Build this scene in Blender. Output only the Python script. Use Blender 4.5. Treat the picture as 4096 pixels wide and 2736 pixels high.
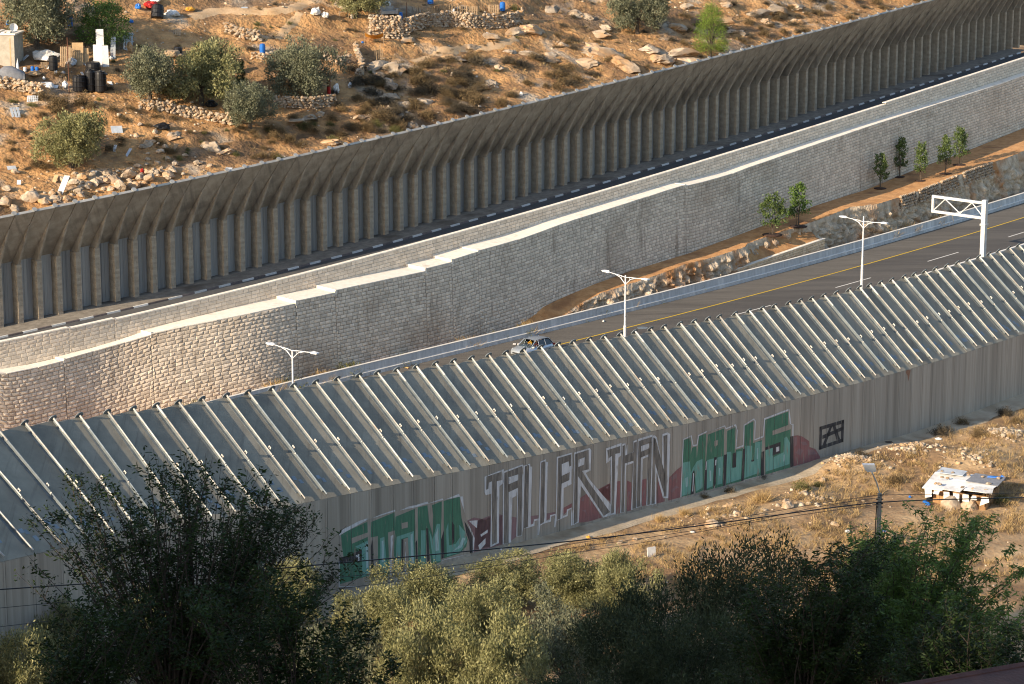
import bpy, bmesh, math, random
import numpy as np
from mathutils import Vector, Matrix
from mathutils.geometry import tessellate_polygon

sc = bpy.context.scene
for o in list(bpy.data.objects):
    bpy.data.objects.remove(o)
col = sc.collection
R = math.radians
rnd = random.Random(7)

# ------------------------------------------------------------------ camera, sky, sun, exposure
F, TH, CH = 10500.0, R(13.0), 47.2          # focal length in photo pixels, pitch, eye height above the highway
cam = bpy.data.cameras.new('camera')
cam.sensor_width = 36.0
cam.lens = 36.0 * F / 4096.0
cam.clip_start = 1.0
cam.clip_end = 3000.0
camo = bpy.data.objects.new('camera', cam)
col.objects.link(camo)
camo.location = (0, 0, CH)
camo.rotation_euler = (R(90) - TH, 0, 0)
sc.camera = camo

SUN_AZ, SUN_EL = R(40.5), R(20.0)            # sun stands behind the camera to the left, low
sun_dir = Vector((-math.cos(SUN_AZ) * math.cos(SUN_EL), -math.sin(SUN_AZ) * math.cos(SUN_EL), math.sin(SUN_EL)))
world = bpy.data.worlds.new('World')
sc.world = world
world.use_nodes = True
wn = world.node_tree
sky = wn.nodes.new('ShaderNodeTexSky')
sky.sky_type = 'NISHITA'
sky.sun_disc = False
sky.sun_elevation = SUN_EL
sky.sun_rotation = math.atan2(sun_dir.x, sun_dir.y)
bg = wn.nodes['Background']
wn.links.new(sky.outputs[0], bg.inputs[0])
bg.inputs[1].default_value = 0.15
sl = bpy.data.lights.new('sun', 'SUN')
sl.energy = 5.0
sl.angle = R(0.5)
sl.color = (1.0, 0.82, 0.60)
so = bpy.data.objects.new('sun', sl)
col.objects.link(so)
so.rotation_euler = sun_dir.to_track_quat('Z', 'Y').to_euler()
sc.cycles.filter_width = 1.1
sc.view_settings.view_transform = 'Standard'
sc.view_settings.look = 'None'
sc.view_settings.exposure = 0.8
sc.view_settings.gamma = 1.0
sc.view_settings.use_curve_mapping = False

# ------------------------------------------------------------------ photo pixel <-> place
cT, sT = math.cos(TH), math.sin(TH)
def ray(px, py):
    u = (px - 2048) / F; v = (1368 - py) / F
    return np.array([u, cT + v * sT, -sT + v * cT])
def un(px, py, z):
    d = ray(px, py); t = (z - CH) / d[2]
    return np.array([0, 0, CH]) + t * d
def proj(p):
    x, y, z = p[0], p[1], p[2] - CH
    fw = y * cT - z * sT; up = y * sT + z * cT
    return 2048 + F * x / fw, 1368 - F * up / fw
def zat(x, y, py):
    # height at plan position (x, y) seen on photo row py
    v = (1368 - py) / F
    # up = v*fw -> y s + z c = v (y c - z s)
    return CH + (v * y * cT - y * sT) / (cT + v * sT)
def poly(pts, deg):
    p = np.array(pts, float)
    c = np.polyfit((p[:, 0] - 2048) / 2048, p[:, 1], deg)
    return lambda x: np.polyval(c, (np.asarray(x, float) - 2048) / 2048)
def quad(a, b, c):
    return lambda x: a + b * (x / 4096) + c * (x / 4096) ** 2

class Curve:
    """plan curve with height: stations by arc length, n points towards the camera side"""
    def __init__(s, P, step=0.5):
        P = np.asarray(P, float)
        d = np.r_[0, np.cumsum(np.linalg.norm(np.diff(P[:, :2], axis=0), axis=1))]
        s.L = d[-1]
        s.s = np.arange(0, s.L, step)
        s.P = np.array([np.interp(s.s, d, P[:, k]) for k in range(3)]).T
        t = np.gradient(s.P[:, :2], axis=0)
        s.t = t / np.linalg.norm(t, axis=1)[:, None]
        s.px = np.array([proj(p)[0] for p in s.P])
    def pos(s, a):
        return np.array([np.interp(a, s.s, s.P[:, k]) for k in range(3)])
    def tan(s, a):
        v = np.array([np.interp(a, s.s, s.t[:, k]) for k in range(2)])
        return v / np.linalg.norm(v)
    def off(s, a, o, dz=0.0):
        p = s.pos(a); t = s.tan(a)
        return np.array([p[0] + t[1] * o, p[1] - t[0] * o, p[2] + dz])
    def at_px(s, px, o=0.0, dz=0.0):
        # station whose offset point shows at photo column px
        lo, hi = 0.0, s.s[-1]
        for _ in range(40):
            m = (lo + hi) / 2
            if proj(s.off(m, o, dz))[0] < px: lo = m
            else: hi = m
        return (lo + hi) / 2

XS = np.linspace(-700, 4650, 220)
bar_px = [(1000,1620),(2000,1377),(2550,1238),(3100,1096),(3600,963),(4096,810)]
kerb_px = [(0,1351),(161,1320),(453,1253),(752,1185),(1029,1115),(1425,1010),(1781,915),(2056,834),(2264,778),(2459,719),(2649,666),(2953,574),(3270,476),(3453,417),(3631,362),(3763,319),(3941,258),(4062,218)]
feet_px = [(6,1319),(86,1304),(166,1287),(244,1268),(321,1248),(396,1230),(474,1216),(548,1197),(623,1182),(695,1164),(769,1146),(835,1133),(907,1116),(973,1096),(1039,1080),(1106,1064),(1172,1046),(1238,1030),(1301,1013),(1364,998),(1428,981),(1488,964),(1545,946),(1608,931),(1666,915),(1723,899),(1778,883),(1835,866),(1890,852),(1944,837),(1999,822),(2055,809),(2106,794),(2158,778),(2212,765),(2263,751),(2313,737),(2363,720),(2412,706),(2461,692),(2508,680),(2555,666),(2600,652),(2643,641),(2692,627),(2736,614),(2780,600),(2822,588),(2866,575),(2907,561),(2948,551),(2990,538),(3030,526),(3071,513),(3109,499),(3148,488),(3185,476),(3223,465),(3261,453),(3300,439),(3336,428),(3372,422),(3410,405),(3446,393),(3479,383),(3515,373),(3550,360),(3583,350),(3616,343),(3650,330),(3683,317),(3716,304),(3748,297),(3781,287),(3810,278),(3841,268),(3870,257),(3899,251),(3929,239),(3960,230),(3988,218),(4017,207),(4048,195),(4075,184)]
R2t_px = [(0,1385),(276,1320),(459,1278),(1000,1153),(1574,1007),(2100,860),(2500,736),(3000,591),(3542,420),(4096,241)]
R1t_px = [(0,1500),(92,1486),(252,1446),(254,1440),(596,1345),(608,1334),(1000,1256),(1180,1217),(1184,1206),(1338,1173),(1342,1163),(1699,1087),(1702,1076),(1803,1052),(1806,1042),(1909,1009),(1912,1005),(2098,953),(2252,895),(2738,741),(2744,747),(2918,700),(3000,669),(3471,508),(4051,321)]
R1b_px = [(2029,1317),(2115,1268),(2166,1225),(2230,1194),(2367,1136),(2517,1082),(2746,1013),(3050,901),(3258,821),(3459,758),(3517,735),(3695,663),(3821,620),(4096,511)]
K_px = [(2150,1330),(2212,1280),(2321,1217),(2402,1176),(2505,1142),(2609,1110),(2764,1050),(2861,1021),(3080,944),(3258,887),(3402,830),(3517,784),(3580,766),(3689,729),(3775,698),(3896,646),(4096,563)]
top_px = [(210,1681),(316,1670),(428,1655),(531,1641),(623,1632),(712,1618),(807,1601),(904,1589),(990,1575),(1086,1561),(1172,1548),(1261,1535),(1347,1524),(1433,1512),(1508,1497),(1585,1486),(1663,1473),(1740,1463),(1812,1453),(1884,1437),(1953,1427),(2021,1413),(2091,1405),(2160,1396),(2230,1381),(2290,1379),(2355,1368),(2414,1356),(2478,1345),(2537,1334),(2600,1319),(2654,1317),(2718,1307),(2775,1288),(2830,1271),(2875,1271),(2939,1260),(2993,1248),(3046,1234),(3095,1233),(3152,1217),(3198,1213),(3244,1204),(3293,1194),(3343,1177),(3392,1163),(3435,1153),(3474,1145),(3520,1134),(3564,1124),(3613,1113),(3654,1102),(3695,1087),(3738,1079),(3784,1070),(3827,1056),(3870,1043),(3913,1031),(3953,1019),(3990,1010),(4033,998),(4071,985)]
base_px = [(1762,2247),(1895,2217),(2015,2178),(2153,2138),(2315,2091),(2452,2060),(2613,2017),(2722,1994),(2895,1948),(3061,1902),(3172,1867),(3281,1833),(3517,1764),(3689,1707),(3895,1638),(4096,1566)]
zH = lambda x: np.interp(x, [0, 1000, 4096, 4700], [0, 0, 2.2, 2.6])
zF = quad(5.2, 5.0, 2.8)
def mk(pts, deg, zf):
    y = poly(pts, deg)
    return Curve([un(x, y(x), zf(x)) for x in XS])
HW = mk(bar_px, 3, zH)                       # foot of the highway's far barrier
KB = mk(kerb_px, 3, zF)                      # kerb of the upper road
FW = mk(feet_px, 3, zF)                      # feet of the far wall's pillars
R2 = mk(R2t_px, 3, lambda x: zF(x) + 0.9)    # parapet of the upper road
R1 = mk(R1t_px, 3, lambda x: zF(x) - 0.5)    # big stone retaining wall
zN = quad(11.5, -6.0, 2.5)

# ------------------------------------------------------------------ materials
def new_mat(name):
    m = bpy.data.materials.new(name); m.use_nodes = True
    nt = m.node_tree; b = nt.nodes['Principled BSDF']
    return m, nt, b
def N(nt, t, **kw):
    n = nt.nodes.new(t)
    for k, v in kw.items():
        setattr(n, k, v)
    return n
MATS = {}
def pmat(name, c1, c2, scale=2.0, rough=0.9, bump=0.0, bscale=None, stretch=(1, 1, 1), metal=0.0, c3=None, s3=0.3, t3=(0.55, 0.7),
         isl=0.0, obr=0.0, lo=0.35, hi=0.65, coords='pos', trans=0.0, spec=0.3, bstretch=None, detail=6.0, rotz=0.0, st=None):
    m, nt, b = new_mat(name)
    L = nt.links.new
    if coords == 'pos':
        g = N(nt, 'ShaderNodeNewGeometry'); src = g.outputs['Position']
    else:
        g = N(nt, 'ShaderNodeTexCoord'); src = g.outputs['Object']
    if obr and coords != 'pos':
        oi0 = N(nt, 'ShaderNodeObjectInfo'); ad = N(nt, 'ShaderNodeVectorMath', operation='ADD'); ml = N(nt, 'ShaderNodeMath', operation='MULTIPLY')
        ml.inputs[1].default_value = 37.0
        L(oi0.outputs['Random'], ml.inputs[0]); L(src, ad.inputs[0]); L(ml.outputs[0], ad.inputs[1]); src = ad.outputs[0]
    mp = N(nt, 'ShaderNodeMapping'); mp.inputs['Scale'].default_value = stretch
    mp.inputs['Rotation'].default_value = (0, 0, rotz)
    L(src, mp.inputs[0])
    nz = N(nt, 'ShaderNodeTexNoise'); nz.inputs['Scale'].default_value = scale; nz.inputs['Detail'].default_value = detail
    nz.inputs['Roughness'].default_value = 0.65
    L(mp.outputs[0], nz.inputs['Vector'])
    cr = N(nt, 'ShaderNodeValToRGB')
    cr.color_ramp.elements[0].position = lo; cr.color_ramp.elements[1].position = hi
    cr.color_ramp.elements[0].color = (*c1, 1); cr.color_ramp.elements[1].color = (*c2, 1)
    L(nz.outputs[0], cr.inputs[0])
    out = cr.outputs[0]
    if c3:
        n3 = N(nt, 'ShaderNodeTexNoise'); n3.inputs['Scale'].default_value = s3; n3.inputs['Detail'].default_value = 4
        L(mp.outputs[0], n3.inputs['Vector'])
        r3 = N(nt, 'ShaderNodeMapRange'); r3.inputs[1].default_value = t3[0]; r3.inputs[2].default_value = t3[1]
        L(n3.outputs[0], r3.inputs[0])
        mx = N(nt, 'ShaderNodeMix', data_type='RGBA'); mx.inputs[7].default_value = (*c3, 1)
        L(r3.outputs[0], mx.inputs[0]); L(out, mx.inputs[6]); out = mx.outputs[2]
    if st:      # run-off stains: (colour, scale, stretch, from, to, strength)
        m3 = N(nt, 'ShaderNodeMapping'); m3.inputs['Scale'].default_value = st[2]; m3.inputs['Rotation'].default_value = (0, 0, rotz); L(src, m3.inputs[0])
        n4 = N(nt, 'ShaderNodeTexNoise'); n4.inputs['Scale'].default_value = st[1]; n4.inputs['Detail'].default_value = 7; n4.inputs['Roughness'].default_value = .7; L(m3.outputs[0], n4.inputs['Vector'])
        r4 = N(nt, 'ShaderNodeMapRange'); r4.inputs[1].default_value = st[3]; r4.inputs[2].default_value = st[4]; r4.inputs[4].default_value = st[5]; L(n4.outputs[0], r4.inputs[0])
        x4 = N(nt, 'ShaderNodeMix', data_type='RGBA'); x4.inputs[7].default_value = (*st[0], 1); L(r4.outputs[0], x4.inputs[0]); L(out, x4.inputs[6]); out = x4.outputs[2]
    if isl or obr:
        gg = N(nt, 'ShaderNodeNewGeometry'); oi = N(nt, 'ShaderNodeObjectInfo')
        s = gg.outputs['Random Per Island'] if isl else oi.outputs['Random']
        k = isl or obr
        mr = N(nt, 'ShaderNodeMapRange'); mr.inputs[3].default_value = 1 - k; mr.inputs[4].default_value = 1 + k
        L(s, mr.inputs[0])
        hs = N(nt, 'ShaderNodeHueSaturation'); L(mr.outputs[0], hs.inputs['Value']); L(out, hs.inputs['Color']); out = hs.outputs[0]
    L(out, b.inputs['Base Color'])
    b.inputs['Roughness'].default_value = rough
    b.inputs['Metallic'].default_value = metal
    b.inputs['Specular IOR Level'].default_value = spec
    if bump:
        n2 = N(nt, 'ShaderNodeTexNoise'); n2.inputs['Scale'].default_value = bscale or scale * 4; n2.inputs['Detail'].default_value = 5
        if bstretch:
            m2 = N(nt, 'ShaderNodeMapping'); m2.inputs['Scale'].default_value = bstretch; L(src, m2.inputs[0]); L(m2.outputs[0], n2.inputs['Vector'])
        else:
            L(mp.outputs[0], n2.inputs['Vector'])
        bp = N(nt, 'ShaderNodeBump'); bp.inputs['Strength'].default_value = 0.8; bp.inputs['Distance'].default_value = bump
        L(n2.outputs[0], bp.inputs['Height']); L(bp.outputs[0], b.inputs['Normal'])
    if trans:
        tr = N(nt, 'ShaderNodeBsdfTranslucent'); L(out, tr.inputs['Color'])
        ms = N(nt, 'ShaderNodeMixShader'); ms.inputs[0].default_value = trans
        L(b.outputs[0], ms.inputs[1]); L(tr.outputs[0], ms.inputs[2]); L(ms.outputs[0], nt.nodes['Material Output'].inputs[0])
    MATS[name] = m
    return m
def flat(name, c, rough=0.6, metal=0.0, var=0.12, spec=0.3, **kw):
    d = tuple(max(0, x * (1 - var)) for x in c)
    return pmat(name, d, c, scale=kw.pop('scale', 3.0), rough=rough, metal=metal, spec=spec, **kw)

# concrete of the walls: vertical run-off streaks
M_conc = pmat('wall concrete', (0.30, 0.262, 0.215), (0.43, 0.385, 0.325), 1.6, 0.92, 0.006, 9, stretch=(3.0, 3.0, 0.07), c3=(0.235, 0.205, 0.168), s3=0.5, t3=(0.5, 0.75), obr=0.10, lo=.3, hi=.7, detail=9)
M_conc_in = pmat('inner wall concrete', (0.34, 0.32, 0.29), (0.47, 0.445, 0.405), 0.9, 0.92, 0.005, 9, stretch=(3.2, 3.2, 0.10), c3=(0.26, 0.245, 0.23), s3=0.7, t3=(0.5, 0.75), obr=0.12)
M_slab = pmat('slab concrete', (0.205, 0.19, 0.152), (0.27, 0.25, 0.20), 0.8, 0.85, 0.004, 22, obr=0.13, c3=(0.18, 0.168, 0.14), s3=0.35, t3=(0.52, 0.72), rotz=R(-45), st=((0.13, 0.118, 0.097), 1.3, (2.6, .16, .16), .52, .72, .7))
M_slab_in = pmat('slab underside concrete', (0.31, 0.26, 0.20), (0.43, 0.37, 0.295), 1.2, 0.95, 0.004, 20, obr=0.10, c3=(0.25, 0.21, 0.165), s3=0.5, rotz=R(-46), st=((0.16, 0.135, 0.11), 1.1, (2.2, .2, .2), .5, .7, .7))
M_galv = pmat('galvanised steel', (0.29, 0.28, 0.255), (0.47, 0.45, 0.41), 2.0, 0.5, 0.001, 40, metal=0.2, obr=0.3, c3=(0.24, 0.18, 0.13), s3=0.9, t3=(0.56, 0.75), spec=0.3)
M_galvdark = pmat('dull tarred steel', (0.13, 0.16, 0.18), (0.19, 0.22, 0.24), 3.0, 0.6, obr=0.15)
M_plate = pmat('white steel plate', (0.50, 0.46, 0.40), (0.62, 0.58, 0.52), 4, 0.6)
M_dark = flat('black void', (0.012, 0.012, 0.013), 0.9)
M_strip = pmat('joint strip', (0.10, 0.12, 0.13), (0.16, 0.18, 0.185), 2.5, 0.8, obr=0.1)
M_patch = pmat('blue repair mortar', (0.17, 0.21, 0.245), (0.21, 0.25, 0.285), 4, 0.85, obr=0.14)
M_stone = pmat('limestone block', (0.52, 0.435, 0.34), (0.72, 0.625, 0.505), 3.0, 0.95, 0.012, 14, isl=0.16, c3=(0.44, 0.355, 0.27), s3=0.16, t3=(0.52, 0.72), lo=0.25, hi=0.7, st=((0.24, 0.18, 0.125), 1.2, (1.1, 1.1, .09), .56, .70, .75))
M_stone_p = pmat('limestone block loose', (0.52, 0.435, 0.34), (0.72, 0.625, 0.505), 3.0, 0.95, 0.012, 14, obr=0.16, c3=(0.44, 0.355, 0.27), s3=0.16, t3=(0.52, 0.72), lo=0.25, hi=0.7, st=((0.24, 0.18, 0.125), 1.2, (1.1, 1.1, .09), .56, .70, .75))
M_stonep2 = pmat('pale limestone block', (0.56, 0.475, 0.375), (0.74, 0.645, 0.525), 3.0, 0.95, 0.008, 14, isl=0.13, lo=0.25, hi=0.7)
M_stonep2o = pmat('pale limestone block loose', (0.56, 0.475, 0.375), (0.74, 0.645, 0.525), 3.0, 0.95, 0.008, 14, obr=0.13, lo=0.25, hi=0.7)
M_mortar = pmat('mortar', (0.19, 0.16, 0.125), (0.28, 0.24, 0.19), 4, 0.98)
M_cope = pmat('coping stone', (0.70, 0.63, 0.53), (0.80, 0.74, 0.64), 2.5, 0.9, 0.008, 12, c3=(0.50, 0.42, 0.33), s3=0.8, t3=(0.62, 0.78))
M_pillar = pmat('pillar stone', (0.29, 0.235, 0.175), (0.43, 0.36, 0.275), 2.0, 0.95, 0.012, 16, isl=0.10, lo=0.25, hi=0.75)
M_asph = pmat('highway asphalt', (0.066, 0.060, 0.054), (0.088, 0.081, 0.073), 5, 0.85, 0.004, 60, c3=(0.11, 0.10, 0.088), s3=0.9, t3=(0.45, 0.68), stretch=(.06, .75, 1), rotz=R(-45))
M_asphs = pmat('shoulder asphalt', (0.10, 0.09, 0.077), (0.135, 0.122, 0.104), 4, 0.9, 0.004, 60, c3=(0.085, 0.076, 0.066), s3=0.8, t3=(.5, .7), stretch=(.1, .8, 1), rotz=R(-45))
M_asph2 = pmat('upper road asphalt', (0.055, 0.058, 0.062), (0.085, 0.088, 0.092), 3, 0.9, 0.004, 50, c3=(0.11, 0.105, 0.10), s3=0.25, t3=(0.5, 0.75))
M_pave = pmat('paving', (0.17, 0.15, 0.125), (0.28, 0.25, 0.21), 2, 0.95, 0.01, 14, c3=(0.12, 0.10, 0.08), s3=0.35)
M_yel = pmat('yellow road paint', (0.48, 0.30, 0.02), (0.62, 0.42, 0.05), 6, 0.7)
M_wpaint = pmat('white road paint', (0.52, 0.50, 0.46), (0.68, 0.66, 0.61), 5, 0.7)
M_jersey = pmat('barrier concrete', (0.40, 0.41, 0.41), (0.52, 0.53, 0.53), 1.0, 0.85, 0.01, 7, stretch=(3, 3, 0.4), c3=(0.62, 0.62, 0.60), s3=0.5, t3=(0.55, 0.7))
M_disc = pmat('dull grey plate', (0.27, 0.27, 0.255), (0.36, 0.355, 0.335), 2, .8, obr=.15)
M_jtop = pmat('barrier top lip', (0.60, 0.57, 0.52), (0.72, 0.69, 0.63), 2, 0.85)
M_kerbw = pmat('white kerb paint', (0.50, 0.50, 0.48), (0.66, 0.66, 0.63), 5, 0.8, obr=0.1)
M_kerbd = pmat('dark kerb stone', (0.10, 0.085, 0.08), (0.17, 0.14, 0.13), 5, 0.9, obr=0.2)
M_soil = pmat('red soil', (0.38, 0.185, 0.07), (0.54, 0.30, 0.13), 1.6, 1.0, 0.05, 6, c3=(0.27, 0.135, 0.06), s3=0.35)
M_rockcut = pmat('cut limestone face', (0.27, 0.20, 0.135), (0.66, 0.55, 0.41), 1.7, 0.95, 0.22, 4.5, stretch=(1, 1, 0.55), c3=(0.40, 0.19, 0.075), s3=0.4, t3=(0.54, 0.68), lo=0.25, hi=0.7, detail=9)
M_hill = pmat('hillside earth', (0.24, 0.118, 0.046), (0.52, 0.295, 0.125), 0.8, 1.0, 0.32, 2.6, c3=(0.43, 0.345, 0.25), s3=0.22, t3=(0.55, 0.66), detail=10, lo=.28, hi=.62, st=((0.13, 0.08, 0.045), .12, (1, 1, 1), .48, .60, .8))
M_near = pmat('dry ground', (0.28, 0.175, 0.09), (0.48, 0.33, 0.18), 0.8, 1.0, 0.14, 3.0, c3=(0.20, 0.12, 0.06), s3=0.16, t3=(0.45, 0.62), detail=9)
M_path = pmat('pale path', (0.34, 0.275, 0.19), (0.45, 0.375, 0.275), 0.7, 1.0, 0.05, 5.0, c3=(0.26, 0.195, 0.125), s3=0.4)
M_dirtpath = pmat('trodden dirt', (0.44, 0.28, 0.145), (0.56, 0.39, 0.23), 1.0, 1.0, 0.05, 5.0)
M_rock = pmat('limestone rock', (0.23, 0.17, 0.115), (0.47, 0.39, 0.295), 1.8, 0.95, 0.08, 6, obr=0.16, c3=(0.40, 0.23, 0.105), s3=0.8, t3=(0.5, 0.7), coords='obj', detail=9)
M_rubble = pmat('rubble stone', (0.30, 0.225, 0.15), (0.55, 0.46, 0.35), 3.0, 0.95, 0.03, 9, isl=0.25, c3=(0.42, 0.25, 0.12), s3=0.8, t3=(0.5, 0.7))
M_scrub = pmat('dry scrub', (0.085, 0.06, 0.03), (0.21, 0.148, 0.075), 1.5, 1.0, isl=0.4, trans=0.15)
M_scrubd = pmat('dark scrub', (0.05, 0.042, 0.03), (0.10, 0.082, 0.055), 1.5, 1.0, isl=0.35, trans=0.1)
M_scrubg = pmat('green scrub', (0.085, 0.085, 0.03), (0.165, 0.16, 0.06), 1.5, 1.0, isl=0.35, trans=0.2)
M_straw = pmat('dry straw grass', (0.34, 0.225, 0.095), (0.54, 0.39, 0.19), 1.5, 1.0, isl=0.3, trans=0.25)
M_olive = pmat('olive leaves', (0.135, 0.14, 0.055), (0.30, 0.285, 0.13), 1.2, 0.65, isl=0.4, trans=0.25, spec=0.4, coords='obj')
M_dkolive = pmat('shade-darkened olive leaves', (0.024, 0.034, 0.015), (0.058, 0.074, 0.034), 1.2, 0.7, isl=0.4, trans=0.2, spec=0.25, coords='obj')  # olive leaves again, with the foreground shade darkened into the colour
M_olive2 = pmat('grey olive leaves', (0.10, 0.11, 0.065), (0.19, 0.195, 0.12), 1.2, 0.7, isl=0.35, trans=0.2, spec=0.4, coords='obj')
M_green = pmat('fresh green leaves', (0.06, 0.11, 0.02), (0.14, 0.22, 0.045), 1.2, 0.6, isl=0.35, trans=0.3, spec=0.4, coords='obj')
M_dkgreen = pmat('deep green shade-darkened leaves', (0.009, 0.019, 0.004), (0.032, 0.056, 0.010), 1.2, 0.6, isl=0.45, trans=0.2, spec=0.25, coords='obj')  # deep green, darkened further in the colour to stand in for foreground shade
M_young = pmat('glossy young leaves', (0.05, 0.085, 0.02), (0.13, 0.18, 0.05), 2.2, 0.5, isl=0.4, trans=0.3, spec=0.5, coords='obj')
M_pine = pmat('yellow green needles', (0.10, 0.155, 0.02), (0.20, 0.28, 0.05), 1.8, 0.8, isl=0.3, trans=0.3, coords='obj')
M_bark = pmat('bark', (0.055, 0.042, 0.032), (0.12, 0.095, 0.072), 6, 1.0, 0.01, 20, coords='obj')
M_twig = pmat('twig bark', (0.045, 0.033, 0.026), (0.085, 0.064, 0.05), 6, 1.0, coords='obj')
M_mulch = pmat('dark mulch', (0.03, 0.018, 0.014), (0.07, 0.04, 0.03), 3, 1.0, 0.04, 10)

# ------------------------------------------------------------------ mesh helpers
def tag(o, label=None, cat=None, group=None, kind=None):
    if label: o['label'] = label
    if cat: o['category'] = cat
    if group: o['group'] = group
    if kind: o['kind'] = kind
    return o
def link(name, me, parent=None, loc=None, rot=None, scale=None, **kw):
    o = bpy.data.objects.new(name, me)
    col.objects.link(o)
    if parent is not None: o.parent = parent
    if loc is not None: o.location = loc
    if rot is not None: o.rotation_euler = rot
    if scale is not None: o.scale = scale if hasattr(scale, '__len__') else (scale,) * 3
    return tag(o, **kw)
def empty(name, loc=(0, 0, 0), rz=0.0, **kw):
    o = link(name, None, loc=loc, rot=(0, 0, rz), **kw)
    o.empty_display_size = 0.2
    return o
def mesh_np(name, V, Fq, mat, smooth=False):
    V = np.asarray(V, np.float32); Fq = np.asarray(Fq, np.int32)
    me = bpy.data.meshes.new(name)
    me.vertices.add(len(V)); me.vertices.foreach_set('co', V.ravel())
    n, k = Fq.shape
    me.loops.add(n * k); me.loops.foreach_set('vertex_index', Fq.ravel())
    me.polygons.add(n); me.polygons.foreach_set('loop_start', np.arange(0, n * k, k, dtype=np.int32))
    if smooth: me.polygons.foreach_set('use_smooth', np.ones(n, bool))
    me.update(calc_edges=True); me.validate()
    me.materials.append(mat)
    return me
class MB:
    def __init__(s): s.v = []; s.f = []
    def add(s, pts, faces):
        n = len(s.v); s.v += [tuple(map(float, p)) for p in pts]; s.f += [tuple(n + i for i in f) for f in faces]; return s
    def quad(s, a, b, c, d): return s.add([a, b, c, d], [(0, 1, 2, 3)])
    def hexa(s, p):          # p: 4 lower points, 4 upper points, same order
        return s.add(p, [(3, 2, 1, 0), (4, 5, 6, 7), (0, 1, 5, 4), (1, 2, 6, 5), (2, 3, 7, 6), (3, 0, 4, 7)])
    def box(s, x0, x1, y0, y1, z0, z1):
        return s.hexa([(x0, y0, z0), (x1, y0, z0), (x1, y1, z0), (x0, y1, z0), (x0, y0, z1), (x1, y0, z1), (x1, y1, z1), (x0, y1, z1)])
    def tube(s, pts, r, n=8, cap=True, squash=1.0):
        pts = [Vector(map(float, p)) for p in pts]; rs = r if hasattr(r, '__len__') else [r] * len(pts)
        base = len(s.v); up0 = Vector((0, 0, 1))
        for i, p in enumerate(pts):
            d = (pts[min(i + 1, len(pts) - 1)] - pts[max(i - 1, 0)]).normalized()
            a = d.cross(up0 if abs(d.z) < 0.97 else Vector((1, 0, 0))).normalized(); b = d.cross(a)
            for k in range(n):
                w = 2 * math.pi * k / n
                q = p + a * (rs[i] * math.cos(w)) + b * (rs[i] * squash * math.sin(w)); s.v.append(tuple(q))
        for i in range(len(pts) - 1):
            for k in range(n):
                k2 = (k + 1) % n
                s.f.append((base + i * n + k, base + i * n + k2, base + (i + 1) * n + k2, base + (i + 1) * n + k))
        if cap:
            s.f.append(tuple(base + k for k in reversed(range(n)))); e = base + (len(pts) - 1) * n
            s.f.append(tuple(e + k for k in range(n)))
        return s
    def lathe(s, prof, n=16, cx=0, cy=0):
        base = len(s.v)
        for r, z in prof:
            for k in range(n):
                w = 2 * math.pi * k / n; s.v.append((cx + r * math.cos(w), cy + r * math.sin(w), z))
        for i in range(len(prof) - 1):
            for k in range(n):
                k2 = (k + 1) % n
                s.f.append((base + i * n + k, base + i * n + k2, base + (i + 1) * n + k2, base + (i + 1) * n + k))
        s.f.append(tuple(base + k for k in reversed(range(n)))); e = base + (len(prof) - 1) * n; s.f.append(tuple(e + k for k in range(n)))
        return s
    def mesh(s, name, mat, smooth=False):
        me = bpy.data.meshes.new(name); me.from_pydata(s.v, [], s.f); me.update(); me.materials.append(mat)
        if smooth: me.polygons.foreach_set('use_smooth', [True] * len(me.polygons))
        return me
    def obj(s, name, mat, parent=None, smooth=False, **kw):
        return link(name, s.mesh(name, mat, smooth), parent, **kw)
V3 = lambda p: Vector((float(p[0]), float(p[1]), float(p[2])))

# plan coordinates along the highway: station s, offset o (towards the camera positive)
HP = HW.P; HT = HW.t; HS = HW.s
def so_of(xy):
    xy = np.atleast_2d(np.asarray(xy, float))[:, :2]
    d2 = ((xy[:, None, :] - HP[None, :, :2]) ** 2).sum(2)
    i = d2.argmin(1); w = xy - HP[i, :2]; t = HT[i]
    return HS[i] + (w * t).sum(1), w[:, 0] * t[:, 1] - w[:, 1] * t[:, 0]
def so_fast(xy):
    xy = np.atleast_2d(np.asarray(xy, float))[:, :2]
    out = [so_of(xy[k:k + 4000]) for k in range(0, len(xy), 4000)]
    return np.concatenate([a[0] for a in out]), np.concatenate([a[1] for a in out])
def rel(C):
    s, o = so_of(C.P); k = np.argsort(s); s, o, z = s[k], o[k], C.P[k, 2]
    return lambda a: np.interp(a, s, o), lambda a: np.interp(a, s, z)
oKB, zKB = rel(KB); oFW, zFW = rel(FW); oR2, zR2 = rel(R2); oR1, zR1 = rel(R1)
def W(s, o, z):
    p = HW.off(s, o); return np.array([p[0], p[1], z])
zHW = lambda s: float(np.interp(s, HS, HP[:, 2]))
SMAX = HS[-1]
def sheet(name, rows, mat, smooth=False):
    # rows: list (along) of lists (across) of points
    rows = np.asarray(rows, float); a, b = rows.shape[:2]
    idx = np.arange(a * b).reshape(a, b)
    q = np.stack([idx[:-1, :-1], idx[1:, :-1], idx[1:, 1:], idx[:-1, 1:]], -1).reshape(-1, 4)
    return mesh_np(name, rows.reshape(-1, 3), q, mat, smooth)
from mathutils import noise as mnoise
def fbm(x, y, sc=1.0, oct=4, seed=0.0):
    return mnoise.fractal(Vector((x * sc + seed, y * sc - seed * 0.7, seed)), 0.9, 2.1, oct)

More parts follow.
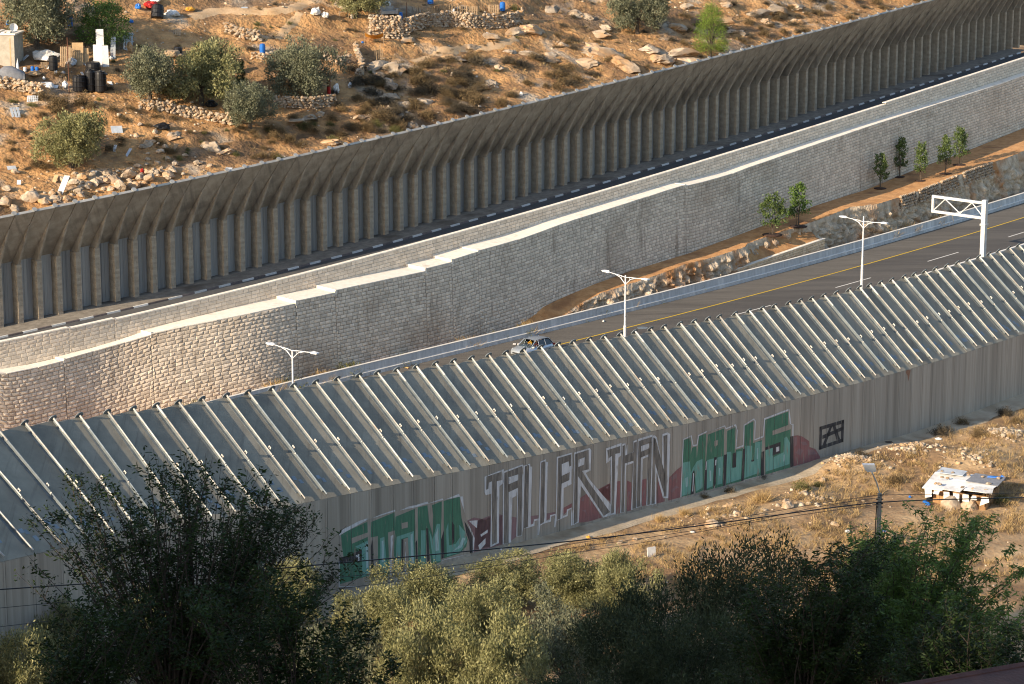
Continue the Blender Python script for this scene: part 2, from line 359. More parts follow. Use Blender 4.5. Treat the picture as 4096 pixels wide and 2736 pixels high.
# ------------------------------------------------------------------ highway
SS = np.arange(0, SMAX, 1.5)
road = link('highway_road', sheet('highway_road', [[W(s, o, zHW(s)) for o in (-0.5, 3, 7, 12, 18, 23.5)] for s in SS], M_asph), kind='structure')
link('shoulder', sheet('shoulder', [[W(s, o, zHW(s) + .004) for o in (-.4, 1.5, 3.5)] for s in SS], M_asphs), road)
yl = link('yellow_line', sheet('yellow_line', [[W(s, 3.55, zHW(s) + .008), W(s, 3.72, zHW(s) + .008)] for s in SS], M_yel), road)
el = link('edge_line', sheet('edge_line', [[W(s, 11.1, zHW(s) + .004), W(s, 11.25, zHW(s) + .004)] for s in SS], M_wpaint), road)
s_d0 = HW.at_px(2924, 7.15)
for k in range(-6, 9):
    a = s_d0 + k * 13.6
    if 2 < a < SMAX - 8:
        link('lane_dash', sheet('lane_dash', [[W(q, 7.08, zHW(q) + .004), W(q, 7.22, zHW(q) + .004)] for q in np.linspace(a, a + 5.0, 5)], M_wpaint), road)
man = MB(); p = W(HW.at_px(2570, 4.6), 4.6, 0)
man.lathe([(0.0, 0.0), (.44, 0.0), (.44, .006), (.36, .008), (0.01, .008)], 20)
link('manhole_cover', man.mesh('manhole_cover', M_galvdark), road, loc=(p[0], p[1], zHW(HW.at_px(2570, 4.6)) + .003))

def swept(name, s0, s1, prof, mat, base, step=1.5, cap=True):
    ss = np.arange(s0, s1, step); ss = np.append(ss, s1) if s1 - ss[-1] > .2 else np.append(ss[:-1], s1)
    m = MB(); n = len(prof)
    for s in ss:
        b = base(s); m.v += [tuple(W(s, b[0] + o, b[1] + z)) for o, z in prof]
    for i in range(len(ss) - 1):
        for k in range(n - 1):
            a = i * n + k; m.f.append((a, a + 1, a + n + 1, a + n))
    if cap:
        m.f.append(tuple(range(n))); m.f.append(tuple(reversed(range((len(ss) - 1) * n, len(ss) * n))))
    return m.mesh(name, mat)
jb = empty('roadside_barrier', W(SMAX / 2, 0, 0), label='long grey concrete safety barrier along the far edge of the highway', cat='barrier')
jprof = [(0.0, -.02), (-.015, .27), (-.11, .36), (-.15, .90), (-.37, .90), (-.42, -.05)]
lprof = [(-.135, .90), (-.135, .935), (-.385, .935), (-.385, .90)]
def rep(o, par):   # keep world placement with an un-rotated parent empty
    o.location = (-par.location.x, -par.location.y, -par.location.z); o.parent = par; return o
s = 1.0
while s < SMAX - 3:
    e = min(s + 6.0, SMAX - 1)
    rep(link('barrier_segment', swept('barrier_segment', s, e - .015, jprof, M_jersey, lambda q: (0, zHW(q)))), jb)
    rep(link('top_lip', swept('top_lip', s, e - .015, lprof, M_jtop, lambda q: (0, zHW(q)))), jb)
    rep(link('ridge_line', swept('ridge_line', s, e - .02, [(-.012, .274), (-.006, .285), (-.055, .338), (-.075, .33)], M_jtop, lambda q: (0, zHW(q)))), jb)
    s = e
mb = empty('median_barrier', W(SMAX / 2, 12, 0), label='low concrete median barrier showing past the near wall at the right', cat='barrier')
mprof = [(-.25, -.02), (-.12, .85), (.12, .85), (.25, -.02)]
s = 1.0
while s < SMAX - 3:
    e = min(s + 6.0, SMAX - 1)
    rep(link('barrier_segment', swept('barrier_segment', s, e - .02, mprof, M_jersey, lambda q: (12.0, zHW(q)))), mb)
    rep(link('top_lip', swept('top_lip', s, e - .02, [(-.13, .85), (-.13, .88), (.13, .88), (.13, .85)], M_jtop, lambda q: (12.0, zHW(q)))), mb)
    s = e

# ------------------------------------------------------------------ upper road with kerb and pavement
up = link('upper_road', sheet('upper_road', [[W(s, o, z) for o, z in ((oR2(s) - .32, zR2(s) - .95), ((oR2(s) + oKB(s)) / 2, zKB(s) * .5 + (zR2(s) - .95) * .5 + .03), (oKB(s) + .02, zKB(s)))] for s in SS], M_asph2), kind='structure')
pv = link('pavement', sheet('pavement', [[W(s, o, z) for o, z in ((oKB(s) - .10, zKB(s) + .125), (oKB(s) - .5 * (oKB(s) - oFW(s)), zKB(s) + .14), (oFW(s) - 1.0, zFW(s) + .16))] for s in SS], M_pave), kind='structure')
a0 = HW.at_px(60, oKB(60)); k = 0; s = 3.0
while s < SMAX - 3:
    white = (k % 2 == 0)
    me = swept('kerb_stone', s, s + 1.08, [(.02, -.02), (.0, .12), (-.02, .135), (-.12, .135), (-.14, -.02)], M_kerbw if white else M_kerbd, lambda q: (oKB(q), zKB(q)), step=1.08)
    link('kerb_stone', me, pv); s += 1.1; k += 1

# ------------------------------------------------------------------ stone retaining walls
def r1_gap(s):        # width of the ledge between the two walls
    px = float(np.interp(s, HS, HW.px))
    return float(np.interp(px, [-500, -150, 220, 650, 1090, 1900, 2300, 3000, 4096, 4700], [-.2, .45, 1.45, .5, 2.35, 2.2, 1.85, 1.45, .95, .8]))
R1tx = np.array([p[0] for p in R1t_px], float); R1ty = np.array([p[1] for p in R1t_px], float)
_r1 = {}
def r1_front(s):
    o = float(oR2(s)) + sum(r1_gap(s + q) for q in (-2, -1, 0, 1, 2)) / 5
    p = HW.off(s, o); px = proj((p[0], p[1], zR1(s)))[0]
    if 0 <= px <= 4051:
        z = zat(p[0], p[1], np.interp(px, R1tx, R1ty))
    else:
        q = 0.0 if px < 0 else 4051.0
        z = float(zR1(s)) + _r1.get(q, 0.0)
    return o, z, px
for q in (0.0, 4051.0):
    ss_ = min(np.arange(5, SMAX - 5, .5), key=lambda a: abs(proj(W(a, oR1(a), zR1(a)))[0] - (q + (3 if q == 0 else -3))))
    _r1[q] = r1_front(ss_)[1] - float(zR1(ss_))
R1bx = np.array([p[0] for p in R1b_px], float); R1by = np.array([p[1] for p in R1b_px], float)
def r1_base(s):
    o, z, px = r1_front(s); o += .28
    if px < 2010: return o, zHW(s) - .1
    p = HW.off(s, o); y = np.interp(min(px, 4090), R1bx, R1by) - (0 if px <= 4096 else (px - 4096) * .40)
    zb = zat(p[0], p[1], y)
    return o, max(zHW(s) - .1, zb)
def stone_arrays(sa, sb, za, zb_, o_at, front, bump, gap):
    # one rock-faced block between stations sa..sb, heights given at both ends (bottom, top)
    g = gap
    pts = []
    c = [(sa + g, za[0] + g), (sb - g, zb_[0] + g), (sb - g, zb_[1] - g), (sa + g, za[1] - g)]
    for s, z in c: pts.append(W(s, o_at(s, z), z))
    ins = .018
    c2 = [(sa + g + ins, za[0] + g + ins), (sb - g - ins, zb_[0] + g + ins), (sb - g - ins, zb_[1] - g - ins), (sa + g + ins, za[1] - g - ins)]
    for s, z in c2: pts.append(W(s, o_at(s, z) + front * rnd.uniform(.75, 1.2), z))
    fx, fz = rnd.uniform(.3, .7), rnd.uniform(.35, .65)
    s = sa + (sb - sa) * fx; zlo = za[0] + (zb_[0] - za[0]) * fx; zhi = za[1] + (zb_[1] - za[1]) * fx; z = zlo + (zhi - zlo) * fz
    pts.append(W(s, o_at(s, z) + front + bump, z))
    return pts
SF = [(0, 1, 5, 4), (1, 2, 6, 5), (2, 3, 7, 6), (3, 0, 4, 7), (4, 5, 8), (5, 6, 8), (6, 7, 8), (7, 4, 8)]
def stones_obj(lst, name, mat, par, **kw):
    m = MB()
    for p in lst: m.add(p, SF)
    return rep(link(name, m.mesh(name, mat), **kw), par)
CO = .275
wall1 = empty('stone_retaining_wall', W(SMAX / 2, oR1(SMAX / 2), zHW(SMAX / 2)), label='tall rock-faced limestone block retaining wall between the two roads', cat='retaining wall')
grid = np.arange(2, SMAX - 2, 1.0)
G = [(r1_front(s), r1_base(s)) for s in grid]
g_o = np.array([g[0][0] for g in G]); g_zt = np.array([g[0][1] for g in G]); g_zb = np.array([g[1][1] for g in G]); g_px = np.array([g[0][2] for g in G])
steps = [float(np.interp(x, g_px, grid)) for x in (253, 602, 1182, 1340, 1700, 1805, 1911, 2741)]
seg = [2.0] + steps + [SMAX - 3]
st1 = []
for a, b in zip(seg[:-1], seg[1:]):
    zta = r1_front(a + .05)[1]; ztb = r1_front(b - .05)[1]
    def ztop(s): return r1_front(min(max(s, a + .05), b - .05))[1]
    cs = np.append(np.arange(a, b - .01, 1.0), b); czt = np.array([ztop(s) for s in cs]); czb = np.array([r1_base(s)[1] for s in cs]); co_ = np.array([r1_front(s)[0] for s in cs])
    nmax = int((czt - czb).max() / CO) + 2
    for c in range(nmax):
        s = a + (rnd.uniform(-.35, 0))
        while s < b:
            w = rnd.uniform(.36, .66); sa, sb = max(s, a), min(s + w, b); s += w
            if sb - sa < .08: continue
            ta, tb = np.interp(sa, cs, czt) - c * CO, np.interp(sb, cs, czt) - c * CO
            if tb < np.interp(sb, cs, czb) - .3: continue
            zt = float(np.interp(sa, cs, czt))
            st1.append(stone_arrays(sa, sb, (ta - CO, ta), (tb - CO, tb), lambda q, z: float(np.interp(q, cs, co_)) + .045 * (zt - z), .022, rnd.uniform(.012, .05), .013))
def pick(lst, n=300):
    sc_ = []
    for i, p in enumerate(lst):
        x, y = proj(p[8])
        ok = 0 < x < 4096 and 0 < y < np.interp(x, [0, 1000, 2000, 3000, 4096], [1690, 1540, 1330, 1060, 780])
        sc_.append(-(np.hypot(*(np.array(proj(p[1])) - np.array(proj(p[0])))) if ok else 0))
    k = np.argsort(sc_, kind='stable'); return set(int(i) for i in k[:n])
pk = pick(st1)
for i in sorted(pk): stones_obj([st1[i]], 'stone', M_stone_p, wall1)
stones_obj([p for i, p in enumerate(st1) if i not in pk], 'stone_courses', M_stone, wall1, kind='stuff')
core = [[W(s, o, zb - .3), W(s, o - .012 - .0, zt - .02)] for s, o, zt, zb in zip(grid, g_o, g_zt, g_zb)]
core = [[W(s, o + .045 * (zt - zb) + .01, zb - .3), W(s, o - .004, zt - .03)] for s, o, zt, zb in zip(grid, g_o, g_zt, g_zb)]
rep(link('mortar_bed', sheet('mortar_bed', core, M_mortar)), wall1)
for a, b in zip(seg[:-1], seg[1:]):
    s = a
    while s < b - .05:
        e = min(s + 2.4, b)
        if b - e < .5: e = b
        m = MB(); oo = [r1_front(q)[0] for q in (s + .02, e - .02)]; zz = [r1_front(min(max(q, a + .05), b - .05))[1] for q in (s, e)]
        j = [rnd.uniform(-.03, .03) for _ in range(2)]
        i1, i2 = float(oR2(s)) - .05, float(oR2(e)) - .05
        m.hexa([W(s, oo[0] + .05 + j[0], zz[0]), W(e - .006, oo[1] + .05 + j[1], zz[1]), W(e - .006, i2, zz[1]), W(s, i1, zz[0]),
                W(s, oo[0] + .05 + j[0], zz[0] + .07), W(e - .006, oo[1] + .05 + j[1], zz[1] + .07), W(e - .006, i2, zz[1] + .09), W(s, i1, zz[0] + .09)])
        rep(m.obj('coping', M_cope), wall1); s = e
for a in steps:
    za, zc = r1_front(a - .25)[1], r1_front(a + .25)[1]
    if abs(zc - za) < .05: continue
    o_ = r1_front(a)[0]; i_ = float(oR2(a)) - .04; lo_ = min(za, zc) - .1; hi_ = max(za, zc) + .088; s0_, s1_ = (a - .03, a + .16) if zc > za else (a - .16, a + .03); m = MB()
    m.hexa([W(s0_, o_ + .045, lo_), W(s1_, o_ + .045, lo_), W(s1_, i_, lo_), W(s0_, i_, lo_), W(s0_, o_ + .045, hi_), W(s1_, o_ + .045, hi_), W(s1_, i_, hi_), W(s0_, i_, hi_)]); rep(m.obj('step_stone', M_cope), wall1)
wall2 = empty('stone_parapet_wall', W(SMAX / 2, oR2(SMAX / 2), zR2(SMAX / 2)), label='lower pale block parapet wall edging the upper road behind the retaining wall', cat='parapet wall')
R2st = [(float(np.interp(x, R2.px, so_of(R2.P)[0])), dz) for x, dz in ((276, -.16), (459, -.16), (3542, .22))]
def zp2(s):
    z = float(zR2(s))
    if s < R2st[0][0]: z += .17
    elif s < R2st[1][0]: z += .08
    if s > R2st[2][0]: z += .16
    return z
seg2 = [2.0] + [x[0] for x in R2st] + [SMAX - 3]
st2 = []
for a, b in zip(seg2[:-1], seg2[1:]):
    cs = np.append(np.arange(a, b - .01, 1.0), b); czt = np.array([zp2(min(max(s, a + .02), b - .02)) for s in cs]); czb = np.array([r1_front(min(max(s, 3), SMAX - 4))[1] for s in cs])
    for c in range(10):
        s = a + rnd.uniform(-.35, 0)
        while s < b:
            w = rnd.uniform(.42, .74); sa, sb = max(s, a), min(s + w, b); s += w
            if sb - sa < .08: continue
            ta, tb = np.interp(sa, cs, czt) - c * CO, np.interp(sb, cs, czt) - c * CO
            if tb < np.interp(sb, cs, czb) - .1: continue
            st2.append(stone_arrays(sa, sb, (ta - CO, ta), (tb - CO, tb), lambda q, z: float(oR2(q)), .015, rnd.uniform(.004, .02), .011))
pk = pick(st2)
for i in sorted(pk): stones_obj([st2[i]], 'stone', M_stonep2o, wall2)
stones_obj([p for i, p in enumerate(st2) if i not in pk], 'stone_courses', M_stonep2, wall2, kind='stuff')
rep(link('mortar_bed', sheet('mortar_bed', [[W(s, float(oR2(s)) - .003, float(zR2(s)) - 2.4), W(s, float(oR2(s)) - .003, zp2(s) - .02), W(s, float(oR2(s)) - .3, zp2(s) - .02), W(s, float(oR2(s)) - .3, zp2(s) - 1.2)] for s in grid], M_mortar)), wall2)
for a, b in zip(seg2[:-1], seg2[1:]):
    s = a
    while s < b - .05:
        e = min(s + 1.2, b)
        if b - e < .4: e = b
        m = MB(); z0, z1 = zp2(s + .02), zp2(e - .02); j = rnd.uniform(-.012, .012)
        m.hexa([W(s, oR2(s) + .04 + j, z0), W(e - .007, oR2(e) + .04 + j, z1), W(e - .007, oR2(e) - .36, z1), W(s, oR2(s) - .36, z0),
                W(s, oR2(s) + .04 + j, z0 + .09), W(e - .007, oR2(e) + .04 + j, z1 + .09), W(e - .007, oR2(e) - .36, z1 + .09), W(s, oR2(s) - .36, z0 + .09)])
        rep(m.obj('coping', M_cope), wall2); s = e

# ------------------------------------------------------------------ near barrier wall (leaning slabs with steel ribs)
NTy = poly(top_px, 5)
rx = [p[0] for p in top_px]
left = []; x = rx[0]; d = 112.0
for _ in range(11): x -= d; d += 4.5; left.append(x)
right = []; x = rx[-1]; d = 38.0
for _ in range(9): x += d; d -= .8; right.append(x)
NX = left[::-1] + rx + right
NTy3 = poly(top_px, 3)
def nt(x):
    y = NTy(x) if 210 <= x <= 4071 else (NTy3(x) + (NTy(min(max(x, 210), 4071)) - NTy3(min(max(x, 210), 4071))))
    return un(x, float(y), zN(x))
NT = np.array([nt(x) for x in NX]); nn = len(NT)
tg = np.gradient(NT[:, :2], axis=0)
for _ in range(3): tg[1:-1] = (tg[:-2] + 2 * tg[1:-1] + tg[2:]) / 4
tg /= np.linalg.norm(tg, axis=1)[:, None]
nrm = np.stack([tg[:, 1], -tg[:, 0]], 1)
Dh = np.interp(NX, [210, 1173, 2478, 3433, 4096], [6.75, 6.75, 6.35, 5.75, 5.5]); Dz = np.interp(NX, [210, 1173, 2478, 3433, 4096], [4.95, 4.85, 4.72, 4.75, 4.75])
NF = np.c_[NT[:, :2] + nrm * Dh[:, None], NT[:, 2] - Dz]
by = poly(base_px, 3); zb = []
for i in range(nn):
    p = NF[i]; px = proj((p[0], p[1], -1.2))[0]
    zb.append(zat(p[0], p[1], float(by(px))) if 1700 < px < 4150 else np.nan)
zb = np.array(zb); ok = ~np.isnan(zb); zb = np.interp(np.arange(nn), np.arange(nn)[ok], zb[ok]); zb[:list(ok).index(True)] -= .02 * np.arange(list(ok).index(True))[::-1]
NB = np.c_[NF[:, :2], zb]
lean = empty('leaning_barrier_wall', NB[nn // 2], label='long grey concrete barrier wall in front with leaning ribbed slabs and painted graffiti', cat='barrier wall')
nw = lambda m, name, mat, **kw: rep(m.obj(name, mat, **kw), lean)
def lerp(a, b, t): return a + (b - a) * t
dark_ribs = {i for i in range(nn) if i % 7 == 5 or i % 19 == 9}
for i in range(nn - 1):
    a, b = NB[i], NB[i + 1]; u = (b - a)[:2] / np.linalg.norm((b - a)[:2]); n = np.array([u[1], -u[0]]); g = .015
    fa, fb = NF[i], NF[i + 1]
    def pp(q, off, z, along=0.0): return (q[0] - n[0] * off + u[0] * along, q[1] - n[1] * off + u[1] * along, z)
    m = MB()
    m.hexa([pp(a, 0, a[2] - .6, g), pp(b, 0, b[2] - .6, -g), pp(b, .3, b[2] - .6, -g), pp(a, .3, a[2] - .6, g),
            pp(a, 0, fa[2] - .02, g), pp(b, 0, fb[2] - .02, -g), pp(b, .3, fb[2] - .02, -g), pp(a, .3, fa[2] - .02, g)])
    w = .16   # slightly proud casting strip along the joint
    m.hexa([pp(b, -.012, b[2] - .6, -w), pp(b, -.012, b[2] - .6, -g - .01), pp(b, .01, b[2] - .6, -g - .01), pp(b, .01, b[2] - .6, -w),
            pp(b, -.012, fb[2] - .05, -w), pp(b, -.012, fb[2] - .05, -g - .01), pp(b, .01, fb[2] - .05, -g - .01), pp(b, .01, fb[2] - .05, -w)])
    nw(m, 'panel', M_conc)
    # leaning slab
    A0, A1, B0, B1 = (V3(NF[i]), V3(NT[i]), V3(NF[i + 1]), V3(NT[i + 1]))
    up_ = ((A1 - A0).cross(B0 - A0)).normalized()
    if up_.z < 0: up_ = -up_
    sag = rnd.uniform(-.012, .012)
    A1 = A1 + (A0 - A1).normalized() * rnd.uniform(.16, .26); B1 = B1 + (B1 - B0).normalized() * rnd.uniform(.0, .05)
    du = (B0 - A0).normalized() * .006
    m = MB(); th = .2
    m.hexa([A0 + du - up_ * th, B0 - du - up_ * th, B1 - du - up_ * th, A1 + du - up_ * th, A0 + du + up_ * sag, B0 - du + up_ * sag, B1 - du + up_ * (sag + rnd.uniform(-.01, .01)), A1 + du + up_ * sag])
    nw(m, 'slab', M_slab)
    al = (A0 - A1).normalized(); us = (B0 - A0).normalized(); A1 = V3(NT[i]); Ls = (A0 - A1).length; Wd = (B0 - A0).length
    def sp(t, w, h): return A1 + al * (t * Ls) + us * w + up_ * (h + sag)
    for k in range(rnd.choice((2, 2, 2, 3))):
        t0 = rnd.uniform(.765, .80) + k * .038; w0 = .48 + k * .24 + rnd.uniform(-.04, .04); hw, hh = rnd.uniform(.11, .15), rnd.uniform(.13, .19); sk = rnd.uniform(-.05, .05)
        if w0 > Wd - .2: continue
        m = MB(); m.hexa([sp(t0, w0 - hw, -.004), sp(t0 + hh * 2 / Ls, w0 - hw, -.004), sp(t0 + hh * 2 / Ls, w0 + hw, -.004), sp(t0, w0 + hw, -.004),
                          sp(t0, w0 - hw, .014), sp(t0 + hh * 2 / Ls, w0 - hw + sk, .014), sp(t0 + hh * 2 / Ls, w0 + hw + sk * .4, .014), sp(t0, w0 + hw, .014)])
        nw(m, 'repair_patch', M_patch)
def half_tube(P0, P1, up_, us, r, h0, n=7, fl=None):
    b_ = 0 if fl is None else fl
    m = MB(); prof = [(-r, b_)] + [(-r * math.cos(math.pi * k / n), h0 + r * math.sin(math.pi * k / n)) for k in range(n + 1)] + [(r, b_)]
    k = len(prof)
    for P in (P0, P1): m.v += [tuple(P + us * a + up_ * b) for a, b in prof]
    for j in range(k - 1): m.f.append((j, j + 1, k + j + 1, k + j))
    m.f.append(tuple(range(k))); m.f.append(tuple(reversed(range(k, 2 * k))))
    return m
for i in range(nn):
    A0, A1 = V3(NF[i]), V3(NT[i]); us = Vector((tg[i][0], tg[i][1], 0)); al = (A0 - A1).normalized(); up_ = us.cross(al).normalized()
    if up_.z < 0: up_ = -up_
    Ls = (A0 - A1).length; q = lambda t: A1 + al * t
    tilt = us * rnd.uniform(-.02, .02)
    strip = MB(); e = Ls - .75
    strip.hexa([q(.5) - us * .19, q(.5) + us * .17, q(e) + us * .17, q(e) - us * .19, q(.5) - us * .19 + up_ * .018, q(.5) + us * .17 + up_ * .018, q(e) + us * .17 + up_ * .018, q(e) - us * .19 + up_ * .018])
    nw(strip, 'joint_strip', M_strip)
    mat = M_galvdark if i in dark_ribs else M_galv
    web = MB(); web.hexa([q(.1) - us * .03, q(.1) + us * .03, q(Ls - .5) + us * .03, q(Ls - .5) - us * .03, q(.1) - us * .03 + up_ * .16, q(.1) + us * .03 + up_ * .16, q(Ls - .5) + us * .03 + up_ * .16, q(Ls - .5) - us * .03 + up_ * .16]); nw(web, 'rib_web', M_strip)
    t1 = Ls * rnd.uniform(.575, .60); rr = rnd.uniform(.031, .043); hh = rnd.uniform(.17, .215)
    rb = nw(half_tube(q(-.02), q(1.0) + tilt * .4, up_, us, rr + .014, hh - .01, fl=hh - .05), 'rib_head', M_galv)
    m = half_tube(q(1.0), q(t1 - .09) + tilt, up_, us, rr, hh, fl=hh - .035); nw(m, 'rib', mat)
    m = half_tube(q(t1 + .10) + tilt, q(Ls - .16) + tilt * rnd.uniform(-.3, 1), up_, us, rr * .96, hh * .95, fl=hh * .95 - .035); nw(m, 'rib', mat)
    m = half_tube(q(t1 - .09), q(t1 + .10), up_, us, rr * .8, hh * .9, fl=.02); nw(m, 'rib_coupling', M_strip)
    m = half_tube(q(t1 - .03), q(t1 + .04), up_, us, rr * .95, hh * .95, fl=hh * .7); nw(m, 'coupling_ring', M_plate)
    dsc = MB(); c = q(-.03) + up_ * .10; k = 14     # round end plate
    ring = [(us * (.26 * math.cos(2 * math.pi * j / k)) + up_ * (.26 * math.sin(2 * math.pi * j / k))) for j in range(k)]
    dsc.v = [tuple(c + r_) for r_ in ring] + [tuple(c - al * .03 + r_) for r_ in ring]
    dsc.f = [tuple(range(k)), tuple(reversed(range(k, 2 * k)))] + [(j, (j + 1) % k, k + (j + 1) % k, k + j) for j in range(k)]
    nw(dsc, 'end_plate', M_galvdark)
    if i % 9 != 4:
        t0 = t1 - rnd.uniform(.42, .62); w0 = .10; s_ = .10; pl = MB()
        # square plate with a round hole: outer square ring plus black plug standing in for the hole's shade
        cc = q(t0) + us * .12 + up_ * (s_ + .12)
        oq = [cc + up_ * a * s_ + al * b * s_ for a, b in ((-1, -1), (1, -1), (1, 1), (-1, 1))]; iq = [cc + up_ * a * .038 + al * b * .038 for a, b in ((-1, -1), (1, -1), (1, 1), (-1, 1))]
        for top in (0, 1):
            hgt = us * (-.02 * top); pl.v += [tuple(v + hgt) for v in oq] + [tuple(v + hgt) for v in iq]
        for j in range(4):
            k2 = (j + 1) % 4
            pl.f += [(8 + j, 8 + k2, 12 + k2, 12 + j), (j, 4 + j, 4 + k2, k2), (j, k2, 8 + k2, 8 + j), (4 + k2, 4 + j, 12 + j, 12 + k2)]
        po = nw(pl, 'lifting_plate', M_plate)
        m = MB(); m.hexa([v + us * .02 for v in iq] + [v + us * .004 for v in iq]); nw(m, 'hole_plug', M_dark)

# ------------------------------------------------------------------ graffiti painted on the near wall
NBs = np.r_[0, np.cumsum(np.linalg.norm(np.diff(NB[:, :2], axis=0), axis=1))]
def wall_hit(px, py):
    d = ray(px, py); best = None
    for i in range(nn - 1):
        a, b = NB[i], NB[i + 1]; u = b[:2] - a[:2]
        # camera (0,0)+t*d = a + k*u
        M_ = np.array([[d[0], -u[0]], [d[1], -u[1]]]); t, k = np.linalg.solve(M_, a[:2])
        if -1e-6 <= k <= 1.000001 and t > 0: return NBs[i] + k * (NBs[i + 1] - NBs[i]), CH + t * d[2]
    return None
def wall_pt(s, z, off):
    i = int(min(max(np.searchsorted(NBs, s, 'right') - 1, 0), nn - 2)); k = (s - NBs[i]) / (NBs[i + 1] - NBs[i])
    a, b = NB[i], NB[i + 1]; u = (b - a)[:2]; u = u / np.linalg.norm(u); p = a[:2] + (b - a)[:2] * k
    return (p[0] + u[1] * off, p[1] - u[0] * off, z)
def clip_x(P, x, keep_gt):
    out = []
    for j in range(len(P)):
        a, b = P[j - 1], P[j]; ia, ib = ((a[0] >= x) == keep_gt), ((b[0] >= x) == keep_gt)
        if ia != ib:
            t = (x - a[0]) / (b[0] - a[0]); out.append((x, a[1] + t * (b[1] - a[1])))
        if ib: out.append(b)
    return out
def paint(polys, org, mat, layer, name, label=None):
    ox, oy, k = org; m = MB(); off = .0135 + .0035 * layer
    for P in polys:
        H = [wall_hit(ox + x / k, oy + y / k) for x, y in P]
        if any(h is None for h in H): continue
        tris = tessellate_polygon([[Vector((h[0], h[1], 0)) for h in H]])
        for t in tris:
            T = [H[j] for j in t]; s0, s1 = min(x[0] for x in T), max(x[0] for x in T)
            for i in range(nn - 1):
                a, b = NBs[i] + .014, NBs[i + 1] - .014
                if b < s0 or a > s1: continue
                Q = clip_x(clip_x(T, a, True), b, False)
                Q = [(x, max(z, float(np.interp(x, NBs, NB[:, 2])) + .02)) for x, z in Q]
                if len(Q) >= 3: m.add([wall_pt(x, z, off) for x, z in Q], [tuple(range(len(Q)))])
    if m.v:
        o = nw(m, name, mat)
        if label: o['label'] = label
gm = lambda n, c, c2, **kw: pmat(n, c2, c, 2.2, 0.85, stretch=(2.5, 2.5, .35), lo=.3, hi=.6, c3=(0.27, 0.235, 0.19), s3=2.6, t3=(.60, .72), **kw)
G_gr = gm('green paint', (0.085, 0.215, 0.135), (0.06, 0.15, 0.10)); G_te = gm('turquoise paint', (0.19, 0.39, 0.325), (0.12, 0.29, 0.24)); G_hi = gm('pale highlight paint', (0.42, 0.56, 0.55), (0.24, 0.42, 0.39))
G_wh = gm('white paint', (0.66, 0.66, 0.67), (0.48, 0.47, 0.46)); G_dk = gm('charcoal paint', (0.045, 0.042, 0.046), (0.085, 0.075, 0.07)); G_br = gm('rubbed brown paint', (0.14, 0.125, 0.11), (0.31, 0.275, 0.235))
G_rd = gm('dark red paint', (0.29, 0.135, 0.13), (0.21, 0.10, 0.10)); G_pk = gm('faded pink paint', (0.28, 0.17, 0.175), (0.20, 0.125, 0.125)); G_bare = gm('bare concrete paint gap', (0.38, 0.335, 0.28), (0.28, 0.245, 0.20))
A = (1350, 1900, 3.485); Bc = (1900, 1700, 3.136); Cc = (2350, 1700, 2.24); Dc = (2700, 1600, 1.917)
paint([[(1800, 640), (1900, 590), (2060, 620), (2091, 590), (2300, 560), (2300, 1090), (1890, 1110), (1910, 880)]], A, G_pk, 0, 'graffiti_background', 'faded pink graffiti between the green letters and the white ones')
paint([[(1830, 640), (1950, 630), (1940, 740), (1880, 690)], [(1990, 830), (2091, 760), (2091, 800), (2000, 860)], [(1960, 980), (2060, 880), (2060, 960), (1980, 1050)]], A, G_wh, 1, 'graffiti_highlight')
paint([[(30, 1200), (150, 1150), (260, 1110), (355, 1130), (520, 1160), (520, 1400), (400, 1490), (0, 1560), (0, 1210)], [(695, 1140), (795, 1130), (790, 1180), (700, 1250)], [(890, 1110), (1005, 1090), (1000, 1130), (890, 1200)]], Bc, G_pk, 0, 'graffiti_background', 'faded red patches behind the tall white letters')
paint([[(1105, 1040), (1215, 980), (1215, 1030), (1105, 1130)], [(1310, 920), (1400, 860), (1590, 1160), (1420, 1215), (1300, 1225)], [(1540, 820), (1700, 730), (1700, 960), (1620, 900)]], Bc, G_rd, 0, 'graffiti_background', 'dark red patches around the letter R')
paint([[(1330, 950), (1375, 880), (1360, 960)], [(1335, 1070), (1390, 1060), (1400, 1140), (1380, 1090)]], Bc, G_pk, 1, 'graffiti_highlight')
paint([[(90, 580), (200, 520), (200, 690)], [(262, 505), (292, 500), (287, 790), (255, 795)], [(350, 495), (392, 515), (390, 768), (348, 775)], [(487, 490), (527, 480), (522, 718), (485, 725)], [(620, 470), (690, 640), (690, 690), (615, 708)], [(733, 470), (800, 400), (842, 368), (833, 655), (722, 680)]], Cc, G_rd, 0, 'graffiti_background', 'dark red graffiti showing between the white letters')
paint([[(745, 470), (800, 430), (800, 470), (755, 500)], [(745, 590), (790, 540), (820, 560), (790, 570), (755, 610)], [(160, 560), (190, 545), (180, 570)], [(360, 600), (385, 590), (365, 660)], [(495, 600), (520, 570), (500, 660)]], Cc, G_pk, 1, 'graffiti_highlight')
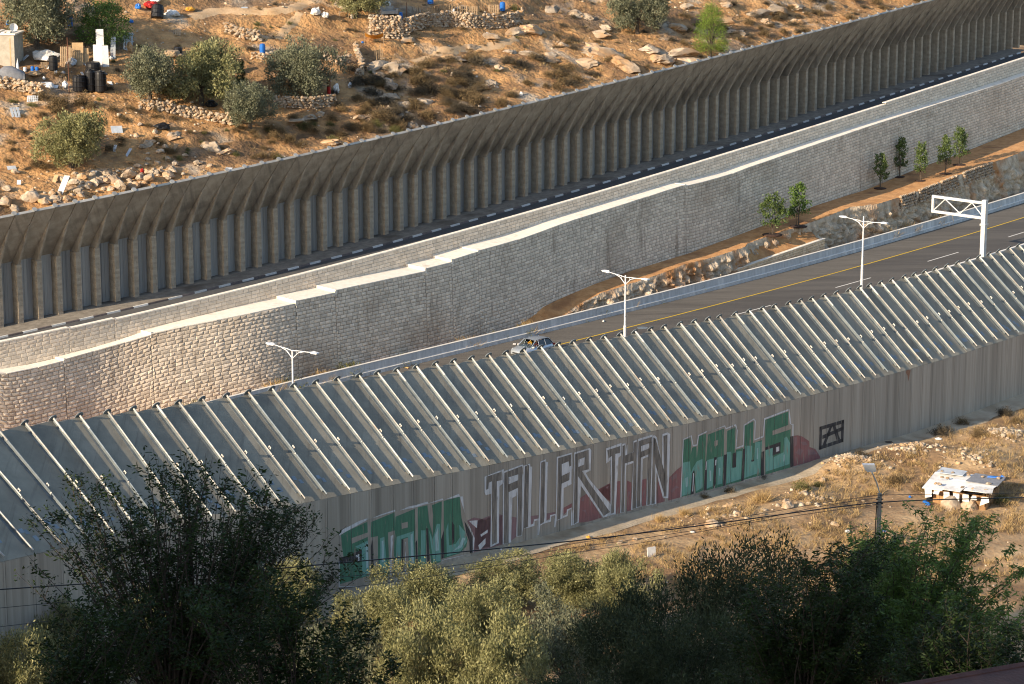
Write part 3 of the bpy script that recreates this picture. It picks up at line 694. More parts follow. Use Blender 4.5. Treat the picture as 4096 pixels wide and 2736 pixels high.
# STAND
paint([[(15, 1560), (15, 1210), (60, 1165), (45, 1000), (22, 830), (45, 770), (130, 730), (300, 640), (420, 600), (425, 625), (600, 550), (800, 482), (805, 520), (1000, 435), (1085, 420), (1250, 370), (1265, 395), (1460, 325), (1475, 350), (1690, 262), (1705, 300), (1745, 297), (1765, 500), (1800, 640), (1870, 780), (1910, 880), (1890, 1080), (1870, 1105), (1500, 1180), (1200, 1350), (700, 1430), (400, 1560)]], A, G_wh, 1, 'graffiti_outline', 'white outline around the green word STAND')
sg = [('S', [(45, 835), (130, 780), (412, 650), (420, 865), (435, 1400), (30, 1520), (30, 1230), (80, 1140), (60, 1010)]),
      ('T', [(462, 655), (790, 520), (800, 770), (700, 800), (720, 1380), (560, 1440), (560, 850), (460, 870)]),
      ('A', [(805, 580), (1075, 470), (1080, 900), (1085, 1330), (990, 1340), (985, 870), (890, 900), (880, 1340), (780, 1370), (790, 900)]),
      ('N', [(1115, 450), (1250, 420), (1270, 640), (1322, 840), (1330, 560), (1312, 420), (1450, 365), (1440, 900), (1435, 1240), (1310, 1250), (1275, 1020), (1236, 700), (1232, 1000), (1232, 1280), (1120, 1310)]),
      ('D', [(1475, 360), (1700, 300), (1725, 600), (1760, 740), (1810, 900), (1790, 1000), (1700, 1090), (1480, 1160)])]
paint([[(25, 840), (420, 620), (780, 510), (1080, 450), (1250, 400), (1460, 350), (1700, 300), (1880, 880), (1865, 1095), (1500, 1172), (1200, 1340), (700, 1420), (400, 1550), (25, 1550)]], A, G_bare, 2, 'graffiti_ground')
for c, P in sg: paint([P], A, G_gr, 3, 'graffiti_letter', 'green graffiti letter %s of the first word' % c)
paint([[(240, 1000), (420, 910), (435, 1380), (340, 1420), (335, 1040)], [(590, 880), (650, 860), (690, 1340), (580, 1400)], [(820, 860), (1060, 780), (1078, 1320), (1000, 1330), (978, 860), (880, 890), (870, 1330), (800, 1350)],
       [(1160, 770), (1222, 770), (1222, 1240), (1160, 1260)], [(1270, 760), (1322, 900), (1380, 680), (1425, 680), (1432, 1200), (1330, 1210)], [(1540, 660), (1550, 980), (1640, 960), (1700, 870), (1690, 690), (1780, 800), (1800, 930), (1700, 1080), (1520, 1130), (1510, 760)]], A, G_te, 4, 'graffiti_shading')
paint([[(385, 960), (415, 940), (425, 1280), (395, 1300)], [(610, 920), (635, 910), (650, 1200), (610, 1220)], [(1010, 830), (1045, 810), (1060, 1250), (1020, 1260)], [(1350, 850), (1400, 720), (1410, 1050), (1360, 1060)], [(1740, 870), (1780, 880), (1720, 1010), (1600, 1060), (1690, 980)]], A, G_hi, 5, 'graffiti_highlight')
paint([[(185, 880), (330, 830), (440, 790), (440, 850), (190, 960)], [(890, 670), (975, 650), (975, 730), (890, 750)], [(480, 880), (558, 860), (550, 1000), (530, 1200), (510, 1200)], [(1256, 425), (1310, 412), (1330, 560), (1322, 830), (1272, 640)]], A, G_bare, 5, 'graffiti_gap')
paint([[(462, 1000), (480, 900), (500, 1240), (520, 1400), (470, 1400)], [(890, 900), (915, 890), (912, 1340), (888, 1340)], [(1232, 740), (1256, 740), (1285, 1240), (1247, 1285)], [(1590, 640), (1625, 700), (1625, 930), (1590, 970)], [(1765, 640), (1800, 700), (1880, 850), (1880, 1085), (1840, 1090), (1835, 930), (1790, 800)], [(22, 1150), (110, 1130), (200, 1090), (335, 1035), (330, 1190), (215, 1215), (60, 1235), (22, 1235)], [(1440, 900), (1480, 760), (1485, 1150), (1445, 1170)], [(1085, 940), (1105, 900), (1115, 1300), (1095, 1320)]], A, G_dk, 5, 'graffiti_shadow')
paint([[(250, 1120), (300, 1095), (300, 1195), (280, 1200), (280, 1140), (250, 1150)], [(735, 850), (775, 830), (750, 1100), (745, 1395), (730, 1400)], [(938, 930), (950, 930), (948, 1330), (936, 1335)]], A, G_wh, 6, 'graffiti_highlight')
# TALLER
tw = [('T', Bc, [[(117, 648), (358, 553), (358, 720), (303, 770), (298, 1480), (205, 1525), (190, 1528), (200, 860), (132, 880), (117, 840)]], [[(140, 648), (330, 585), (330, 690), (270, 705), (270, 1470), (210, 1500), (208, 705), (170, 722), (165, 800), (137, 812)]]),
      ('A', Bc, [[(345, 600), (372, 575), (590, 495), (605, 500), (585, 1390), (515, 1400), (528, 880), (465, 915), (450, 1490), (345, 1498)]], [[(365, 600), (415, 580), (413, 1488), (357, 1490)], [(415, 580), (588, 512), (588, 605), (415, 655)], [(540, 600), (590, 585), (580, 1385), (528, 1392)], [(412, 745), (540, 690), (540, 785), (412, 845)]]),
      ('L', Bc, [[(598, 515), (690, 482), (692, 520), (714, 522), (697, 1130), (697, 1250), (727, 1238), (732, 1185), (800, 1170), (800, 1378), (780, 1380), (778, 1195), (745, 1205), (742, 1262), (662, 1290), (660, 1290), (600, 1300), (580, 1388), (586, 1200)]], [[(622, 518), (675, 500), (663, 1275), (602, 1300)]]),
      ('L', Bc, [[(815, 460), (885, 428), (890, 465), (912, 465), (892, 1200), (935, 1190), (940, 1130), (1020, 1110), (1005, 1280), (990, 1282), (1000, 1130), (952, 1150), (950, 1210), (865, 1235), (815, 1260), (800, 1376), (792, 1378)]], [[(828, 470), (880, 452), (863, 1215), (812, 1250)]]),
      ('E', Bc, [[(1022, 400), (1215, 345), (1222, 540), (1210, 560), (1210, 740), (1110, 790), (1105, 1140), (1145, 1125), (1150, 1060), (1220, 1030), (1220, 1255), (1200, 1262), (1205, 1050), (1165, 1075), (1160, 1140), (1065, 1182), (1020, 1200), (1010, 1288)]], [[(1040, 415), (1205, 365), (1205, 510), (1180, 520), (1170, 455), (1085, 490), (1085, 720), (1068, 1172), (1024, 1192)], [(1080, 640), (1185, 590), (1180, 690), (1078, 738)]]),
      ('R', Bc, [[(1240, 345), (1435, 288), (1457, 315), (1448, 570), (1385, 600), (1440, 690), (1720, 1020), (1722, 1125), (1605, 1162), (1325, 760), (1300, 1220), (1225, 1255)]], [[(1250, 367), (1288, 352), (1283, 1210), (1235, 1245)], [(1288, 352), (1422, 310), (1424, 555), (1340, 575), (1420, 710), (1690, 1090), (1612, 1140), (1330, 700), (1288, 640)]]),
      ('T', Cc, [[(163, 210), (302, 160), (300, 272), (275, 292), (250, 800), (205, 802), (205, 312), (165, 345)]], [[(175, 225), (292, 187), (290, 250), (247, 258), (235, 785), (212, 790), (218, 275), (185, 300)]]),
      ('H', Cc, [[(308, 172), (340, 160), (358, 180), (355, 270), (412, 237), (410, 145), (443, 130), (440, 742), (388, 762), (408, 340), (345, 362), (330, 782), (292, 792)]], [[(312, 187), (334, 178), (326, 778), (300, 785)], [(334, 272), (415, 240), (415, 318), (330, 345)], [(415, 157), (440, 148), (432, 745), (400, 752)]]),
      ('A', Cc, [[(450, 125), (582, 85), (578, 710), (525, 725), (545, 282), (495, 302), (480, 732), (430, 740)]], [[(455, 145), (480, 135), (470, 730), (438, 735)], [(480, 135), (574, 106), (572, 155), (480, 188)], [(545, 155), (575, 147), (560, 710), (533, 718)], [(472, 240), (560, 205), (560, 255), (470, 295)]]),
      ('N', Cc, [[(585, 95), (600, 92), (620, 110), (665, 350), (668, 82), (715, 66), (740, 80), (722, 655), (675, 655), (612, 420), (615, 708), (573, 714)]], [[(588, 112), (604, 118), (600, 703), (570, 708)], [(592, 112), (608, 122), (690, 430), (690, 640), (602, 340)], [(678, 97), (714, 86), (705, 640), (686, 640)]])]
for c, org, wp, dp in tw:
    paint(wp, org, G_wh, 2, 'graffiti_letter', 'white outlined graffiti letter %s' % c); paint(dp, org, G_br, 3, 'graffiti_fill')
paint([[(1292, 432), (1372, 405), (1366, 495), (1292, 525)], [(420, 665), (536, 618), (536, 685), (420, 738)]], Bc, G_wh, 4, 'graffiti_counter')
paint([[(478, 190), (548, 165), (548, 200), (478, 226)]], Cc, G_wh, 4, 'graffiti_counter')
# WALLS
paint([[(60, 300), (125, 270), (140, 345), (165, 340), (175, 270), (240, 238), (248, 250), (382, 193), (388, 215), (465, 185), (480, 230), (470, 365), (520, 345), (525, 190), (605, 140), (618, 160), (612, 300), (672, 275), (682, 140), (875, 66), (890, 185), (908, 182), (905, 508), (880, 528), (40, 752)]], Dc, G_wh, 1, 'graffiti_outline', 'white outline around the green word WALLS')
paint([[(66, 305), (120, 280), (135, 355), (170, 348), (182, 275), (238, 248), (378, 203), (388, 225), (460, 197), (472, 232), (462, 375), (525, 355), (533, 195), (600, 152), (610, 165), (604, 310), (678, 285), (690, 150), (868, 80), (880, 190), (898, 190), (896, 508), (48, 745)]], Dc, G_bare, 2, 'graffiti_ground')
for c, P in [('W', [(65, 307), (122, 287), (118, 420), (130, 365), (162, 355), (165, 450), (182, 277), (235, 257), (232, 440), (217, 690), (155, 722), (145, 560), (130, 730), (48, 742)]), ('A', [(252, 264), (375, 217), (368, 660), (305, 676), (312, 440), (300, 470), (292, 686), (235, 698), (235, 480)]),
             ('L', [(398, 237), (462, 207), (455, 430), (465, 382), (518, 367), (507, 622), (388, 652)]), ('L', [(532, 197), (600, 162), (595, 330), (665, 307), (655, 578), (525, 612)]), ('S', [(690, 152), (868, 87), (865, 190), (885, 207), (880, 518), (690, 572)])]:
    paint([P], Dc, G_gr, 3, 'graffiti_letter', 'green graffiti letter %s of the last word' % c)
paint([[(58, 480), (112, 470), (118, 560), (135, 520), (165, 470), (212, 450), (210, 670), (160, 700), (150, 540), (125, 600), (115, 715), (52, 735)], [(245, 460), (365, 430), (360, 640), (318, 650), (315, 445), (298, 460), (285, 660), (240, 680)], [(395, 400), (430, 395), (432, 520), (465, 500), (470, 395), (512, 390), (503, 605), (392, 640)],
       [(538, 350), (590, 350), (585, 465), (605, 470), (612, 325), (662, 318), (650, 555), (530, 598)], [(692, 385), (750, 360), (750, 440), (830, 400), (835, 290), (855, 280), (880, 330), (875, 490), (692, 550)]], Dc, G_te, 4, 'graffiti_shading')
paint([[(75, 600), (95, 590), (95, 660), (80, 670)], [(262, 540), (275, 540), (275, 620), (265, 620)], [(335, 520), (345, 520), (345, 580), (338, 580)], [(625, 370), (635, 365), (632, 450), (624, 450)], [(830, 420), (840, 415), (836, 470), (828, 470)]], Dc, G_hi, 5, 'graffiti_highlight')
paint([[(130, 560), (145, 530), (150, 620), (140, 732), (117, 735)], [(233, 465), (244, 470), (240, 690), (218, 695)], [(297, 440), (318, 435), (310, 640), (290, 688)], [(372, 420), (397, 415), (384, 662), (365, 665)], [(520, 375), (537, 370), (524, 622), (505, 628)], [(660, 400), (682, 390), (680, 578), (655, 583)], [(690, 362), (752, 340), (807, 320), (805, 405), (745, 425), (748, 365), (690, 385)], [(880, 280), (905, 275), (905, 508), (880, 518)], [(582, 460), (606, 455), (604, 468), (584, 474)], [(440, 410), (466, 400), (466, 515), (438, 520)]], Dc, G_dk, 5, 'graffiti_shadow')
paint([[(772, 362), (796, 355), (796, 390), (772, 398)], [(236, 470), (242, 470), (238, 535), (230, 535)], [(306, 460), (316, 455), (312, 500), (304, 500)], [(136, 560), (142, 560), (136, 700), (130, 700)]], Dc, G_wh, 6, 'graffiti_highlight')
paint([[(745, 235), (888, 182), (888, 222), (745, 270)], [(300, 315), (325, 305), (325, 345), (300, 355)]], Dc, G_bare, 5, 'graffiti_gap')
paint([[(908, 275), (940, 270), (975, 280), (1028, 315), (1030, 360), (1075, 375), (1112, 435), (1110, 455), (980, 488), (908, 508)]], Dc, G_rd, 0, 'graffiti_background', 'dark red graffiti blob right of the green word')
paint([[(920, 405), (950, 370), (985, 385), (960, 425)], [(1015, 380), (1060, 380), (1090, 415), (1020, 420)], [(960, 320), (1000, 320), (1015, 345), (975, 345)], [(912, 285), (935, 280), (935, 340), (915, 360)]], Dc, G_pk, 1, 'graffiti_highlight')
paint([[(1108, 205), (1295, 150), (1293, 178), (1110, 232)], [(1105, 355), (1290, 292), (1290, 320), (1103, 383)], [(1108, 205), (1127, 200), (1122, 376), (1103, 383)], [(1276, 156), (1296, 150), (1290, 320), (1270, 327)], [(1188, 200), (1207, 195), (1155, 340), (1130, 347)], [(1206, 195), (1227, 190), (1265, 300), (1238, 307)], [(1128, 272), (1292, 200), (1292, 228), (1128, 300)]], Dc, G_dk, 0, 'graffiti_frame', 'black painted square frame with a letter A inside')

paint([[(645, 1365), (690, 1372), (680, 1420), (662, 1500), (655, 1430), (636, 1400)]], (3400, 1000, 2.851), pmat('rust stain', (0.22, 0.11, 0.07), (0.30, 0.17, 0.11), 5, .9), 0, 'rust_stain', 'rusty brown stain on the bare right part of the wall')

# ------------------------------------------------------------------ far barrier wall (pillars and leaning slabs seen from inside)
edge_px = [(29,872),(422,789),(574,763),(718,726),(1097,649),(1281,609),(1537,548),(1666,533),(1838,485),(2010,439),(2172,402),(2390,350),(2637,287),(2821,244),(2953,210),(3088,175),(3316,109),(3468,75),(3718,9)]
ey = poly(edge_px, 3)
fx_ = [p[0] for p in feet_px]
FX = [fx_[0] - 80 * k for k in (4, 3, 2, 1)] + fx_ + [fx_[-1] + 27 * k for k in range(1, 9)]
FS = [FW.at_px(x) for x in FX]; nf = len(FS)
for _ in range(2): FS = [FS[0]] + [(FS[i - 1] + FS[i] * 2 + FS[i + 1]) / 4 for i in range(1, nf - 1)] + [FS[-1]]
inner = empty('pillared_barrier_wall', FW.off(FS[nf // 2], 0), label='long dark barrier wall with stone pillars and overhanging slabs beyond the upper road', cat='barrier wall')
fwo = lambda m, name, mat, **kw: rep(m.obj(name, mat, **kw), inner)
PW, PD = .40, .80
def pillar_mesh(h, seed):
    r = random.Random(seed); m = MB(); c = .20; z = 0.0; k = 0
    m.box(-PW / 2 + .015, PW / 2 - .015, -.015 - 0 + .03, PD, 0, h)
    while z < h - .02:
        z1 = min(z + c * r.uniform(.85, 1.15), h); g = .005
        def blk(x0, x1, y0, y1):
            j = r.uniform(0, .022); m.box(x0, x1, y0, y1, z + g, z1 - g)
        if k % 2: blk(-PW / 2 - r.uniform(0, .02), PW / 2 + r.uniform(0, .015), -r.uniform(0, .025), .26)
        else:
            q = r.uniform(-.08, .08); blk(-PW / 2 - r.uniform(0, .02), q - .006, -r.uniform(0, .025), .2); blk(q + .006, PW / 2 + r.uniform(0, .015), -r.uniform(0, .025), .3)
        y = .32
        while y < PD - .05:
            y1 = min(y + r.uniform(.22, .4), PD); blk(-PW / 2 - r.uniform(0, .022), -.02, y, y1 - .012); y = y1
        z = z1; k += 1
    return m.mesh('pillar', M_pillar)
PH = 4.55
pm = [pillar_mesh(PH, 50 + k) for k in range(5)]
FP = [FW.off(s, 0) for s in FS]; FT = [FW.tan(s) for s in FS]
def fh(px): return np.interp(px, [86, 2000, 4017], [4.62, 4.55, 4.5])
EDGE = []; FOLD = []; WBASE = []
for i in range(nf):
    p, t = FP[i], FT[i]; nrm_ = np.array([t[1], -t[0]])
    ang = math.atan2(t[1], t[0]); px = proj(p)[0]
    o = link('pillar', pm[(i * 3) % 5], loc=(p[0], p[1], p[2] - .05), rot=(0, 0, ang), scale=(1, 1, fh(px) / PH))
    rep_l = o.location.copy(); o.parent = inner; o.location = rep_l - inner.location
    wb = p[:2] - nrm_ * PD; WBASE.append((wb[0], wb[1], p[2])); FOLD.append(np.array([wb[0], wb[1], p[2] + fh(px) + .05]))
    e = p[:2] + nrm_ * 2.75
    xq = proj((e[0], e[1], p[2] + 8.6))[0]
    EDGE.append(np.array([e[0], e[1], zat(e[0], e[1], float(ey(min(max(xq, -500), 4300))))]))
print('far slab rise', [round(float(EDGE[i][2] - FOLD[i][2]), 2) for i in range(0, nf, 12)])
# smooth the lip
ez = np.array([e[2] - f[2] for e, f in zip(EDGE, FOLD)])
for _ in range(6): ez = np.r_[ez[0], (ez[:-2] + 2 * ez[1:-1] + ez[2:]) / 4, ez[-1]]
for i in range(nf): EDGE[i][2] = FOLD[i][2] + ez[i]
for i in range(nf - 1):
    a, b = V3(WBASE[i]), V3(WBASE[i + 1]); fa, fb = V3(FOLD[i]), V3(FOLD[i + 1]); u = (b - a).normalized(); n = Vector((u.y, -u.x, 0))
    m = MB(); g = .008
    # panel with shallow vertical ribs
    w = (b - a).length
    m.hexa([a + u * g - n * .25 - Vector((0, 0, .1)), b - u * g - n * .25 - Vector((0, 0, .1)), b - u * g - Vector((0, 0, .1)), a + u * g - Vector((0, 0, .1)), fa + u * g - n * .25, fb - u * g - n * .25, fb - u * g, fa + u * g])
    for k in (.30, .47, .64, .82):
        q0 = a + u * (w * k); q1 = fa + (fb - fa) * k
        m.hexa([q0, q0 + u * .06, q0 + u * .06 + n * .03, q0 + n * .03, q1, q1 + u * .06, q1 + u * .06 + n * .03, q1 + n * .03])
    fwo(m, 'panel', M_conc_in)
    ea, eb = V3(EDGE[i]), V3(EDGE[i + 1]); upn = (ea - fa).cross(fb - fa).normalized()
    if upn.z < 0: upn = -upn
    m = MB(); du = (fb - fa).normalized() * .028; j = rnd.uniform(-.012, .012)
    m.hexa([fa + du + upn * j, fb - du + upn * j, eb - du + upn * j, ea + du + upn * j, fa + du + upn * (.18 + j), fb - du + upn * (.18 + j), eb - du + upn * (.18 + j), ea + du + upn * (.18 + j)])
    fwo(m, 'slab', M_slab_in)
    m = MB(); out = (ea - fa).normalized()
    m.hexa([ea + du + out * .004, eb - du + out * .004, eb - du + out * .05, ea + du + out * .05, ea + du + out * .004 + upn * .2, eb - du + out * .004 + upn * .2, eb - du + out * .05 + upn * .2, ea + du + out * .05 + upn * .2])
    fwo(m, 'edge_trim', M_disc if i % 11 else M_galvdark)
for i in range(nf):
    p, t = V3(FP[i]), FT[i]; u = Vector((t[0], t[1], 0)); n = Vector((t[1], -t[0], 0)); f, e = V3(FOLD[i]), V3(EDGE[i]); d = e - f; up_ = u.cross(d).normalized()
    if up_.z < 0: up_ = -up_
    px = proj(FP[i])[0]; h = fh(px) - .05
    # tapering haunch from the pillar head up under the slab
    hd = p + Vector((0, 0, h)); m = MB(); w = .11
    # points along underside
    tip = f + d * .74; s0 = f + d * .02
    kx = f + d * ((PD + .02) / (2.75 + PD))
    m.hexa([hd - n * PD - u * w, hd - u * w, tip - u * w * .45 - up_ * .02, s0 - u * w - up_ * .005, hd - n * PD + u * w, hd + u * w, tip + u * w * .45 - up_ * .02, s0 + u * w - up_ * .005])
    fwo(m, 'haunch', M_slab_in)
    m = half_tube(e + up_ * .185 + (e - f).normalized() * .02, f + up_ * .185 + d * .2, up_, u, .11, .02); fwo(m, 'rib', M_galv)
    k = 14; c = e + (e - f).normalized() * .075 + up_ * .17; ring = [(u * (.21 * math.cos(2 * math.pi * j / k)) + up_ * (.18 * math.sin(2 * math.pi * j / k))) for j in range(k)]
    dl = (e - f).normalized() * .04; m = MB(); m.v = [tuple(c + r_) for r_ in ring] + [tuple(c + dl + r_) for r_ in ring]
    m.f = [tuple(reversed(range(k))), tuple(range(k, 2 * k))] + [(j, k + j, k + (j + 1) % k, (j + 1) % k) for j in range(k)]
    fwo(m, 'end_plate', M_disc)

# ------------------------------------------------------------------ bank between the highway and the retaining wall
Kx = np.array([p[0] for p in K_px], float); Ky = np.array([p[1] for p in K_px], float)
def bank(s):
    """offsets and heights: rock foot, rock top, wall foot"""
    o1, z1 = r1_base(s); px = float(np.interp(s, grid, g_px)); h = zHW(s)
    f = min(max((px - 2080) / 160.0, 0), 1)
    orf = -.80 - .20 * f - .9 * min(max((px - 3300) / 800, 0), 1)
    orf -= 1.25 * min(max((px - 2850) / 60, 0), 1) * min(max((3330 - px) / 60, 0), 1)
    ok_ = orf - .2 - .45 * f - .35 * min(max((px - 3300) / 800, 0), 1)
    ok_ = max(ok_, o1 + .35)
    p = HW.off(s, ok_); pxk = proj((p[0], p[1], h + 2))[0]
    zk = zat(p[0], p[1], float(np.interp(min(pxk, 4096), Kx, Ky)) - max(0, pxk - 4096) * .42) if f > 0 else h
    zk = h + .05 + f * max(0.05, min(zk, z1 + .1) - h)
    return orf, ok_, zk, o1, z1
bs = np.arange(3, SMAX - 4, .16); BK = [bank(s) for s in bs]
vg = link('roadside_verge', sheet('roadside_verge', [[W(s, o, zHW(s) + dz + .03 * fbm(s, o * 3, .6)) for o, dz in ((-.3, -.03), (-.7, .03), (min(b[0], -.95) - .2, .06))] for s, b in zip(bs, BK)], M_near), kind='structure')
f_ = lambda s: min(max((float(np.interp(s, grid, g_px)) - 2080) / 160.0, 0), 1)
rows = []
for s, b in zip(bs, BK):
    r = []
    for k in range(25):
        t = k / 24; o = b[0] + (b[1] - b[0]) * t ** 1.3; z = zHW(s) - .05 + (b[2] - zHW(s) + .05) * t
        hgt = b[2] - zHW(s); amp = min(.6, .12 + hgt * .2) * f_(s) * math.sin(math.pi * min(t + .12, 1)) ** .5
        nz = mnoise.ridged_multi_fractal(Vector((s * .55, z * .45, 3.3)), 1.0, 2.1, 4, 1.0, 2.0) * .5 - .5 + fbm(s, z, 1.9, 4, 9) * .55
        nz += .45 * fbm(s, z * 1.3, 3.6, 3, 14) + .5 * (mnoise.cell(Vector((s * 1.6, z * 1.9, 2.0))) - .5)
        r.append(W(s + fbm(s, z, .9, 3, 4) * .12, o + amp * nz, z + (.05 * fbm(s, z, 2.0, 3, 1) if k else 0)))
    rows.append(r)
link('rock_face', sheet('rock_face', rows, M_rockcut), kind='structure')
rows = []
for j, (s, b) in enumerate(zip(bs, BK)):
    r = [rows and None]; r = []
    for k in range(8):
        t = k / 7; o = b[1] + (b[3] + .02 - b[1]) * t; z = b[2] + (b[4] - b[2]) * (t ** .8)
        r.append(W(s, o, z - .02 + .05 * fbm(s, o, .9, 4, 2) * math.sin(math.pi * t) + (.07 * fbm(s, 0, 2.3, 3, 5) if k == 0 else 0)))
    rows.append(r)
link('soil_bank', sheet('soil_bank', rows, M_soil, True), kind='structure')
def bank_pt(px, py):
    best = None
    for s, b in zip(bs[::1], BK[::1]):
        pxs = float(np.interp(s, grid, g_px))
        if abs(pxs - px) > 420: continue
        for t in np.linspace(0, 1, 25):
            p = W(s, b[1] + (b[3] - b[1]) * t, b[2] + (b[4] - b[2]) * t ** .8); q = proj(p); d = (q[0] - px) ** 2 + (q[1] - py) ** 2
            if best is None or d < best[0]: best = (d, p, s, t)
    return best

# ------------------------------------------------------------------ hillside beyond the far wall
HSs = np.arange(0, SMAX, .6); HD = np.arange(0, 100, .55)
def hill_raw(s, d, x, y):
    z = float(zFW(s)) + 2.3 + .34 * d + .0006 * d * d
    z += .6 * fbm(x, y, .085, 4, 11) + .30 * fbm(x, y, .42, 5, 5) + .11 * fbm(x, y, 1.3, 3, 7)
    q = (z - 0.11 * s * 0) / 2.3; f = q - math.floor(q)
    z += .55 * (min(f / .35, 1) - f) * min(d / 8, 1)            # weak terraces
    return z
HZ = np.zeros((len(HSs), len(HD))); HXY = np.zeros((len(HSs), len(HD), 2))
for i, s in enumerate(HSs):
    b = HW.off(s, 0); t = HW.tan(s); o0 = float(oFW(s)) - .95
    for j, d in enumerate(HD):
        o = o0 - d; x, y = b[0] + t[1] * o, b[1] - t[0] * o
        HXY[i, j] = x, y; HZ[i, j] = hill_raw(s, d, x, y)
link('hillside', sheet('hillside', np.dstack([HXY, HZ]), M_hill, True), kind='structure')
def hill_z(xy):
    s, o = so_fast(xy); d = np.array([float(oFW(a)) for a in s]) - .95 - o
    i = np.clip(s / .6, 0, len(HSs) - 1.001); j = np.clip(d / .55, 0, len(HD) - 1.001); i0 = i.astype(int); j0 = j.astype(int); a = i - i0; b = j - j0
    z = HZ[i0, j0] * (1 - a) * (1 - b) + HZ[i0 + 1, j0] * a * (1 - b) + HZ[i0, j0 + 1] * (1 - a) * b + HZ[i0 + 1, j0 + 1] * a * b
    return np.where(d < 0, -50, z)
def hit_hill(px, py):
    d = ray(px, py); t = np.arange(150, 430, .5); P = np.outer(t / d[1], d) + np.array([0, 0, CH])
    h = hill_z(P) - P[:, 2]; k = np.where(h > 0)[0]
    if len(k) == 0 or k[0] == 0: return None
    k = k[0]; f = h[k - 1] / (h[k - 1] - h[k]); p = P[k - 1] + (P[k] - P[k - 1]) * f
    return Vector(p)
def kpx(p): return F / (p[1] * cT - (p[2] - CH) * sT)           # photo pixels per metre at a point

# ------------------------------------------------------------------ near ground
NBx = NB[:, :2]; NBt = tg; NBst = NBs
def near_se(xy):
    xy = np.atleast_2d(np.asarray(xy, float))[:, :2]
    d2 = ((xy[:, None, :] - NBx[None]) ** 2).sum(2); i = d2.argmin(1); w = xy - NBx[i]; t = NBt[i]
    return NBst[i] + (w * t).sum(1), w[:, 0] * t[:, 1] - w[:, 1] * t[:, 0]
HEAPS = [(3405, 1890, 2.6, 1.0), (3650, 1850, 3.4, .9), (4030, 1780, 2.8, 1.0), (3900, 1880, 4, .8), (3250, 2030, 3.6, .55), (2950, 2080, 3, .4)]
def near_z0(xy):
    xy = np.atleast_2d(np.asarray(xy, float)); s, e = near_se(xy)
    zw = np.interp(s, NBst, NB[:, 2]) - .012 * np.clip(e, 0, 60)
    zc = 43.4 - xy[:, 1] * math.tan(R(20.6))
    k = .6; m = np.maximum(zw, zc) + k * np.exp(-np.abs(zw - zc) / k / 2)
    n = np.array([.28 * fbm(a, b, .16, 4, 3) + .09 * fbm(a, b, .8, 3, 6) for a, b in xy[:, :2]])
    return m - .35 + n * np.clip((e - 1.5) / 3, 0, 1)
def march(px, py, zf, y0=20, y1=260, st=1.0):
    d = ray(px, py); t = np.arange(y0, y1, st); P = np.outer(t / d[1], d) + np.array([0, 0, CH])
    h = zf(P) - P[:, 2]; k = np.where(h > 0)[0]
    if len(k) == 0 or k[0] == 0: return None
    k = k[0]; f = h[k - 1] / (h[k - 1] - h[k]); return Vector(P[k - 1] + (P[k] - P[k - 1]) * f)
HC = [(march(a, b, near_z0), r, h) for a, b, r, h in HEAPS]
HC = [(c, r, h) for c, r, h in HC if c is not None]
def near_z(xy):
    xy = np.atleast_2d(np.asarray(xy, float)); z = near_z0(xy)
    for c, r, h in HC:
        z = z + h * np.exp(-((xy[:, 0] - c.x) ** 2 + (xy[:, 1] - c.y) ** 2) / (r * r))
    return z
gx = np.arange(-62, 72, .8); gy = np.arange(4, 262, .8)
GX, GY = np.meshgrid(gx, gy); P = np.c_[GX.ravel(), GY.ravel()]
_, E_ = near_se(P); keep = E_ > -1.5
Z = np.full(len(P), -9.0); Z[keep] = near_z(P[keep])
idx = np.arange(len(P)).reshape(GX.shape)
q = np.stack([idx[:-1, :-1], idx[:-1, 1:], idx[1:, 1:], idx[1:, :-1]], -1).reshape(-1, 4); q = q[keep[q].all(1)]
used_ = np.unique(q); mp_ = np.full(len(P), -1); mp_[used_] = np.arange(len(used_))
link('near_ground', mesh_np('near_ground', np.c_[P, Z][used_], mp_[q], M_near, True), kind='structure')
NGZ = Z.reshape(GX.shape)
def near_zi(xy):
    xy = np.atleast_2d(np.asarray(xy, float)); i = np.clip((xy[:, 1] - gy[0]) / .8, 0, len(gy) - 1.001); j = np.clip((xy[:, 0] - gx[0]) / .8, 0, len(gx) - 1.001)
    i0 = i.astype(int); j0 = j.astype(int); a = i - i0; b = j - j0
    return NGZ[i0, j0] * (1 - a) * (1 - b) + NGZ[i0 + 1, j0] * a * (1 - b) + NGZ[i0, j0 + 1] * (1 - a) * b + NGZ[i0 + 1, j0 + 1] * a * b
def hit_near(px, py): return march(px, py, near_zi, 15, 250, .6)
# pale track along the foot of the wall
rows = []
for i in range(0, nn):
    a = NB[i]; n = nrm[i]; w = 1.75 + .5 * fbm(i * 1.4, 0, .5, 3, 8); r = []
    for e in (-.05, .5, 1.1, w * .8, w):
        x, y = a[0] + n[0] * e, a[1] + n[1] * e; r.append((x, y, near_zi([(x, y)])[0] * .5 + a[2] * .5 + .05 if e < .3 else max(near_zi([(x, y)])[0], a[2] - .3) + (.045 if e < w * .9 else -.05)))
    rows.append(r)
link('dirt_track', sheet('dirt_track', rows, M_path, True), kind='structure')
# wide unseen sheet added below everything to bounce light and block it underneath
bgp = MB(); bgp.quad((-1500, -1500, -9), (1500, -1500, -9), (1500, 1500, -9), (-1500, 1500, -9)); bgp.obj('ground', M_near, kind='structure')
# slope from the highway shoulder down to the near wall (behind the wall)
link('inner_verge', sheet('inner_verge', [[W(s, 23.4, zHW(s) - .01), W(s, 25, zHW(s) - .6), W(s, 27, -1.9)] for s in SS], M_near), kind='structure')
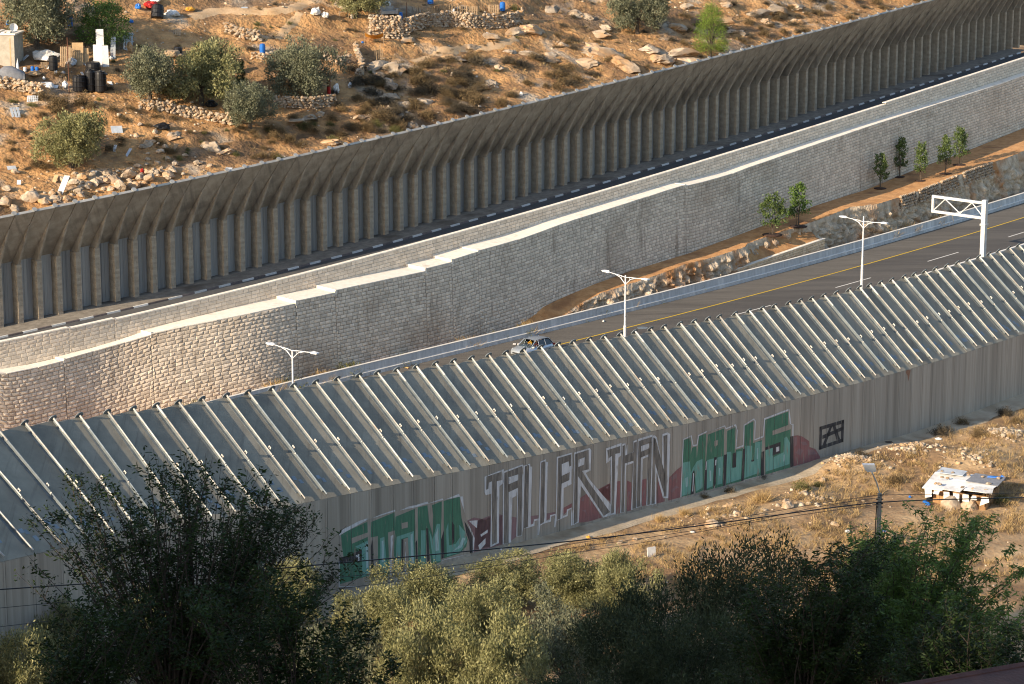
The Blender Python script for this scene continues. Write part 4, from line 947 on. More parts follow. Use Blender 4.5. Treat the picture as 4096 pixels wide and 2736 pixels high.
# unseen house blocks, added behind left of the camera to shade the foreground
M_house = pmat('house stone', (0.42, 0.37, 0.30), (0.55, 0.49, 0.41), 2, .9)
M_glass = pmat('dark window glass', (0.02, 0.025, 0.03), (0.04, 0.045, 0.05), 2, .15, spec=.5)
for k, (hx, hy, w, dpt, top, lab) in enumerate(((-26, 6, 11, 10, 51.5, 'nearest'), (-34, 17, 12, 10, 51.5, 'next nearest'), (-43, 27.5, 13, 10, 50.0, 'second nearest'), (-51, 38, 12, 10, 49.3, 'third nearest'), (-59, 48, 12, 9, 49.6, 'fourth nearest'), (-66, 56, 9, 9, 49.6, 'farthest'))):
    zg = 43.4 - hy * math.tan(R(20.6)) - 3; e = empty('shade_house', (hx, hy, zg), R(-47.5), label='unseen flat roofed house block added to shade the slope, %s from the camera' % lab, cat='house', group='added shade houses behind the viewpoint')
    H_ = top - zg; m = MB(); m.box(-w / 2, w / 2, -dpt / 2, dpt / 2, 0, H_); m.obj('wall', M_house, e)
    m = MB(); m.box(-w / 2 - .2, w / 2 + .2, -dpt / 2 - .2, dpt / 2 + .2, H_ + .002, H_ + .35); m.obj('roof', M_cope, e)
    for fl in range(int(H_ // 3.2)):
        for xx in (-w * .3, 0, w * .3):
            wb = MB(); wb.box(xx - .55, xx + .55, dpt / 2 - .02, dpt / 2 + .03, fl * 3.2 + 1.1, fl * 3.2 + 2.5); wo = wb.obj('window', M_glass, e)

# ------------------------------------------------------------------ vegetation builders
def leaf_quads(C, D, L, Wd, rs):
    """C centres, D directions, L lengths, Wd widths -> quads"""
    n = len(C); a = rs.normal(size=(n, 3)); s = np.cross(D, a); s /= np.linalg.norm(s, axis=1)[:, None] + 1e-9
    tip = C + D * L[:, None]; mid = C + D * (L * .45)[:, None]; hw = s * (Wd / 2)[:, None]
    V = np.stack([C, mid + hw, tip, mid - hw], 1).reshape(-1, 3)
    return V, np.arange(4 * n).reshape(n, 4)
def unit(v): return v / (np.linalg.norm(v, axis=1)[:, None] + 1e-9)
def crown(cents, rad, per, L, Wd, seed, up=.35, out=.6, centre=(0, 0, 0), flat_=1.0):
    rs = np.random.RandomState(seed); cents = np.asarray(cents, float); n = len(cents) * per
    base = np.repeat(cents, per, 0); g = rs.normal(size=(n, 3)) * (np.repeat(rad, per)[:, None] if hasattr(rad, '__len__') else rad); g[:, 2] *= flat_
    C = base + g; D = unit(rs.normal(size=(n, 3)) * .8 + out * unit(base - np.array(centre)) + unit(g) * .4 + np.array([0, 0, up]))
    return leaf_quads(C, D, L * rs.uniform(.7, 1.3, n), Wd * rs.uniform(.7, 1.3, n), rs)
def branches(m, base, ends, r0, seed, n=5):
    r = random.Random(seed); base = Vector(base)
    for e in ends:
        e = Vector(e); mid = base.lerp(e, .5) + Vector((r.uniform(-.2, .2), r.uniform(-.2, .2), r.uniform(-.05, .25))) * (e - base).length * .3
        m.tube([base, mid, e], [r0, r0 * .6, r0 * .15], n, cap=False)
OLIVE = []
def olive_mesh(seed, h=4.6, w=5.2, nc=300, per=56, L=.20, Wd=.085, name='olive', mat=None, clump=.17):
    rs = np.random.RandomState(seed); c = np.array([0, 0, h * .56]); pts = []
    lobes = [(np.array([rs.uniform(-.34, .34) * w, rs.uniform(-.34, .34) * w, h * rs.uniform(.28, .74)]), rs.uniform(.20, .32)) for _ in range(13)]
    while len(pts) < nc:
        lc, lr = lobes[rs.randint(len(lobes))]; v = rs.normal(size=3); v /= np.linalg.norm(v)
        p = lc + v * lr * w * (rs.uniform(.35, 1.0) ** .5) * np.array([1, 1, .85])
        if p[2] < h * .06 or (p[2] < h * .15 and rs.rand() < .4): continue
        pts.append(p)
    V, Q = crown(pts, clump, per, L, Wd, seed + 1, up=.5, out=.5, centre=c)
    cm = mesh_np(name + '_crown', V, Q, mat or M_olive)
    m = MB(); tp = Vector((rs.uniform(-.15, .15), rs.uniform(-.15, .15), h * .24))
    m.tube([(0, 0, -.4), (.04, .03, h * .1), tp], [.24, .19, .15], 7); branches(m, tp, [c + (pts[k] - c) * .7 for k in range(0, nc, 16)], .06, seed)
    return cm, m.mesh(name + '_trunk', M_bark)
def plant(name, meshes, loc, rz, sc_, parts=('crown', 'trunk'), **kw):
    e = empty(name, loc, rz, **kw); e.scale = sc_ if hasattr(sc_, '__len__') else (sc_,) * 3
    for nm, me in zip(parts, meshes): link(nm, me, e)
    return e
OL = [olive_mesh(s_, mat=M_olive2 if s_ % 2 else M_olive) for s_ in (11, 12, 13)]
hill_trees = [  # base px, crown width px, variant, label
    (600, 402, 235, 0, 'rounded grey olive tree right of the black water tanks'), (805, 418, 275, 1, 'largest tall olive tree in the middle of the hillside grove'),
    (1190, 405, 250, 2, 'olive tree beside the red post on the terrace'), (1000, 512, 200, 0, 'small low olive tree below the largest olive'),
    (285, 668, 255, 1, 'olive tree lowest on the left slope above the boulders'), (150, 190, 290, 2, 'dark olive tree at the top left corner behind the shed'),
    (1425, 66, 215, 1, 'olive tree at the top edge above the stone terrace'), (2550, 134, 200, 0, 'lone olive tree on the rocky slope at the top right')]
for k, (bx, by_, wpx, v, lab) in enumerate(hill_trees):
    p = hit_hill(bx, by_)
    if p is None: print('no hit', lab); continue
    sc_ = wpx / kpx(p) / 5.0
    plant('olive_tree', OL[v], p, rnd.uniform(0, 6.28), (sc_, sc_, sc_ * 1.12), label=lab, cat='tree', group='olive trees on the far hillside')
# brighter green trees
def bushy(seed, h, w, nc, per, L, Wd, mat, cone=0.0, base=.15, name='tree'):
    rs = np.random.RandomState(seed); pts = []
    while len(pts) < nc:
        t = rs.uniform(base, 1); r = w / 2 * (1 - cone * t) * math.sqrt(max(0.02, 1 - ((t - .45) / .62) ** 2)) * rs.uniform(.4, 1.08); a = rs.uniform(0, 6.28)
        pts.append((r * math.cos(a), r * math.sin(a), t * h))
    V, Q = crown(pts, .055 * w, per, L, Wd, seed, up=.3, out=.7, centre=(0, 0, h * .3))
    m = MB(); m.tube([(0, 0, -.3), (0, 0, h * base), (0, 0, h * .8)], [.05 * w * .5 + .02, .04 * w * .5 + .015, .01], 6); branches(m, (0, 0, h * base), pts[::12], .018 * w, seed)
    return mesh_np(name + '_crown', V, Q, mat), m.mesh(name + '_trunk', M_bark)
p = hit_hill(410, 195); k_ = kpx(p); plant('fig_tree', bushy(21, 175 / k_, 195 / k_, 190, 40, .17, .10, M_green, name='fig'), p, .4, 1.0, label='bright green leafy tree behind the white boards', cat='tree')
p = hit_hill(2843, 228); k_ = kpx(p); plant('conifer_tree', bushy(22, 205 / k_, 155 / k_, 210, 42, .2, .035, M_pine, cone=.45, name='pine'), p, .4, 1.0, label='light green feathery conifer just above the far wall', cat='tree')
p = hit_hill(965, 352); k_ = kpx(p); plant('cypress_sapling', bushy(23, 105 / k_, 42 / k_, 60, 30, .14, .05, M_dkgreen, cone=.3, base=.05, name='cypress'), p, .4, 1.0, label='small dark cypress sapling right of the largest olive', cat='tree')
# young planted trees
YM = [bushy(31 + k, 3.4, 1.9, 64, 26, .17, .12, m_, base=.28, name='young') for k, m_ in enumerate((M_young, M_young, M_young, M_green))]
def stake(e, h, x): m = MB(); m.tube([(x, .1, -.2), (x, .1, h)], .022, 5); m.obj('stake', M_twig, e)
for bx, by_, hpx, wpx, v, lab in ((3522, 752, 150, 75, 0, 'young planted tree leftmost of the five on the upper planters'), (3596, 708, 170, 68, 2, 'thin sparse young tree second from left on the upper planters'), (3684, 724, 170, 66, 1, 'dark young tree third from left on the upper planters'),
                                  (3782, 694, 165, 74, 0, 'bright young tree fourth from left on the upper planters'), (3836, 660, 165, 78, 1, 'dark rightmost young tree on the upper planters'), (3112, 1006, 180, 118, 1, 'bushy young tree left of the pair in the low stone planter'), (3213, 968, 185, 104, 3, 'bright green young tree right of the pair in the low stone planter')):
    if by_ > 900: b_ = None
    q_ = bank_pt(bx, by_); p = Vector(q_[1]); k_ = kpx(p)
    e = plant('young_tree', YM[v], p, rnd.uniform(0, 6), (wpx / k_ / 2.3, wpx / k_ / 2.3, hpx / k_ / 3.8), label=lab, cat='tree', group='young trees planted along the bank')
    stake(e, 1.3, .18); stake(e, 1.3, -.2)
    m = MB(); m.lathe([(0.01, -.06), (.75, -.05), (.8, .02), (.5, .05), (.01, .06)], 14); link('mulch_bed', m.mesh('mulch_bed', M_mulch, True), e)
    e.children[-1].scale = (1.9 / (wpx / k_), 1.9 / (wpx / k_), 3.4 / (hpx / k_))
# scrub bushes: spiky domes of twigs
def scrub_mesh(seed, mat, n=1, L=.085, Wd=.026, straw=False):
    rs = np.random.RandomState(seed)
    if straw:
        n = 420; d = unit(rs.normal(size=(n, 3)) * np.array([.55, .55, .2]) + np.array([0, 0, 1.0])); C = rs.normal(size=(n, 3)) * np.array([.16, .16, .02])
        V, Q = leaf_quads(C, d, .62 * rs.uniform(.5, 1.3, n), np.full(n, .016), rs)
    else:
        k = 44; d = unit(rs.normal(size=(k, 3))); d[:, 2] = np.abs(d[:, 2]); c = d * rs.uniform(.18, .52, k)[:, None] * np.array([1, 1, .95]) * (1 + .35 * rs.normal(size=(k, 1)) * .5)
        V, Q = crown(c, .075, 30, L, Wd, seed, up=.5, out=.9)
        n = 160; e = unit(rs.normal(size=(n, 3)) + np.array([0, 0, .7])); e[:, 2] = np.abs(e[:, 2]); V2, Q2 = leaf_quads(e * rs.uniform(.05, .3, n)[:, None], unit(e + rs.normal(size=(n, 3)) * .25), rs.uniform(.2, .42, n), np.full(n, .012), rs)
        V = np.concatenate([V, V2]); Q = np.concatenate([Q, Q2 + len(V) - len(V2)])
    V[:, 2] = np.maximum(V[:, 2], -.08)
    return mesh_np('scrub', V, Q, mat)
SCR = {'d': [scrub_mesh(k, M_scrub) for k in (1, 2, 3, 10)], 'k': [scrub_mesh(k, M_scrubd) for k in (4, 5, 11)], 'g': [scrub_mesh(k, M_scrubg) for k in (6, 7)], 's': [scrub_mesh(k, M_straw, straw=True) for k in (8, 9)]}
r5 = random.Random(55)
def bush_at(p, kind, size, label, group, name='dry_bush'):
    me = r5.choice(SCR[kind]); link(name, me, loc=p - Vector((0, 0, .03)), rot=(r5.uniform(-.1, .1), r5.uniform(-.1, .1), r5.uniform(0, 6.28)), scale=(size * r5.uniform(.85, 1.25), size * r5.uniform(.85, 1.25), size * r5.uniform(.7, 1.05)), label=label, cat='bush', group=group)
def above_wall(px): return float(ey(px)) - 25
zones = [((1330, 2420), (230, 760), 150, 'dkdd', (.8, 1.9)), ((1450, 1900), (300, 620), 60, 'kkd', (.9, 1.9)), ((1000, 1600), (470, 640), 40, 'ddg', (.7, 1.6)), ((2150, 2900), (60, 330), 56, 'ddk', (.5, 1.3)), ((2900, 3700), (0, 170), 60, 'ddk', (.7, 1.5)),
         ((30, 420), (300, 480), 16, 'ddg', (.5, 1.1)), ((650, 1100), (500, 640), 20, 'ddg', (.4, .8)), ((950, 2100), (20, 300), 42, 'ddgk', (.35, .8)), ((400, 700), (430, 620), 16, 'dd', (.6, 1.2)), ((0, 330), (420, 700), 22, 'ddk', (.5, 1.2)), ((420, 1000), (180, 420), 18, 'dkg', (.5, 1.1))]
LB = {'d': 'small dry brown bush on the rocky far hillside', 'k': 'small dark withered bush on the rocky far hillside', 'g': 'small olive green bush on the rocky far hillside'}
nb = 0
for (x0, x1), (y0, y1), n, kinds, (s0, s1) in zones:
    for _ in range(n):
        px, py = r5.uniform(x0, x1), r5.uniform(y0, y1)
        if py > above_wall(px) + 15: continue
        p = hit_hill(px, py)
        if p is None: continue
        k_ = r5.choice(kinds); bush_at(p, k_, r5.uniform(s0, s1), LB[k_], {'d': 'dry brown bushes on the hillside', 'k': 'dark withered bushes on the hillside', 'g': 'green bushes on the hillside'}[k_], {'d': 'dry_bush', 'k': 'withered_bush', 'g': 'green_bush'}[k_]); nb += 1
for (px, py, sz) in ((235, 430, 2.0), (330, 425, 1.8), (180, 400, 1.6), (2060, 40, 1.2)):
    p = hit_hill(px, py)
    if p: bush_at(p, 'g' if px > 2000 else 'd', sz, {235: 'large dry feathery bush below the water tanks', 330: 'large dry bush right under the three black tanks', 180: 'large dry bush on the rubble slope left of the tanks', 2060: 'yellow green shrub beside the blue bin on the stone terrace'}[px], None)
# grass tufts
def tuft_field(pts, name, mat, h, per, seed, wid=.02, lean=.5):
    rs = np.random.RandomState(seed); pts = np.asarray(pts, float); n = len(pts) * per; B = np.repeat(pts, per, 0) + rs.normal(size=(n, 3)) * np.array([.09, .09, 0])
    D = unit(rs.normal(size=(n, 3)) * np.array([lean, lean, .1]) + np.array([0, 0, 1])); V, Q = leaf_quads(B, D, h * rs.uniform(.5, 1.3, n), np.full(n, wid), rs)
    return link(name, mesh_np(name, V, Q, mat), kind='stuff')
rs5 = np.random.RandomState(5)
ii = rs5.randint(0, len(HSs) - 1, 9000); jj = rs5.randint(2, len(HD) - 1, 9000); sel = [(*HXY[i, j], HZ[i, j]) for i, j in zip(ii, jj) if fbm(HXY[i, j, 0], HXY[i, j, 1], .13, 3, 21) > -.05]
sel = [p for p in sel if -100 < proj(p)[0] < 4200 and -100 < proj(p)[1] < 900]
o = tuft_field(sel, 'hillside_grass', M_straw, .32, 9, 3, .03); tag(o, 'sparse dry grass over the far hillside', 'grass')
sel2 = [(*HXY[i, j], HZ[i, j]) for i, j in zip(rs5.randint(0, len(HSs) - 1, 12000), rs5.randint(0, len(HD) - 1, 12000)) if fbm(HXY[i, j, 0], HXY[i, j, 1], .10, 4, 33) > .05]
sel2 = [p for p in sel2 if -60 < proj(p)[0] < 4150 and -60 < proj(p)[1] < 900]
o = tuft_field(sel2, 'hillside_scrub', M_scrub, .34, 16, 13, .035, 1.0); tag(o, 'low brown scrub covering patches of the far hillside', 'scrub')
# weeds along the verge
w_px = [(480, 1625), (560, 1612), (640, 1598), (720, 1585), (800, 1560), (845, 1545), (1110, 1500), (1160, 1490), (1260, 1468), (1300, 1462), (1400, 1452), (1610, 1402), (1870, 1362), (1990, 1338), (2090, 1318), (2120, 1300), (2330, 1240), (2400, 1225), (2520, 1190), (2630, 1165), (2790, 1130), (3740, 868), (3770, 855), (3640, 900), (3560, 925), (3960, 790)]
for k, (px, py) in enumerate(w_px):
    s = HW.at_px(px, -.8, .8); bush_at(Vector(W(s, -.8, zHW(s) + .03)), 'g' if px < 3000 and k % 3 else 's', r5.uniform(1.35, 2.1), ('green' if px < 3000 and k % 3 else 'straw coloured') + ' weed clump behind the highway barrier', 'weeds along the barrier, ' + ('green' if px < 3000 and k % 3 else 'dry'), 'weed_clump')

# ------------------------------------------------------------------ trees on the near slope
def at_depth(px, py, y):
    d = ray(px, py); t = y / d[1]; return Vector((d[0] * t, y, CH + d[2] * t))
NOL = [olive_mesh(61, 4.6, 5.0, 170, 150, .16, .06, 'near_olive', M_olive, .21), olive_mesh(62, 4.6, 5.0, 170, 150, .16, .06, 'near_olive', M_olive2, .21), olive_mesh(63, 4.6, 5.0, 170, 150, .16, .06, 'near_olive', M_olive, .21)]
near_ol = [  # crown top px, distance, width m, variant, label
    (1475, 2335, 134, 4.6, 0, 'sunlit olive tree beside the dark thicket, leftmost below the green graffiti'), (1690, 2262, 139, 5.4, 2, 'sunlit olive tree directly under the letters N and D of the green graffiti'),
    (1870, 2330, 132, 4.4, 0, 'sunlit olive tree right of the one under the green graffiti'), (2045, 2232, 142, 5.0, 2, 'tall sunlit olive tree below the letter T of the white graffiti'),
    (2330, 2205, 141, 4.6, 0, 'sunlit olive tree below the letter R of the white graffiti'), (2490, 2235, 137, 4.0, 2, 'small pale olive tree left of the white board'),
    (1720, 2470, 122, 5.2, 0, 'olive tree in half shade at the bottom left of the olive row'), (2010, 2500, 121, 5.2, 2, 'olive tree low in the middle of the olive row'),
    (2270, 2400, 127, 5.0, 1, 'grey olive tree at the right end of the olive row'), (1340, 2480, 124, 4.6, 1, 'olive tree half hidden by the dark thicket'),
    (1120, 2235, 137, 4.8, 0, 'sunlit olive tree showing through the right side of the dark thicket'), (640, 2400, 127, 4.8, 2, 'sunlit olive tree glimpsed through the middle of the dark thicket'), (60, 2505, 122, 5.0, 0, 'sunlit olive tree at the bottom left corner'), (215, 2440, 127, 4.0, 2, 'small sunlit olive tree next to the bottom left corner')]
for px, py, y, wd, v, lab in near_ol:
    t = at_depth(px, py, y); zg = float(near_zi([(t.x, t.y)])[0]); h = max(2.2, t.z - zg)
    plant('olive_tree', NOL[v], (t.x, t.y, zg), rnd.uniform(0, 6.28), (wd / 5.4, wd / 5.4, h / 4.3), label=lab, cat='tree', group='olive trees below the near wall')
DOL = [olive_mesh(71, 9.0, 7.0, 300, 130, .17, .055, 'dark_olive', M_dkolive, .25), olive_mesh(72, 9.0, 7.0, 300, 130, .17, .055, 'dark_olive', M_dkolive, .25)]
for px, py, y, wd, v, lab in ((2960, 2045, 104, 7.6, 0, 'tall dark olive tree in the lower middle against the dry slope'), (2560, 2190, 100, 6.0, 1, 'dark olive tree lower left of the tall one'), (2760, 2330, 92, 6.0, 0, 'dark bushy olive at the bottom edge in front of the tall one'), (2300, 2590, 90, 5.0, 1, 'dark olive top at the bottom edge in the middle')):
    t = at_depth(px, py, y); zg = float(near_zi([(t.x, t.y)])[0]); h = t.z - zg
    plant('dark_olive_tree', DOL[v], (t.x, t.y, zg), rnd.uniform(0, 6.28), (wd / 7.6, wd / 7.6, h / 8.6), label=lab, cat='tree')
# tall twiggy trees: stems fan up from the foot, leaves along the shoots
def stems_tree(name, base, tips, seed, mat, L, Wd, per, droop, r0, label, twigs=4, start=.45, spread=.55):
    rs = np.random.RandomState(seed); r = random.Random(seed); m = MB(); C = []; D = []; base = Vector(base)
    for tp in tips:
        tp = Vector(tp); ln = (tp - base).length; bow = Vector((r.uniform(-.4, .4), r.uniform(-.4, .4), 0)) + Vector((tp.x - base.x, tp.y - base.y, 0)) * -.12
        pts = [base + (tp - base) * t + bow * math.sin(math.pi * t) + Vector((r.gauss(0, .02), r.gauss(0, .02), 0)) * ln * .15 for t in (0, .25, .5, .75, 1)]
        m.tube(pts, [r0, r0 * .75, r0 * .5, r0 * .3, r0 * .08], 5, cap=False)
        shoots = [(pts[2], pts[3]), (pts[3], pts[4])]
        for _ in range(twigs):
            t = r.uniform(start, .97); k = min(int(t * 4), 3); a = pts[k].lerp(pts[k + 1], t * 4 - k); dr = Vector((r.gauss(0, .6), r.gauss(0, .6), r.uniform(.2, 1.1))).normalized(); e = a + dr * r.uniform(.35, 1.0) * spread
            m.tube([a, a.lerp(e, .5) + Vector((0, 0, .04)), e], [r0 * .22, r0 * .15, r0 * .05], 4, cap=False); shoots.append((a, e))
        for a, e in shoots:
            for _ in range(per):
                C.append(tuple(a.lerp(e, r.random() ** .7) + Vector((r.gauss(0, .05), r.gauss(0, .05), r.gauss(0, .05))))); D.append((r.gauss(0, .8), r.gauss(0, .8), r.uniform(-.3, .9) - droop))
    C = np.array(C); D = unit(np.array(D)); n = len(C); V, Q = leaf_quads(C, D, L * rs.uniform(.6, 1.3, n), Wd * rs.uniform(.7, 1.3, n), rs)
    off = np.array(base); V = V - off; m.v = [tuple(np.array(v) - off) for v in m.v]
    e = empty(name, base, label=label, cat='tree')
    link('crown', mesh_np('crown', V, Q, mat), e); m.obj('trunk', M_twig, e)
    return e
r6 = random.Random(66)
def tips_px(lst, y, n, jx, jy, jd):
    out = []
    for _ in range(n):
        px, py = r6.choice(lst); out.append(at_depth(px + r6.gauss(0, jx), py + abs(r6.gauss(0, jy)) - 20, y + r6.gauss(0, jd)))
    return out
sil = [(90, 2200), (170, 2080), (250, 1990), (340, 1900), (420, 1880), (520, 1960), (610, 1880), (700, 1800), (800, 1830), (880, 1910), (980, 1960), (1040, 1890), (1130, 1990), (1200, 2010), (1290, 2060), (1370, 2220), (760, 2050), (560, 2100), (1000, 2120), (400, 2150)]
b = at_depth(720, 3000, 47); 
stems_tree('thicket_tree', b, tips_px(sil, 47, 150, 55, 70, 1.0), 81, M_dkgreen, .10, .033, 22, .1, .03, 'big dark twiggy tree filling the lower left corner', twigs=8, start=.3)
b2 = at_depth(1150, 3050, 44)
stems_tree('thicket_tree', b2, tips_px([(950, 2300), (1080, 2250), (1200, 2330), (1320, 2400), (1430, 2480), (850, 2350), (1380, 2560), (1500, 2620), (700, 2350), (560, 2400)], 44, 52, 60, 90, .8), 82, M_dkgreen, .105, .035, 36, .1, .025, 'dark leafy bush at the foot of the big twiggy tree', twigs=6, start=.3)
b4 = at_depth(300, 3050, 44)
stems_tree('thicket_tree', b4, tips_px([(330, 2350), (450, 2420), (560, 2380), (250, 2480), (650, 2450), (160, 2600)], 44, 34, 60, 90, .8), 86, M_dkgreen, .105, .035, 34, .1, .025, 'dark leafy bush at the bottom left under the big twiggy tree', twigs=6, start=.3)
b3 = at_depth(3560, 2950, 74)
stems_tree('almond_tree', b3, tips_px([(3560, 2120), (3680, 2020), (3640, 2200), (3780, 2080), (3850, 1995), (3930, 2060), (4040, 2170), (4096, 2260), (3960, 2250), (3480, 2230), (3400, 2300), (3760, 2300), (4060, 2420), (3600, 2400), (3700, 2450), (3880, 2380), (3480, 2380), (3960, 2420)], 74, 100, 40, 50, 1.2), 83, M_green, .18, .045, 34, .65, .045, 'green almond tree with long leaves at the right in front of the shack', twigs=8, start=.5, spread=.9)
b5 = at_depth(3200, 3000, 70)
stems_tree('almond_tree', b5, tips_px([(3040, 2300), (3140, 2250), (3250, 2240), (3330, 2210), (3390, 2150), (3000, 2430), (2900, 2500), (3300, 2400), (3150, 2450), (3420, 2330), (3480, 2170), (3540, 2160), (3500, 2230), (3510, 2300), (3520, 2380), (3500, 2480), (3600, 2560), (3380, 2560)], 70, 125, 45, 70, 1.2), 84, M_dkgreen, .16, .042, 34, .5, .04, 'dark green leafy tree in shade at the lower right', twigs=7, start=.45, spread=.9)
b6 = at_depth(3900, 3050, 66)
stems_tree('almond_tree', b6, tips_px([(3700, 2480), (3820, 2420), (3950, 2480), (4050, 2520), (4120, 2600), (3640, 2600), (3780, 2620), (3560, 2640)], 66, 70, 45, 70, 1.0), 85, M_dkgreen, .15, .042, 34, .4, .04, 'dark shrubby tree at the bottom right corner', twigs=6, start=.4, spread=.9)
b7 = at_depth(3480, 2900, 84)
stems_tree('almond_tree', b7, tips_px([(3400, 2200), (3460, 2160), (3530, 2150), (3580, 2210), (3440, 2290), (3540, 2300), (3490, 2380), (3600, 2380)], 84, 70, 35, 50, .8), 87, M_green, .17, .05, 34, .5, .04, 'green leafy tree hiding the foot of the utility pole', twigs=8, start=.4, spread=.9)
# palm at the right edge
pb = at_depth(3960, 2640, 82); e = empty('palm', pb, label='small dark palm with spread fronds at the right edge', cat='palm')
m = MB(); m.tube([(0, 0, -3), (0, 0, 0)], [.16, .13], 8); m.obj('trunk', M_bark, e)
for k in range(22):
    a = k * 2.4; el = r6.uniform(.1, 1.0); Lf = r6.uniform(.9, 1.4); m = MB(); d = Vector((math.cos(a), math.sin(a), 0))
    mid = [d * (Lf * t * math.cos(el * (1 - t * .4))) + Vector((0, 0, Lf * t * math.sin(el) - .5 * t * t * Lf)) for t in (0, .25, .5, .75, 1)]
    s_ = d.cross(Vector((0, 0, 1)))
    for i in range(4):
        for sd in (1, -1):
            for t in (.1, .4, .7):
                c = mid[i].lerp(mid[i + 1], t); tip = c + s_ * sd * .32 * (1 - i * .12) + d * .16 + Vector((0, 0, -.03)); m.add([c, c + d * .035, tip], [(0, 1, 2)])
    m.tube(mid, [.015, .012, .01, .008, .004], 4, cap=False); m.obj('frond', M_dkgreen, e)
# rusty roof edge in the corner
M_rust = pmat('shade-darkened rusty sheet', (0.06, 0.018, 0.012), (0.10, 0.032, 0.02), 2.5, .7, .01, 20, c3=(0.20, 0.13, 0.10), s3=1.5, t3=(.62, .7))  # rust red, its base colour darkened to stand in for shade
a, b = at_depth(3560, 2790, 30), at_depth(4150, 2685, 31.5); e = empty('rusty_roof', a, label='rusty red metal roof edge in the bottom right corner', cat='roof')
u = (b - a); bk = Vector((.35, -3.0, -.2)); m = MB()
m.hexa([v - a for v in (a, b, b + bk, a + bk, a + Vector((0, 0, .12)), b + Vector((0, 0, .12)), b + bk + Vector((0, 0, .12)), a + bk + Vector((0, 0, .12)))]); m.obj('roof_sheet', M_rust, e)
m = MB(); m.tube([Vector((0, .02, .06)), u + Vector((0, .02, .06))], .09, 8); m.obj('gutter', M_rust, e)
gz = at_depth(3900, 2800, 29).z
m = MB(); m.box(.3, 2.2, -3.0, -.5, -7, -.12); m.obj('wall', M_house, e)

# ------------------------------------------------------------------ street lamps on the median
M_lamp = pmat('pale painted steel', (0.52, 0.54, 0.56), (0.60, 0.62, 0.64), 3, .45, metal=.1, spec=.5)
M_lens = pmat('lamp lens', (0.55, 0.56, 0.56), (0.7, 0.7, 0.68), 4, .3)
def street_lamp(px, ytop, yarm, label, mast=0.0):
    s = HW.at_px(px + 3, 12.0, 3.0)
    p = HW.off(s, 12.0); z0 = zHW(s) + .86; zt = zat(p[0], p[1], yarm) - z0; t = HW.tan(s)
    e = empty('street_lamp', (p[0], p[1], z0), math.atan2(t[1], t[0]), label=label, cat='street lamp', group='double arm street lamps')
    m = MB(); m.lathe([(.22, 0), (.22, .03), (.12, .04), (.115, 2.2), (.085, 2.3), (.055, zt + mast)], 10); m.obj('pole', M_lamp, e, smooth=False)
    m = MB()
    for a in range(4):
        m.tube([(.1, 0, 2.9), (.2 * math.cos(a * 1.57 + .6), .2 * math.sin(a * 1.57 + .6), 3.05)], .012, 4)
    m.obj('spike_collar', M_galvdark, e)
    for sd in (1, -1):
        Y = lambda t: sd * t
        m = MB(); m.tube([(0, Y(.03), zt - .55), (0, Y(.55), zt - .12), (0, Y(1.1), zt + .05), (0, Y(1.75), zt + .10)], [.03, .03, .03, .028], 6)
        m.tube([(0, Y(.0), zt - .05), (0, Y(.5), zt + .02), (0, Y(1.1), zt + .05)], .03, 6); m.tube([(0, Y(.42), zt - .24), (0, Y(.42), zt + .0)], .014, 5); ar = m.obj('arm', M_lamp, e)
        m = MB(); y0, y1 = 1.72, 2.42; w = .16; zz = zt + .10
        m.add([(-w * .5, Y(y0), zz - .03), (w * .5, Y(y0), zz - .03), (w, Y(y0 + .2), zz - .03), (w, Y(y1), zz + .02), (-w, Y(y1), zz + .02), (-w, Y(y0 + .2), zz - .03),
               (-w * .4, Y(y0), zz + .05), (w * .4, Y(y0), zz + .05), (w * .8, Y(y0 + .2), zz + .09), (w * .8, Y(y1 - .02), zz + .08), (-w * .8, Y(y1 - .02), zz + .08), (-w * .8, Y(y0 + .2), zz + .09)],
              [(5, 4, 3, 2, 1, 0), (6, 7, 8, 9, 10, 11)] + [(k, (k + 1) % 6, 6 + (k + 1) % 6, 6 + k) for k in range(6)])
        hd = m.obj('lamp_head', M_lamp, e)
        m = MB(); m.box(-.11, .11, min(Y(y0 + .25), Y(y1 - .05)), max(Y(y0 + .25), Y(y1 - .05)), zz - .045, zz - .028); m.obj('lens', M_lens, hd)
street_lamp(1171, 1390, 1400, 'white double arm street lamp nearest to the left, in front of the stone wall')
street_lamp(2497, 1095, 1107, 'white double arm street lamp in the middle, beside the silver car', .12)
street_lamp(3446, 860, 885, 'white double arm street lamp on the right, in front of the cut rock', .42)
# ------------------------------------------------------------------ sign gantry without its sign
s = HW.at_px(3935, 12.0, 3.0); p = HW.off(s, 12.0); t = HW.tan(s); z0 = zHW(s) + .86; zt = zat(p[0], p[1], 800) - z0
M_gan = pmat('galvanised gantry steel', (0.50, 0.50, 0.49), (0.62, 0.62, 0.60), 2.5, .5, metal=.15, spec=.5)
e = empty('sign_gantry', (p[0], p[1], z0), math.atan2(t[1], t[0]), label='galvanised cantilever gantry frame with zigzag bracing and no sign', cat='gantry')
m = MB(); m.box(-.2, .2, -.2, .2, 0, zt); m.obj('post', M_gan, e)
m = MB(); m.box(-.28, .28, -.28, .28, zt - 2.25, zt - 2.2); m.box(-.28, .28, -.28, .28, zt - 2.17, zt - 2.12); fl = m.obj('flange', M_gan, e)
for a in (-.24, .24):
    for b in (-.24, .24): m = MB(); m.tube([(a, b, zt - 2.3), (a, b, zt - 2.05)], .02, 5); m.obj('bolt', M_plate, fl)
gl = 5.2
for zz, nm in ((zt - .28, 'top_beam'), (zt - 1.62, 'bottom_beam')):
    m = MB(); m.box(-.11, .11, .2, gl, zz - .11, zz + .11); m.obj(nm, M_gan, e)
m = MB(); m.box(-.11, .11, gl, gl + .2, zt - 1.73, zt - .17); m.obj('end_post', M_gan, e)
